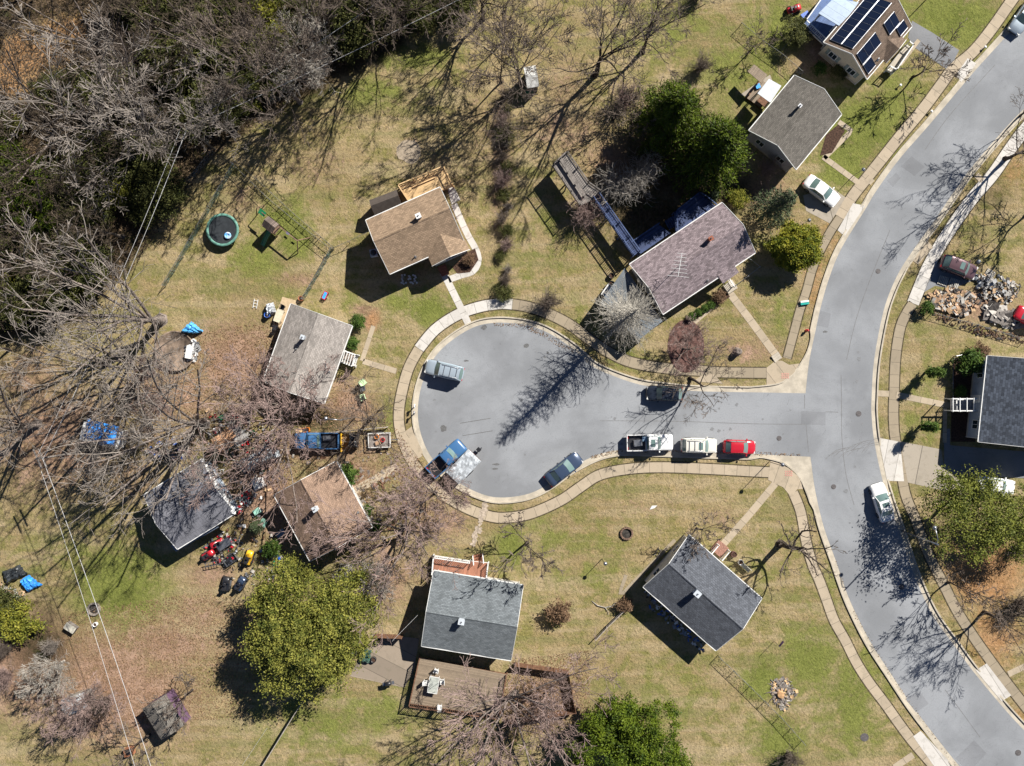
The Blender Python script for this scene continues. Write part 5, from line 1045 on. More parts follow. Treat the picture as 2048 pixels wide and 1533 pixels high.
for a in (('oakA', 'leaning_oak', 'big pale barked leafless tree leaning out of the woods by the lawn corner', 322, 306, 1.15, 2.0), ('pale', 'pale_tree', 'pale many-branched leafless tree at the edge of the woods', 645, 150, 1.1, .3), ('oakC', 'edge_tree', 'leafless tree at the wood edge, first right of the dark corner bushes', 470, 262, .9, 1.5),
    ('oakB', 'edge_tree', 'leafless tree beside the pale one, casting fans of shadow on the upper lawn', 600, 205, .95, .8), ('dark', 'edge_tree', 'dark leafless tree at the top of the big lawn', 800, 50, 1.0, 2.2), ('dark', 'edge_tree', 'dark leafless tree left of the top shed', 965, 40, .85, 4.0),
    ('oakB', 'shed_tree', 'leafless tree with upright stems behind the small top shed', 1040, 168, .85, 1.0), ('thin', 'slim_tree', 'slim leafless tree left of the small top shed', 1003, 165, 1.1, 2.2), ('thin', 'slim_tree', 'slim leafless tree on the property line halfway down the hedge', 1014, 290, .8, 1.2),
    ('dark', 'old_tree', 'large dark leafless tree with a heavy forked trunk, top centre', 1190, 150, 1.1, 3.6), ('dark', 'ivy_tree', 'dark ivy clad leafless tree right of the heavy forked one', 1285, 105, .85, 5.0), ('small', 'lawn_tree', 'small leafless tree between the forked tree and the evergreens', 1225, 240, 1.0, .5), ('small', 'lawn_tree', 'small leafless tree left of the great evergreen pair', 1262, 262, 1.1, 2.5),
    ('small', 'pruned_tree', 'small hard pruned leafless tree behind the timber lean-to', 1497, 105, .9, 1.0), ('small', 'street_tree', 'leafless tree with open fan of branches in front of the solar panelled house', 1825, 155, 1.3, .4), ('thin', 'street_tree', 'leafless tree at the right edge beside the upper road', 2040, 232, 1.0, .4), ('dark', 'street_tree', 'spreading leafless tree at the right edge shading the new pavement', 2010, 318, .8, 2.0), ('small', 'street_tree', 'thin leafless tree above the rubble pile at right', 2052, 430, 1.5, 2.0),
    ('giant', 'yard_tree', 'huge leafless tree left of the round pool with moss on a limb', 322, 640, 1.0, 1.2), ('giant', 'yard_tree', 'huge leafless tree beside the cluttered shed, fanning over the blue tarp', 408, 848, .95, 3.0), ('mapB', 'yard_tree', 'reddish budded leafless tree over the lower end of the pale grey house', 560, 812, .95, .4), ('giantR', 'yard_tree', 'reddish leafless tree between the blue pickup and the silver canopy', 568, 868, .95, 2.4), ('giant', 'yard_tree', 'leafless tree at the left edge of the round pool casting long shadows', 300, 745, .8, 4.4), ('giant', 'yard_tree', 'leafless tree standing near the left edge beyond the square blue tarp', 75, 850, .75, 5.4),
    ('dark', 'verge_tree', 'dark limbed leafless tree on the lawn left of the circle pavement', 742, 838, .72, 4.1), ('giantR', 'front_tree', 'reddish twigged leafless tree in front of the brown roofed house', 808, 1055, .85, 1.7), ('mapA', 'front_tree', 'reddish leafless tree overhanging the lower kerb of the circle', 872, 985, .68, 3.4), ('small', 'front_tree', 'pale small leafless tree on the lawn above the greenish roof', 1055, 1085, 1.5, 2.8), ('pale', 'side_tree', 'leafless tree between the brown roof and the olive evergreen', 742, 1128, .75, 1.8),
    ('lean', 'kerb_tree', 'leafless tree in the grass strip beside the black crossover', 1380, 757, .85, 0), ('larch', 'larch', 'tall pale larch with feathery shadow across the circle', 1234, 642, 1.08, 0), ('mapB', 'weeping_tree', 'reddish twisted weeping tree in the dark island bed', 1366, 698, .5, 0), ('prune', 'pruned_tree', 'thick trunked hard pruned tree beside the lower bend of the road', 1560, 1088, 1.0, .2),
    ('small', 'corner_tree', 'small leafless tree at the upper corner of the charcoal roofed house', 1393, 1057, 1.15, 1.2), ('giantR', 'big_tree', 'large leafless tree below the brown back deck', 1030, 1388, 1.05, 4.2), ('mapA', 'big_tree', 'reddish leafless tree beside the right end of the back deck', 1105, 1375, .55, 4.8), ('dark', 'right_tree', 'leafless tree casting a fan of shadow on the lower road', 1968, 1225, .72, 5.0), ('small', 'right_tree', 'small leafless tree under the street lamp arm at right', 1895, 1165, 1.3, 3.0),
    ('mapA', 'low_tree', 'leafless tree by the lean shed at the bottom left', 190, 1378, .62, 1.1), ('small', 'low_tree', 'small leafless tree above the grey shed at bottom left', 385, 1380, 1.2, 2.0), ('small', 'low_tree', 'small pale leafless tree beside the grey shed under the wires', 300, 1470, 1.3, 3.0), ('pale', 'fallen_looking_tree', 'pale bushy leafless tree at the lower left edge of the yard', 128, 1322, .75, 2.0), ('oakC', 'left_tree', 'leafless tree right of the blue tarp shed', 270, 900, .7, 5.0),
    ('thin', 'left_tree', 'leafless tree at the left edge above the blue tarp shed', 20, 700, 1.2, 1.0), ('oakC', 'left_tree', 'leafless tree half out of frame at the left edge', -20, 640, 1.0, 2.0), ('thin', 'hedge_tree', 'slim leafless tree near the top of the property line', 1010, 80, 1.0, 3.0), ('mapA', 'plot_tree', 'leafless tree hanging over the pool from the right', 352, 770, .6, 5.5), ('thin', 'back_tree', 'thin leafless tree left of the brown shed gap', 485, 790, .6, 0.3)):
    place(a[0], a[1], a[2], a[3], a[4], a[5], a[6])
for a in (('cypress', 'evergreen_tree', 'tall feathery dark green evergreen, upper left of the pair by the ash grey roof', 1325, 262, 1.22, 0.5), ('cypress', 'evergreen_tree', 'tall feathery dark green evergreen, lower right of the pair by the ash grey roof', 1403, 328, 1.28, 2.5), ('holly', 'evergreen_tree', 'large olive green evergreen left of the patio at bottom centre', 650, 1236, 1.28, 0), ('scrubD', 'wood_edge_bush', 'dark evergreen bush at the top, left of the slim trees', 905, 25, .9, 1), ('scrubD', 'wood_edge_bush', 'dark evergreen bush between the pale tree and the top edge', 720, 95, .8, 2), ('cedar', 'evergreen_tree', 'dark green evergreen at the bottom edge', 1238, 1462, 1.25, .8), ('pineround', 'evergreen_tree', 'open olive green evergreen over the right driveway', 1890, 1008, 1.05, 0),
    ('pineround', 'evergreen_tree', 'evergreen at the right edge below the driveway', 2010, 1040, .8, 2.0), ('spruce', 'spruce_tree', 'sparse grey green spruce above the white driveway sedan', 1530, 428, .95, 0), ('fir', 'fir_tree', 'small bluish conifer at the corner of the blue deck', 1418, 398, .6, 0), ('globe', 'clipped_bush', 'large rounded golden green bush casting a dark oval shadow', 1577, 499, 1.15, 0), ('ball', 'ball_bush', 'small round green bush beside the rubble pile', 1846, 618, 1.05, 0),
    ('column', 'column_shrub', 'narrow upright evergreen, upper of two on the right lawn', 1851, 745, 1.05, 0), ('column', 'column_shrub', 'narrow upright evergreen, lower of two on the right lawn', 1840, 852, 1.05, 2), ('ball', 'ball_bush', 'round bright green bush in the shade of the brown roofed house', 548, 1095, 1.35, 0), ('fir', 'small_conifer', 'small bright green conifer among the clutter by the brown roof', 518, 1050, .55, 0), ('ball', 'front_bush', 'rounded bush at the corner of the pale grey house', 718, 645, 1.1, 0),
    ('ball', 'front_bush', 'yellowish bush beneath the front wall of the pale grey house', 708, 688, .95, 1), ('ball', 'front_bush', 'bush at the upper front corner of the brown roofed house', 699, 948, 1.5, 1), ('ball', 'front_bush', 'bush in the middle of the brown house front', 738, 1018, .8, 1), ('ball', 'front_bush', 'bush near the lower front corner of the brown house', 755, 1052, .8, 1), ('scrubY', 'yellow_shrub', 'yellow green shrub mass at the left edge below the tarps', 50, 1235, 1.3, 0),
    ('scrub', 'dull_shrub', 'dull green shrub behind the yellow one at the left edge', 10, 1210, 1.2, 0), ('dry', 'round_bush', 'brown round leafless looking bush on the lawn right of the greenish roof', 1115, 1221, 1.4, 0), ('dry', 'dry_bush', 'dry brown bush at the gable of the charcoal roofed house', 1247, 1208, .9, 0), ('ball', 'wall_bush', 'broad bush at the upper corner of the navy roofed house', 1926, 725, 1.9, 0), ('dry', 'wall_bush', 'dry brown bush against the wall of the navy roofed house', 1951, 708, 1.1, 1),
    ('ball', 'bed_bush', 'yellowish bush in the bed of the navy roofed house', 1914, 783, .9, 0), ('brushR', 'hedge_shrub', 'rusty bare shrub beside the lavender gable wall', 1530, 345, .9, 0), ('brushA', 'lawn_shrub', 'brown bare shrub above the great evergreen pair', 1400, 138, .95, 0), ('scrubD', 'dark_conifer', 'dark drooping evergreen behind the solar panelled house', 1580, 70, .6, 0), ('ball', 'gable_bush', 'small round bush at the cream gable corner', 1635, 143, 1.0, 0), ('scrub', 'gable_bush', 'evergreen shrub against the cream gable windows', 1672, 150, .55, 0),
    ('brushR', 'deck_shrub', 'reddish bare shrub beside the grey platform', 1170, 430, 1.3, 0), ('brushP', 'deck_shrub', 'silvery bare shrub overhanging the grey platform', 1232, 385, 1.3, 0), ('brushP', 'deck_shrub', 'silvery bare shrub left of the blue deck', 1280, 360, 1.2, 1), ('brushA', 'lawn_shrub', 'brown bare shrub above the top of the circle pavement', 1098, 605, 1.1, 0), ('brushR', 'lawn_shrub', 'dry orange shrub left of the tall conifers', 1250, 205, 1.2, 0), ('scrubY', 'corner_shrub', 'yellow green shrub by the plum roof corner', 1475, 400, .6, 0),
    ('brushA', 'edge_shrub', 'dark bare shrub at the top edge of the lawn', 1395, -5, .9, 0), ('brushA', 'edge_shrub', 'bare shrub at the bottom edge near the fence end', 1575, 1510, 1.0, 0), ('brushA', 'right_shrub', 'dark bare shrub at the right edge above the corner apron', 2035, 1205, 1.3, 0), ('brushB', 'right_shrub', 'small brown bare shrub on the orange lawn', 2025, 1100, .9, 0), ('dry', 'bed_shrub', 'rusty low shrub in the bed of the tan roofed bungalow', 938, 522, .7, 0), ('dry', 'bed_shrub', 'rusty shrub near the stoop of the long house', 1437, 595, .8, 2)):
    place(a[0], a[1], a[2], a[3], a[4], a[5], a[6], cat='tree' if 'tree' in a[1] or 'conifer' in a[1] else 'bush')
for i, (x, y) in enumerate(((20, 1290), (18, 1350), (110, 1290), (215, 1400), (180, 1440))): place(['brushA', 'brushR', 'brushB'][i % 3], 'rough_brush', 'bare brush thicket at the lower left corner of the yards', x, y, R.uniform(.7, 1.1), group='bare brush thicket at the lower left', cat='shrub')
for i, (x, y) in enumerate(((1382, 634), (1394, 626), (1407, 618), (1420, 611))): place('ball', 'box_bush', 'small clipped green bush in the row before the long house', x, y, .62, group='clipped bushes in the long house bed', cat='bush')
for i in range(17):
    y = 195 + i * 24.5; k = ['brushA', 'scrub', 'brushR', 'scrub', 'brushB'][i % 5]
    place(k, 'hedge_shrub', 'shrub in the ragged hedge row running down the middle lawns', 1010 + 7 * math.sin(i * 2.3), y + R.uniform(-5, 5), R.uniform(.5, .95) * (.6 if k == 'scrub' else 1), group='hedge row between the middle lawns', cat='shrub')
for k, p in list(PRO.items()):
    if k not in USED:
        for ch in KID2[k]: bpy.data.objects.remove(ch)
        bpy.data.objects.remove(p)
for o in scene.objects:
    if 'pk' in o: del o['pk']
# ================================================================= FENCES, POLES, WIRES
def screenmat(name, col, alpha):
    m = bpy.data.materials.new(name); nt, nd, lk, bs = nodes(m); p = coords(nt); bs.inputs['Base Color'].default_value = (*col, 1); bs.inputs['Roughness'].default_value = .7
    f = noise(nt, p, 9, 2); lk.new(ramp(nt, f, .5 + (.5 - alpha) * .3 - .08, .5 + (.5 - alpha) * .3 + .08), bs.inputs['Alpha']); return m
MESHG = screenmat('green_windbreak_mesh', (.14, .22, .19), .5); MESHC = screenmat('chain_link', (.3, .32, .33), .2)
def fence(label, P, h, kind, name='fence', group=None):
    q = WL(P); cen = q[0]; t = thing(name, label, 'fence', (cen.x, cen.y, 0), 0, group); pm = {'mesh': METAL, 'link': mat('dull_fence_metal', (.13, .13, .12), .6, .2), 'wood': BROWNW, 'rail': mat('silvered_rail', (.36, .32, .28), .9, .2), 'white': WHITE, 'bed': METAL}[kind]
    for i in range(len(q) - 1):
        a, b = q[i], q[i + 1]; d_ = b - a; n = max(1, round(d_.length / 2.2)); up = Vector((0, 0, 1))
        for k in range(n + (1 if i == len(q) - 2 else 0)):
            p = a + d_ * k / n; MB().tube([p, p + up * (h + .05)], .04 if kind in ('mesh', 'link') else .06, 6).build('post', pm, t, world=True)
        mb = MB()
        if kind in ('mesh', 'link', 'bed'): mb.tube([a + up * h, b + up * h], .028, 5)
        elif kind == 'white':
            for z in (.35, .7, h): mb.bar(a + up * z, b + up * z, .05, .12)
        elif kind == 'rail':
            for z in (.4, .8, h): mb.bar(a + up * z, b + up * z, .08, .09)
        else:
            for z in (.3, h - .15): mb.bar(a + up * z, b + up * z, .05, .09)
        mb.build('rail', pm, t, world=True)
        if kind in ('mesh', 'link'):
            mb = MB(); s = 24
            for k in range(s): u, v = a + d_ * k / s, a + d_ * (k + 1) / s; w1 = Vector((-d_.y, d_.x, 0)).normalized() * .03 * math.sin(k); w2 = Vector((-d_.y, d_.x, 0)).normalized() * .03 * math.sin(k + 1); mb.add([u + w1 + up * .03, v + w2 + up * .03, v + w2 + up * (h - .03), u + w1 + up * (h - .03)], [(0, 1, 2, 3)])
            mb.build('netting', MESHG if kind == 'mesh' else MESHC, t, world=True)
        if kind == 'wood':
            mb = MB(); m = int(d_.length / .16); al = math.atan2(d_.y, d_.x)
            for k in range(m): p = a + d_ * (k + .5) / m; mb.box((p.x, p.y, h / 2 + R.uniform(-.02, .03)), (.14, .025, h), al)
            mb.build('pickets', pm, t, world=True)
    return t
fence('green netted fence left of the trampoline running down to the huge tree', [(472, 332), (441, 385), (367, 515), (332, 573)], 1.2, 'mesh')
fence('green netted fence from the fence corner down to the pale grey house', [(667, 499), (640, 548), (609, 600)], 1.5, 'mesh')
fence('chain link fence right of the playset, with its shadow on the green grass', [(468, 330), (540, 400), (600, 450), (664, 500)], 1.3, 'link')
fence('dark wire fence line beside the brown worn strip right of the playset', [(472, 324), (520, 365), (590, 430), (668, 496)], 1.0, 'link')
fence('low chain fence from the fence corner to the tan roofed bungalow', [(668, 500), (700, 487), (741, 467)], 1.2, 'link')
fence('chain link fence beside the woods below the pole', [(372, 372), (400, 345), (430, 305), (408, 262)], 1.3, 'link')
fence('long chain link fence running down from the charcoal roofed house', [(1436, 1311), (1500, 1372), (1560, 1432), (1604, 1482)], 1.2, 'link')
fence('low wooden fence left of the charcoal roofed house', [(1250, 1215), (1212, 1252), (1190, 1276)], .9, 'rail')
fence('weathered grey rail fence in the evergreen shadow at bottom left', [(606, 1402), (570, 1460), (525, 1533)], 1.2, 'rail')
fence('chain link fence between the pruned tree and the solar house', [(1478, 55), (1520, 90), (1560, 118), (1600, 152)], 1.2, 'link')
fence('thin white rail at the back of the solar house side yard', [(1560, 105), (1590, 72), (1610, 50)], 1.1, 'link')
fence('white low rail around the corner bed of the long house', [(1497, 519), (1518, 535), (1470, 572)], .5, 'bed')
fence('dark edging fence between the dirt drive and the lawn above', [(592, 872), (650, 866), (776, 854)], .6, 'rail')
fence('wire fence below the rubble strip at right', [(1862, 628), (1950, 652), (2048, 682)], .9, 'link')
fence('dark wooden fence behind the patio evergreen', [(752, 1268), (806, 1270)], 1.5, 'wood')
fence('brown wooden fence along the far side of the back deck', [(1030, 1325), (1136, 1340), (1150, 1418), (1010, 1440)], 1.4, 'wood')
fence('white curved rail around the bed of the navy roofed house', [(1902, 812), (1902, 722), (1908, 713), (1922, 710)], .45, 'bed')
def pole(name, label, base, h, arms, lamp=None, r=.14, m=GREYW):
    p = W(*base); t = thing(name, label, 'pole', p); MB().tube([(0, 0, 0), (0, 0, h)], [r, r * .65], 8).build('post', m, t)
    for a, z in arms: MB().bar((-math.cos(a) * 1.1, -math.sin(a) * 1.1, z), (math.cos(a) * 1.1, math.sin(a) * 1.1, z), .12, .12).build('crossarm', m, t)
    if lamp:
        dx, dy, l = lamp; mb = MB(); mb.tube([(0, 0, h - .4), (dx * l * .3, dy * l * .3, h + .15), (dx * l, dy * l, h + .1)], .05, 6); mb.build('lamp_arm', METAL, t)
        MB().lathe((dx * l, dy * l, h - .03), [(.05, .18), (.2, .1), (.24, .02), (.2, -.04)], 12).build('lamp_head', METAL, t)
    return t
pole('utility_pole', 'tall wooden utility pole at the wood edge where the wires turn', (430, 300), 9.4, [(2.5, 9.0)])
pole('utility_pole', 'wooden utility pole with wires left of the square blue tarp', (176, 902), 10.5, [(2.0, 10.1), (2.0, 9.2)])
pole('street_lamp', 'street lamp with long arm beside the kerb below the white sedan', (1803, 1062), 8.2, [], (-.2, .98, 1.9), .11, METAL)
pole('street_lamp', 'street lamp with curved arm behind the dirt drive', (712, 834), 8.6, [], (-.94, .1, 1.7), .09, METAL)
pole('street_lamp', 'thin dark lamp post at the lower junction corner', (1538, 924), 4.2, [], (.6, .2, .35), .05, BLACKP)
pole('yard_lamp', 'dark lamp post on the lawn above the charcoal roofed house', (1204, 1118), 2.6, [], (.5, 0, .2), .045, BLACKP)
pole('yard_lamp', 'white globe lamp post beside the golden bush', (1607, 447), 1.8, [], (.1, 0, .1), .045, WHITE)
pole('yard_lamp', 'dark lamp post beside the path of the ash grey roofed house', (1706, 352), 2.8, [], (.1, 0, .15), .04, BLACKP)
pole('street_lamp', 'lamp post cut off by the top edge above the solar house drive', (1850, 2), 4.5, [], (-.8, 0, .5), .06, METAL)
def wire(label, a, ha, b, hb, sag=.6, r=.022):
    p, q = W(*a), W(*b); p.z, q.z = ha, hb; mb = MB(); pts = [p.lerp(q, k / 14) - Vector((0, 0, sag * 4 * (k / 14) * (1 - k / 14))) for k in range(15)]; mb.tube(pts, r, 5)
    tag(mb.build('power_line', mat('bright_cable', (.5, .5, .5), .4, .1)), label, 'wire')
wire('upper overhead wire from the wood edge pole to the top right of the woods', (430, 298), 9.0, (800, 60), 8.6); wire('lower overhead wire from the wood edge pole over the pale tree', (435, 306), 9.0, (1040, 12), 8.6)
wire('left overhead wire from the wood edge pole towards the lower left', (426, 300), 9.0, (171, 902), 9.9, .9); wire('right overhead wire from the wood edge pole towards the lower left', (436, 305), 9.0, (183, 904), 9.9, .9)
wire('thin middle overhead wire between the two wooden poles', (431, 302), 8.4, (177, 903), 9.0, .9); wire('left overhead wire running from the blue tarp pole to the bottom edge', (172, 902), 9.8, (370, 1560), 9.0, .4); wire('right overhead wire running from the blue tarp pole to the bottom edge', (182, 902), 9.8, (402, 1560), 9.0, .5, .028)
wire('thin wire from the greenish house roof over the shaded patio', (842, 1215), 3.2, (795, 1260), 4.2, .1, .015)
wire('wire line crossing the evergreen shadow at the bottom', (560, 1420), 5.0, (440, 1600), 5.0, .3, .015)

# ================================================================= PLAY THINGS
t = thing('trampoline', 'round trampoline with green padded rim and dark mat on the left lawn', 'trampoline', W(450, 463)); rr = 1.95
MB().lathe((0, 0, .86), [(rr - .28, -.02), (0.0, -.05)], 40).build('jump_mat', mat('black_jump_mat', (.03, .035, .04), .6, .2, 2, 8), t)
MB().lathe((0, 0, .86), [(rr - .3, -.01), (rr - .28, .05), (rr, .05), (rr + .02, -.03), (rr - .3, -.05)], 40).build('rim_pad', mat('faded_green_pad', (.12, .27, .22), .6, .3, 3, 12), t)
for k in range(6): a = k * math.pi / 3; MB().tube([(math.cos(a) * rr * .95, math.sin(a) * rr * .95, .84), (math.cos(a) * rr, math.sin(a) * rr, 0)], .035, 6).build('leg', METAL, t)
t = thing('swim_ring', 'blue and white inflatable ring lying on the trampoline mat', 'pool float', W(456, 472, .86) ); prof = [(.3 + .12 * math.cos(a), .12 + .12 * math.sin(a)) for a in [k * math.pi / 4 for k in range(9)]]
MB().lathe((0, 0, 0), prof, 20).build('ring', mat('blue_white_vinyl', (.05, .35, .75), .3, .1, 3.5, 6, col2=(.85, .88, .9)), t)
t = thing('playset', 'wooden playset with tower, slide, rope swings and small green roof', 'playset', W(552, 458), math.radians(-38)); PW = mat('playset_wood', (.2, .13, .09), .8, .3)
mb = MB()
for x in (-.7, .7):
    for y in (-.6, .6): mb.bar((x, y, 0), (x, y, 2.3), .1, .1)
mb.build('tower_post', PW, t); mb = MB(); mb.box((0, 0, 1.2), (1.5, 1.3, .07))
for k in range(6): mb.bar((-.7 + k * .28, .62, 1.25), (-.7 + k * .28, .62, 1.9), .09, .03)
mb.build('platform', PW, t); MB().add([(-.8, -.7, 2.2), (.8, -.7, 2.2), (.8, .1, 2.7), (-.8, .1, 2.7), (.8, .7, 2.3), (-.8, .7, 2.3)], [(0, 1, 2, 3), (3, 2, 4, 5)]).build('roof', stripes('slatted_roof', (.16, .12, .1), .18, .4, 'X', .3), t)
mb = MB(); mb.bar((.7, .5, 2.2), (3.6, .5, 2.2), .12, .12)
for y in (-.7, 1.7): mb.bar((3.6, .5, 2.25), (3.9, y, 0), .09, .09)
mb.build('swing_frame', PW, t)
for k in range(2):
    x = 1.6 + k * 1.1; mb = MB(); mb.tube([(x - .2, .5, 2.15), (x - .2, .45, .5)], .015, 4); mb.tube([(x + .2, .5, 2.15), (x + .2, .45, .5)], .015, 4); mb.build('rope', BLACKP, t); MB().box((x, .45, .48), (.45, .2, .04)).build('swing_seat', BLACKP if k else BLUEP, t)
mb = MB(); mb.add([(-.25 + .5 * j, -.6 - 2.0 * i / 6, 1.25 - 1.15 * (i / 6) ** 1.2) for i in range(7) for j in (0, 1)], [(2 * i, 2 * i + 1, 2 * i + 3, 2 * i + 2) for i in range(6)])
for j in (0, 1):
    for i in range(6): mb.bar((-.25 + .5 * j, -.6 - 2 * i / 6, 1.32 - 1.15 * (i / 6) ** 1.2), (-.25 + .5 * j, -.6 - 2 * (i + 1) / 6, 1.32 - 1.15 * ((i + 1) / 6) ** 1.2), .04, .12)
mb.build('slide', GREENP, t)
mb = MB(); mb.bar((-.7, .5, 2.2), (-2.6, .6, 2.0), .08, .08); mb.bar((-2.6, .6, 2.0), (-2.8, -.2, 0), .08, .08); mb.bar((-2.6, .6, 2.0), (-2.8, 1.4, 0), .08, .08); mb.build('side_frame', PW, t); MB().box((-1.7, .55, 2.1), (.9, .6, .04), 0, 0, .3).build('awning', GREENP, t)

# ================================================================= SMALL THINGS, each with its own builder
def chair(name, label, px, py, deg, m, z=0, s=1, group=None, cat='chair'):
    t = thing(name, label, cat, W(px, py, z), math.radians(deg), group); t.scale = (s,) * 3
    MB().box((0, 0, .42), (.5, .5, .05)).build('seat', m, t); MB().box((-.26, 0, .72), (.05, .5, .55), 0, 0, 0, -.2).build('backrest', m, t)
    for x in (-.2, .22):
        for y in (-.21, .21): MB().bar((x, y, 0), (x, y, .4), .05, .05).build('leg', m, t)
    for y in (-.27, .27): MB().bar((-.2, y, .62), (.25, y, .6), .06, .04).build('armrest', m, t)
    return t
def table(name, label, px, py, deg, L, wd, m, z=0, h=.74, topm=None):
    t = thing(name, label, 'table', W(px, py, z), math.radians(deg)); MB().box((0, 0, h), (L, wd, .04)).build('tabletop', topm or m, t)
    mb = MB(); mb.bar((-L / 2, wd / 2, h), (L / 2, wd / 2, h), .06, .07); mb.bar((-L / 2, -wd / 2, h), (L / 2, -wd / 2, h), .06, .07); mb.bar((-L / 2, -wd / 2, h), (-L / 2, wd / 2, h), .06, .07); mb.bar((L / 2, -wd / 2, h), (L / 2, wd / 2, h), .06, .07); mb.build('frame', m, t)
    for x in (-1, 1):
        for y in (-1, 1): MB().bar((x * (L / 2 - .08), y * (wd / 2 - .08), 0), (x * (L / 2 - .08), y * (wd / 2 - .08), h - .03), .05, .05).build('leg', m, t)
    return t
def crate(name, label, px, py, deg, d, m, z=0, cat='crate', lidm=None, group=None):
    t = thing(name, label, cat, W(px, py, z), math.radians(deg), group); x, y, h = d; mb = MB(); w_ = .04
    mb.box((0, 0, .03), (x, y, .05))
    for s in (-1, 1): mb.box((s * (x / 2 - w_ / 2), 0, h / 2), (w_, y, h)); mb.box((0, s * (y / 2 - w_ / 2), h / 2), (x - 2 * w_, w_, h))
    mb.build('box', m, t)
    if lidm: MB().box((.02, 0, h + .03), (x + .05, y + .05, .05), .04).build('lid', lidm, t)
    else: MB().box((0, 0, h * .6), (x * .7, y * .7, h * .3), .3).build('contents', BLACKP, t)
    return t
def barrel(name, label, px, py, r, h, m, z=0, cat='barrel', inner=None):
    t = thing(name, label, cat, W(px, py, z)); MB().lathe((0, 0, 0), [(r * .9, 0), (r, h * .1), (r * 1.02, h * .5), (r, h * .9), (r * .98, h), (r * .84, h), (r * .82, h * .8), (0, h * .78)], 18).build('drum', m, t)
    MB().lathe((0, 0, h * .8), [(r * .78, 0), (0, .05)], 14).build('contents', inner or SOIL, t); return t
def ladder(label, px, py, deg, L, m, z=.1, tilt=0.0):
    t = thing('ladder', label, 'ladder', W(px, py, z), math.radians(deg))
    for s in (-1, 1): MB().bar((-L / 2, s * .22, 0), (L / 2, s * .22, tilt), .05, .09).build('side_rail', m, t)
    mb = MB(); n = int(L / .3)
    for k in range(n): x = -L / 2 + L * (k + .5) / n; mb.bar((x, -.22, tilt * (x / L + .5)), (x, .22, tilt * (x / L + .5)), .05, .04)
    mb.build('rungs', m, t); return t
def machine(name, label, px, py, deg, m, m2, cat='mower', s=1.0):
    t = thing(name, label, cat, W(px, py), math.radians(deg)); t.scale = (s,) * 3
    loft(MB(), [(.75, .25, .3, .55, .02), (.7, .36, .28, .72, .05), (.1, .38, .25, .8, .05), (0, .4, .25, .55, .02), (-.7, .42, .25, .55, .05), (-.85, .35, .3, .5, .0)]).build('body', m, t)
    MB().box((-.35, 0, .75), (.4, .45, .12)).build('seat', BLACKP, t); MB().box((-.58, 0, .95), (.1, .42, .35)).build('backrest', BLACKP, t); MB().lathe((-.02, 0, .98), [(.14, 0), (.18, .02), (.18, .04), (.14, .05)], 12).build('steering_wheel', BLACKP, t)
    for x, r in ((.55, .18), (-.5, .26)):
        for y in (-1, 1): MB().tube([(x, y * .36, r), (x, y * .52, r)], r, 12).build('wheel', DARK, t)
    MB().box((.1, 0, .18), (.8, 1.0, .12)).build('deck', m2, t); return t
def grill(label, px, py, deg, z=0):
    t = thing('grill', label, 'grill', W(px, py, z), math.radians(deg)); mb = MB(); mb.tube([(-.35, 0, .95), (.35, 0, .95)], .26, 12); mb.build('hood', BLACKP, t)
    for s in (-1, 1): MB().box((s * .55, 0, .85), (.3, .4, .04)).build('side_shelf', METAL, t)
    for x in (-.3, .3):
        for y in (-.2, .2): MB().bar((x, y, 0), (x, y, .8), .05, .05).build('leg', METAL, t)
def bags(name, label, px, py, n, sp, m, seed, cat='bags', sz=.35):
    r = random.Random(seed); mb = MB(); c = W(px, py)
    for k in range(n):
        x, y, s = c.x + r.gauss(0, sp), c.y + r.gauss(0, sp), sz * r.uniform(.6, 1.2); prof = [(s * .7, 0), (s, s * .3), (s * .85, s * .7), (s * .3, s * .95), (.02, s * 1.1)]
        b = len(mb.v); mb.lathe((x, y, 0), prof, 9)
        for i in range(b, len(mb.v)): v = mb.v[i]; v.x += r.uniform(-.06, .06); v.y += r.uniform(-.06, .06); v.z += r.uniform(-.03, .05)
    return tag(mb.build(name, m), label, cat, kind='stuff')
def scraps(label, poly, n, cols, seed, z=.35, size=(.3, 1.0), name='debris', flat=.6):
    """heap of countless broken pieces"""
    r = random.Random(seed); mb = MB(); q = WL(poly); xs = [p.x for p in q]; ys = [p.y for p in q]; k = 0
    def inside(x, y):
        c = False; j = len(q) - 1
        for i in range(len(q)):
            if (q[i].y > y) != (q[j].y > y) and x < (q[j].x - q[i].x) * (y - q[i].y) / (q[j].y - q[i].y) + q[i].x: c = not c
            j = i
        return c
    g = 0
    while k < n and g < n * 30:
        g += 1; x, y = r.uniform(min(xs), max(xs)), r.uniform(min(ys), max(ys))
        if not inside(x, y): continue
        a = r.uniform(*size); b = a * r.uniform(.15, .8); mb.box((x, y, r.uniform(.03, z)), (a, b, r.uniform(.015, .06)), r.uniform(0, 6.28), r.randrange(len(cols)), r.uniform(-flat, flat) * .6, r.uniform(-flat, flat) * .6); k += 1
    return tag(mb.build(name, cols), label, 'debris', kind='stuff')
CH = CH
pale_green = mat('pale_green_plastic', (.5, .65, .4), .5, .1); SCR = [mat('scrap_plywood', (.5, .34, .2), .9, .25), mat('scrap_orange_board', (.42, .27, .17), .9, .25), mat('scrap_white_board', (.45, .42, .38), .9, .15), mat('scrap_dark', (.08, .07, .065), .9, .4), mat('scrap_grey', (.3, .3, .3), .8, .3)]
scraps('heap of broken plywood and plaster below the maroon suv', [(1855, 588), (1900, 576), (1950, 590), (1958, 612), (1925, 632), (1870, 618)], 320, SCR[:4], 1, .45, (.25, .9))
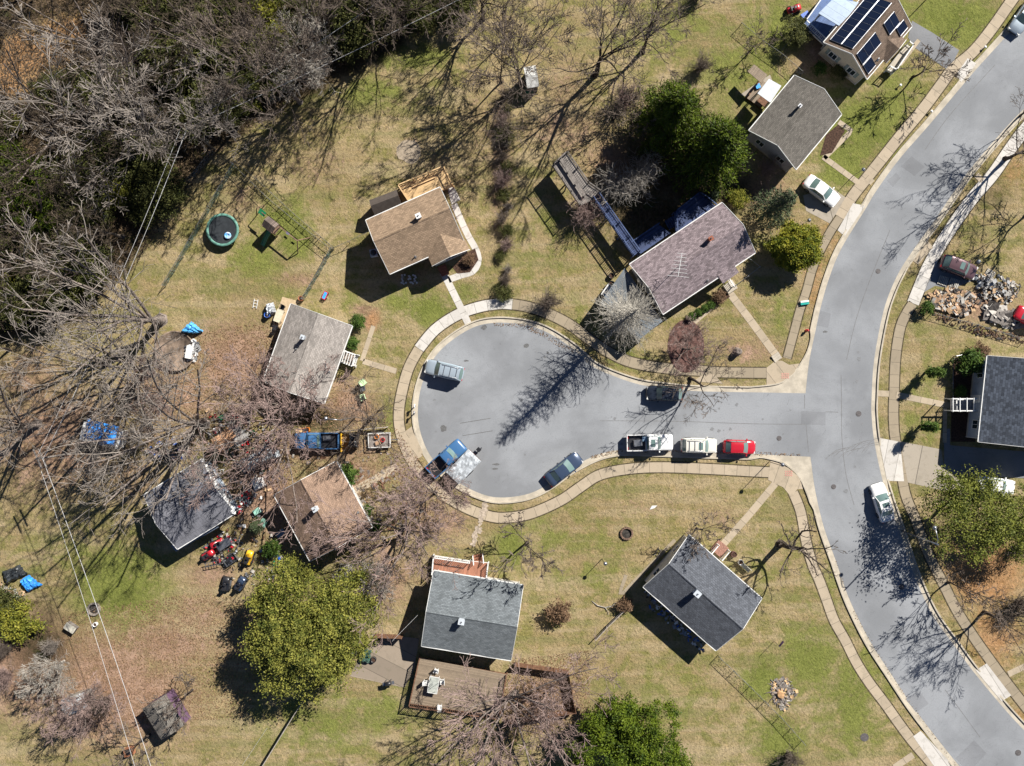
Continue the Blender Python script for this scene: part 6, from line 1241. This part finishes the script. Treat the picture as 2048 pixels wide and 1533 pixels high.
scraps('jumbled white and grey junk heap right of the maroon suv', [(1950, 545), (1985, 552), (2040, 570), (2020, 610), (1960, 600)], 260, [SCR[2], SCR[4], SCR[3], SCR[4], SCR[2], SCR[3], SCR[0]], 2, .6, (.15, .6))
scraps('long timber scraps at the right edge near the red car', [(1970, 612), (2015, 625), (2040, 655), (1975, 640)], 80, [SCR[2], GREYW, SCR[3]], 3, .4, (.6, 1.8))
scraps('brown planting debris strip along the wire fence at right', [(1865, 622), (1960, 650), (2046, 672), (2046, 690), (1950, 668), (1868, 638)], 240, [SOIL, SCR[3], LF_BR], 4, .12, (.12, .4))
bags('rubbish_bags', 'pale rubbish bags beside the maroon suv bonnet', 1962, 568, 16, .9, mat('pale_bags', (.45, .48, .5), .35, .3), 4)
scraps('scattered junk between the silver canopy and the brown roof', [(455, 1005), (500, 970), (520, 985), (500, 1010), (470, 1035)], 150, [SCR[2], SCR[3], SCR[4], REDP, WHP], 5, .5, (.15, .55))
scraps('scattered junk around the tan plywood shed', [(415, 820), (490, 830), (560, 905), (520, 960), (480, 950), (450, 905)], 200, [SCR[2], SCR[3], SCR[4], REDP, GREENP, SCR[0]], 6, .45, (.15, .6))
scraps('junk heap under the bare branches right of the tarp shed', [(290, 900), (345, 870), (385, 885), (375, 915), (320, 925)], 200, [SCR[2], SCR[3], SCR[4], BLUEP, BLACKP], 7, .5, (.12, .5))
scraps('yard clutter in the gap below the rear house', [(405, 1095), (450, 1062), (490, 1085), (470, 1130), (420, 1125)], 130, [REDP, SCR[3], METAL, BLACKP, SCR[2]], 8, .5, (.12, .5))
scraps('clutter in the shade behind the brown roofed house', [(545, 1100), (580, 1110), (615, 1150), (590, 1180), (550, 1140)], 110, [BLUEP, SCR[3], METAL, GREENP, SCR[2]], 9, .4, (.12, .5))
scraps('clutter in the shade behind the charcoal roofed house', [(1285, 1180), (1300, 1185), (1420, 1300), (1405, 1305), (1300, 1215)], 120, [BLUEP, SCR[4], METAL, BLACKP, WHP], 10, .4, (.12, .5))
scraps('chopped wood and clutter at the fence corner behind the tarps', [(0, 1165), (60, 1190), (30, 1200), (0, 1195)], 80, [SCR[2], SCR[0], SCR[4]], 11, .3, (.15, .5))
scraps('chipped stump wood scattered round the cut tree stump', [(1540, 1360), (1575, 1355), (1595, 1385), (1570, 1425), (1545, 1400)], 260, [TANW, BARK, GREYW, GREYW, TWIGP], 12, .12, (.1, .5))
def pallet(label, px, py, deg):
    t = thing('pallet', label, 'pallet', W(px, py), math.radians(deg)); mb = MB()
    for k in range(6): mb.box((-.5 + k * .2, 0, .13), (.13, 1.1, .03))
    mb.build('boards', mat('pale_pallet_wood', (.42, .4, .36), .9, .2), t); mb = MB()
    for y in (-.5, 0, .5): mb.box((0, y, .06), (1.15, .09, .1))
    mb.build('bearers', GREYW, t)
pallet('grey slatted pallet below the maroon suv, left of two', 1885, 562, -20); pallet('grey slatted pallet below the maroon suv, right of two', 1907, 567, -20); pallet('leaning pallet on top of the white junk heap', 1978, 550, 60)
mb = MB()                                                        # bed edging and beds
for P, lab in (([(1368, 640), (1376, 650), (1460, 594), (1452, 582)], 0), ([(950, 497), (957, 520), (940, 545), (915, 548), (905, 535), (935, 505)], 0), ([(1906, 716), (1948, 716), (1948, 796), (1906, 796)], 0), ([(1902, 824), (1950, 824), (1950, 884), (1902, 884)], 0), ([(1652, 270), (1676, 250), (1690, 262), (1664, 306), (1640, 312)], 0)):
    tag(MB().sheet(WL(P), .03).build('planting_bed', SOIL), kind='structure')
c = W(1372, 693); tag(MB().sheet([(c.x + 2.2 * math.cos(a), c.y + 3.2 * math.sin(a)) for a in [k * math.pi / 12 for k in range(24)]], .035).build('planting_bed', mat('dark_mulch', (.12, .065, .055), 1, .6, 2, 12)), kind='structure')
c = W(818, 303); rr_ = random.Random(3); tag(MB().sheet([(c.x + (1.5 + rr_.uniform(-.2, .2)) * math.cos(a), c.y + (1.4 + rr_.uniform(-.2, .2)) * math.sin(a)) for a in [k * math.pi / 9 for k in range(18)]], .012).build('sand_patch', mat('pale_sand', (.33, .27, .2), 1, .2, 3, 12, .5)), kind='structure')
# fire rings and stumps
def ring(label, px, py, r, n, m, inner=None):
    t = thing('fire_pit', label, 'fire pit', W(px, py)); mb = MB()
    for k in range(n): a = k * 2 * math.pi / n; mb.box((r * math.cos(a), r * math.sin(a), .13), (.2, r * 5.6 / n, .26 + .03 * math.sin(k * 3)), a)
    mb.build('stones', m, t); MB().lathe((0, 0, .03), [(r - .08, 0), (0, .04)], 16).build('ash_bed', inner or mat('ash', (.05, .045, .04), 1, .5), t); return t
t = ring('round stone fire pit with charred sticks, lower left lawn', 189, 1218, .68, 16, mat('fire_stones', (.3, .26, .22), .9, .3)); MB().bar((-.4, -.2, .2), (.4, .25, .24), .06, .06).build('log', BARK, t)
ring('round brick fire pit on the lawn between the two lower houses', 1253, 1067, .68, 16, mat('fire_bricks', (.17, .11, .08), .9, .4))
t = thing('tree_stump', 'freshly cut orange tree stump in the lower right lawn', 'stump', W(1560, 1388)); MB().lathe((0, 0, 0), [(.62, 0), (.48, .15), (.42, .4), (.36, .42), (0, .4)], 11).build('stump', mat('cut_heartwood', (.5, .3, .15), .8, .3, 3, 15), t)
for k in range(9): a = k * .7; MB().tube([(.35 * math.cos(a), .35 * math.sin(a), .12), (1.3 * math.cos(a + .2), 1.3 * math.sin(a + .2), .03), (2.0 * math.cos(a + .35), 2.0 * math.sin(a + .35), -.03)], [.14, .07, .03], 6).build('root', BARK, t)
t = thing('tree_stump', 'grey rotten stump on the corner lawn of the long house', 'stump', W(1474, 704)); MB().lathe((0, 0, 0), [(.55, 0), (.42, .3), (.4, .9), (.25, 1.0), (0, .8)], 10).build('stump', BARK, t)
# mailboxes, hydrant, boxes by the kerb
def mailbox(label, px, py, deg, m):
    t = thing('mailbox', label, 'mailbox', W(px, py), math.radians(deg)); MB().bar((0, 0, 0), (0, 0, 1.0), .1, .1).build('post', GREYW, t); mb = MB(); mb.box((0, 0, 1.08), (.48, .18, .14)); mb.tube([(-.24, 0, 1.15), (.24, 0, 1.15)], .09, 12); mb.build('box', m, t); MB().box((.1, .1, 1.22), (.03, .02, .14)).build('flag', REDP, t)
mailbox('white mailbox at the left kerb of the turning circle', 831, 812, 90, WHP); mailbox('white mailbox below the other one at the left kerb of the circle', 830, 826, 80, METAL)
t = thing('fire_hydrant', 'red fire hydrant in the grass strip near the upper junction corner', 'hydrant', W(1612, 662)); MB().lathe((0, 0, 0), [(.18, 0), (.18, .06), (.12, .08), (.12, .5), (.16, .52), (.15, .62), (.06, .72), (.02, .74)], 14).build('barrel', REDP, t)
for a in (0, 2.1, 4.2): MB().tube([(0, 0, .42), (.2 * math.cos(a), .2 * math.sin(a), .42)], .055, 8).build('outlet', REDP, t)
t = thing('sand_box', 'turquoise and white box on the grass verge beside the old pavement', 'box', W(1608, 606), math.radians(8)); MB().box((0, -.12, .15), (1.0, .26, .3)).build('base', mat('turquoise_plastic', (.02, .35, .3), .4, .1), t); MB().box((0, .14, .17), (1.0, .22, .34)).build('lid', WHP, t)
# wagon, bin, ladders, tables, chairs ...
t = thing('toy_wagon', 'red toy wagon filled with blue, on the lawn below the green netted fence', 'wagon', W(651, 592), math.radians(65)); MB().box((0, 0, .32), (1.0, .5, .22)).build('tub', REDP, t); MB().box((0, 0, .44), (.82, .36, .03)).build('liner', mat('sky_blue_plastic', (.05, .35, .8), .4, .1), t)
for x in (-.3, .3):
    for y in (-.26, .26): MB().tube([(x, y - .03, .14), (x, y + .03, .14)], .14, 12).build('wheel', DARK, t)
ladder('short white ladder lying on the lawn beside the rumpled grey cover', 511, 608, 80, 1.1, WHITE); ladder('white ladder lying between the rear house and the silver canopy', 438, 944, 8, 1.4, WHITE); ladder('metal ladder on the trailer among the clutter below the rear house', 425, 1128, 12, 2.0, METAL, .7)
barrel('bin', 'dark blue bin beside the rumpled grey cover', 537, 631, .35, .7, BLUEP, cat='bin'); ladder('short wooden rack beside the gable of the charcoal roofed house', 1316, 1105, 60, 1.1, GREYW)
table('patio_table', 'white framed glass patio table on the brown back deck', 868, 1366, 80, 1.9, 1.15, WHITE, .9, topm=mat('frosted_table', (.4, .42, .38), .3, .2))
for i, (x, y, d, l) in enumerate(((852, 1363, 0, 'white chair left of the glass table on the back deck'), (885, 1361, 180, 'white chair right of the glass table on the back deck'), (873, 1340, 255, 'white chair at the upper end of the glass table on the back deck'), (880, 1412, 90, 'white chair alone on the lower side of the back deck'))): chair('patio_chair', l, x, y, d, WHITE, .9)
for x, y, d, l in ((728, 765, 40, 'pale green garden chair, upper of the two on the front lawn'), (727, 795, 200, 'pale green garden chair, lower of the two on the front lawn')): chair('garden_chair', l, x, y, d, pale_green, 0, 1.25)
chair('garden_chair', 'grey metal garden chair between the two pale green ones', 727, 777, 100, METAL, 0, 1.1)
table('picnic_table', 'pale table on the tan patio behind the pale grey house', 561, 633, 70, 1.5, .8, mat('pale_wood', (.6, .55, .42), .7, .1)); chair('patio_chair', 'dark chair at the upper end of the tan patio', 567, 616, 250, BLACKP); chair('patio_chair', 'dark chair at the lower end of the tan patio', 553, 656, 80, BLACKP); barrel('planter', 'planter tub at the corner of the pale grey house roof', 603, 598, .3, .5, TERRA, cat='planter')
for s, (x, y) in enumerate(((752, 507),)): 
    t = thing('air_conditioner', 'square air conditioner in the shade beside the tan roofed bungalow', 'air conditioner', W(749, 508), math.radians(10)); MB().box((0, 0, .4), (.85, .85, .8)).build('cabinet', mat('ac_grey', (.5, .54, .6), .5, .1), t); MB().lathe((0, 0, .8), [(.36, .0), (.36, .03), (.1, .05), (0, .05)], 18).build('fan_grille', BLACKP, t)
mb = MB()
for k in range(26): c = W(802 + R.uniform(0, 32), 556 + R.uniform(-6, 14)); mb.box((c.x, c.y, .05), (.2, .2, .1), R.uniform(0, 3))
tag(mb.build('white_stones', WHP), 'scatter of white stones in the shaded front bed of the bungalow', 'stones', kind='stuff')
barrel('planter', 'dark planter beside the lower end of the grey platform', 1222, 553, .35, .5, BLACKP, cat='planter'); barrel('bin', 'dark round bin beside the carport corner', 1222, 570, .4, .8, BLACKP, cat='bin'); table('work_table', 'white topped table against the back of the grey carport', 1213, 583, 55, 1.5, .7, WHITE)
barrel('barrel_planter', 'brown barrel planter right of the brick stoop at the charcoal roofed house', 1466, 1108, .35, .55, mat('barrel_brown', (.16, .08, .07), .8, .3), cat='planter'); barrel('barrel_planter', 'white rimmed tub beside the garden bench', 1480, 1124, .32, .5, WHP, cat='planter')
t = thing('garden_bench', 'pale garden bench beside the front wall of the charcoal roofed house', 'bench', W(1489, 1134), math.radians(-42)); MB().box((0, 0, .45), (1.2, .45, .05)).build('seat', mat('stone_bench', (.5, .49, .42), .8, .15), t); MB().box((0, .22, .7), (1.2, .06, .45)).build('backrest', mat('stone_bench', (.5, .49, .42)), t)
for s in (-1, 1): MB().box((s * .5, 0, .22), (.1, .4, .42)).build('leg', GREYW, t)
grill('black grill at the edge of the concrete patio', 779, 1362, 10); barrel('planter', 'dark potted plant in the shade of the patio corner', 757, 1281, .35, .6, BLACKP, cat='planter'); tarp('green_cover', 'crumpled dark green cover on the patio beside the olive evergreen', [(722, 1300), (742, 1304), (738, 1330), (716, 1326)], .6, mat('dark_green_cover', (.04, .09, .07), .5, .4)); barrel('bin', 'dark round tub on the patio beside the green cover', 748, 1318, .33, .5, BLACKP, cat='tub'); crate('grey_box', 'small grey box at the left of the patio by the evergreen', 710, 1304, 20, (.6, .5, .4), METAL, lidm=METAL, cat='box')
machine('riding_mower', 'red riding mower below the rear house, left of two', 420, 1108, 30, REDP, BLACKP); machine('riding_mower', 'red riding mower nearer the rear house wall, right of two', 436, 1087, 200, REDP, BLACKP); machine('riding_mower', 'yellow and black mower in the cluttered yard', 500, 1113, 70, YELP, BLACKP, s=1.1); machine('riding_mower', 'black mower on the grass at the lower edge of the clutter', 455, 1165, 80, BLACKP, METAL, s=1.1); machine('riding_mower', 'dark small tractor right of the black mower', 484, 1165, 60, P_NAVY, METAL, s=1.1)
crate('tool_trailer', 'dark open trailer box between the mowers', 463, 1118, 35, (1.6, 1.0, .6), METAL, cat='trailer'); crate('tool_trailer', 'striped crate stack beside the rear house corner', 451, 1087, 30, (1.7, .9, .7), mat('plum_box', (.2, .17, .22), .6, .3), cat='crate', lidm=METAL); crate('storage_box', 'purple lidded box in the shade behind the brown roofed house', 563, 1066, 40, (1.1, .6, .5), METAL, cat='box', lidm=METAL); crate('storage_box', 'pale box in the deep shade behind the brown roofed house', 574, 1142, 60, (.8, .6, .5), METAL, cat='box', lidm=METAL)
crate('work_bench', 'weathered bench with tools on the lower left lawn', 146, 1253, -35, (1.3, .75, .7), GREYW, cat='bench', lidm=mat('pale_bench_top', (.42, .4, .34), .8, .3)); barrel('bucket', 'white bucket on the grass below the stone fire pit', 193, 1248, .26, .45, WHP, cat='bucket')
crate('storage_box', 'green wheeled box beside the small top shed', 1058, 184, 10, (.9, .6, .5), GREENP, cat='box', lidm=GREENP); crate('storage_box', 'red box in the clutter above the tan plywood shed', 473, 833, 10, (.9, .5, .4), REDP, cat='box', lidm=REDP); crate('storage_box', 'green box in the clutter above the tan plywood shed', 447, 834, 40, (.6, .5, .5), GREENP, cat='box', lidm=GREENP)
mb = MB()
for k in range(4): mb.bar(W(455, 843 + k * 2, .15 + .03 * k), W(500, 836 + k * 2, .15 + .03 * k), .12, .06)
tag(mb.build('stacked_planks', GREYW), 'bundle of pale planks lying above the tan plywood shed', 'planks', kind='stuff')
crate('storage_box', 'pink and white toy box beside the brown roof corner', 516, 1022, 30, (.8, .6, .5), WHP, cat='box', lidm=mat('mint_lid', (.3, .55, .45), .5)); crate('storage_box', 'mint green box above the small conifer in the clutter', 529, 1045, 60, (.9, .7, .4), mat('mint_plastic', (.2, .4, .33), .4), cat='box', lidm=mat('mint_plastic', (.2, .4, .33), .4))
crate('crate', 'white crate on the plough side of the pickup bed', 1275, 886, 5, (.9, .7, .35), WHP, .75, 'crate', lidm=METAL); crate('crate', 'blue crate in the bed of the white pickup', 1289, 878, 0, (.6, .5, .35), BLUEP, .75, 'crate', lidm=mat('pale_blue_lid', (.3, .45, .6), .5)); crate('tool_box', 'grey tool box in the bed of the blue pickup', 655, 876, 0, (.9, .5, .3), METAL, .75, 'tool box', lidm=METAL)
for x, y, m, l in ((754, 874, ORP, 'orange tub on the flatbed trailer, upper left'), (766, 880, REDP, 'red tub on the flatbed trailer, middle')): barrel('tub', l, x, y, .27, .3, m, .56, 'tub')
crate('cardboard_box', 'tan flat box on the flatbed trailer', 756, 886, 20, (.6, .4, .2), SCR[1], .56, 'box', lidm=SCR[1])
tarp('black_cover', 'black covered vehicle between the yellow blade and the flatbed trailer', [(697, 867), (716, 868), (714, 898), (694, 896)], 1.3, mat('black_vinyl_cover', (.02, .022, .028), .35, .4, 2, 8), cat='cover', amp=.1)
chair('yard_chair', 'wooden chair on the dirt above the blue pickup, left', 601, 861, 30, TANW); crate('log_rack', 'orange trimmed rack on the dirt drive above the blue pickup', 612, 860, 10, (1.0, .5, .4), ORP, cat='rack')
scraps('red and purple junk piled at the round red patch by the pool yard', [(372, 690), (392, 680), (400, 700), (388, 724), (376, 716)], 90, [WHP, SCR[4], METAL], 20, .6, (.2, .7)); table('garden_table', 'white table right of the round brown pool', 383, 705, 80, 1.5, .7, WHITE)
t = thing('red_table', 'round red table beside the grey shed at the bottom left', 'table', W(362, 1424)); MB().lathe((0, 0, .7), [(.55, 0), (.58, .03), (.55, .05), (0, .06)], 20).build('tabletop', mat('faded_red_top', (.45, .15, .12), .6, .2), t); MB().tube([(0, 0, 0), (0, 0, .7)], .06, 8).build('leg', METAL, t)
crate('wooden_rack', 'orange timber rack at the bottom left edge of the grey shed yard', 262, 1500, 15, (1.0, .9, .8), mat('orange_timber', (.3, .13, .07), .8, .3), cat='rack')
crate('water_butt', 'small blue box inside the timber patio at the ash grey house', 1513, 176, 20, (.5, .5, .5), BLUEP, cat='box', lidm=mat('sky_blue_plastic', (.05, .35, .8))); table('picnic_table', 'brown picnic table beside the white canopy patio', 1523, 208, -40, 1.3, .8, BROWNW)
machine('riding_mower', 'red mower in the dark corner behind the solar panelled house', 1586, 22, 20, REDP, BLACKP); crate('storage_box', 'deep blue box beside the red mower behind the solar house', 1607, 36, 30, (.9, .7, .6), BLUEP, cat='box', lidm=BLUEP)
t = thing('paper_scrap', 'white folded sheet lying on the lawn above the brick fire pit', 'paper', W(1306, 1015), .6); MB().add([(-.5, 0, .02), (0, .25, .1), (.55, -.1, .04), (.1, -.18, .03)], [(0, 3, 2, 1)]).build('sheet', WHP, t)
t = thing('garden_flag', 'small purple flag on a thin pole on the lower right lawn', 'flag', W(1548, 1283), .7); MB().tube([(0, 0, 0), (0, 0, 2.2)], .03, 6).build('pole', METAL, t); MB().add([(0, 0, 2.1), (.75, .1, 2.05), (.8, .15, 1.6), (0, 0, 1.6)], [(0, 1, 2, 3)]).build('banner', mat('purple_cloth', (.2, .12, .3), .8, .3), t)
for x, y, l in ((1967, 97, 'white round post cap in the grass beside the upper pavement'), (1798, 173, 'white round post cap on the lawn by the fan branched tree'), (1860, 225, 'small white marker in the verge of the upper road')):
    t = thing('marker_post', l, 'marker', W(x, y)); MB().lathe((0, 0, 0), [(.06, 0), (.06, .35), (.16, .38), (.16, .42), (0, .46)], 12).build('post', WHP, t)
t = thing('fallen_branch', 'pale fallen branch on the lawn left of the charcoal roofed house', 'branch', W(1210, 1215), .3); MB().tube([(-1.3, 1.2, .05), (-.8, .5, .12), (0, 0, .1), (.9, -.1, .08), (1.5, .2, .05)], [.03, .05, .07, .05, .02], 6).build('limb', TWIGP, t); MB().tube([(0, 0, .1), (.2, -.6, .1), (.1, -1.0, .05)], [.05, .03, .02], 5).build('twig', TWIGP, t)
MB_ = MB(); c = W(1566, 800)
# trim: stepping slabs where the long house walk meets the pavement
t = thing('stone_steps', 'three stone steps at the corner end of the long house path', 'steps', W(1552, 714), math.radians(-55))
for k in range(3): MB().box((-.25 + k * .3, 0, .12 - k * .035), (.28, 1.0, .2 - k * .05)).build('step', CONC, t)
# black mulch post, stones around stump etc
LFS = leafmat('fallen_leaves', (.12, .07, .035), (.34, .22, .13))
def scatter(label, poly, n, m, seed, size=.06, name='fallen_leaves'):
    rs = np.random.RandomState(seed); q = np.array([(p.x, p.y) for p in WL(poly)]); lo, hi = q.min(0), q.max(0); P = rs.uniform(lo, hi, (n * 2, 2)); ins = np.zeros(len(P), bool); j = len(q) - 1
    for i in range(len(q)):
        yi, yj, xi, xj = q[i][1], q[j][1], q[i][0], q[j][0]; c1 = (yi > P[:, 1]) != (yj > P[:, 1]); xx = (xj - xi) * (P[:, 1] - yi) / (yj - yi + 1e-9) + xi; ins ^= c1 & (P[:, 0] < xx); j = i
    P = P[ins][:n]; m_ = len(P); a = rs.uniform(0, 6.28, m_); s = size * rs.uniform(.6, 1.6, m_); z = rs.uniform(.03, .09, m_); t = np.stack([np.cos(a) * s, np.sin(a) * s, rs.uniform(-.03, .03, m_)], 1); b = np.stack([-np.sin(a) * s * .7, np.cos(a) * s * .7, rs.uniform(-.03, .03, m_)], 1); c = np.stack([P[:, 0], P[:, 1], z], 1)
    V = np.stack([c - t, c - b, c + t, c + b], 1).reshape(-1, 3); o = linkmesh(name, fast(name, V, np.arange(m_ * 4).reshape(m_, 4)), m); return tag(o, label, 'leaves', kind='stuff')
scatter('dry leaves strewn over the lower left yards', [(120, 1230), (420, 1180), (620, 1250), (480, 1440), (150, 1440)], 9000, LFS, 31); scatter('dry leaves under the red twigged trees left of the circle', [(300, 680), (560, 640), (780, 840), (900, 1000), (740, 1120), (520, 940), (300, 860)], 14000, LFS, 32); scatter('leaf litter on the floor of the woods', [(-60, -60), (940, -60), (620, 180), (420, 320), (250, 560), (-60, 690)], 26000, leafmat('wood_litter', (.05, .035, .02), (.2, .14, .09)), 33, .1); scatter('dry leaves below the back deck', [(1020, 1320), (1180, 1300), (1180, 1440), (980, 1500)], 4000, LFS, 34)
# tufts of rough grass over the lawns
def tufts(label, n, m, seed, poly, size=.09): return scatter(label, poly, n, m, seed, size, 'grass')

for lab, P, n in (('brown leaves drifted in the gutter at the top of the circle', [(985, 646), (1040, 648), (1080, 660), (1150, 702), (1144, 708), (1074, 668), (1036, 655), (985, 652)], 900), ('brown leaves drifted along the lower kerb of the side street', [(1180, 912), (1240, 898), (1480, 902), (1600, 908), (1600, 912), (1240, 904), (1184, 918)], 900), ('leaf litter gathered along the inner kerb of the lower road', [(1672, 1120), (1716, 1232), (1784, 1348), (1868, 1468), (1915, 1530), (1908, 1532), (1862, 1470), (1778, 1352), (1710, 1236), (1668, 1122)], 1300)): scatter(lab, P, n, LFS, len(lab), .05)

scraps('small yard junk strewn between the mowers and the brown roofed house', [(430, 1075), (520, 1010), (560, 1090), (600, 1160), (540, 1190), (450, 1150)], 170, [SCR[3], METAL, SCR[2], BLACKP, SCR[3], SCR[4], BROWNW], 41, .4, (.1, .5))
scraps('small junk strewn round the silver canopy and the dirt drive', [(400, 900), (440, 830), (560, 850), (600, 900), (540, 1000), (480, 1000)], 190, [SCR[3], METAL, SCR[2], BLACKP, SCR[0], SCR[4], WHP], 42, .35, (.1, .45))
scraps('fallen twigs and bits under the bare trees left of the circle', [(560, 850), (780, 900), (860, 1010), (780, 1120), (640, 960)], 260, [BROWNW, BARK, TWIG], 43, .06, (.1, .7))
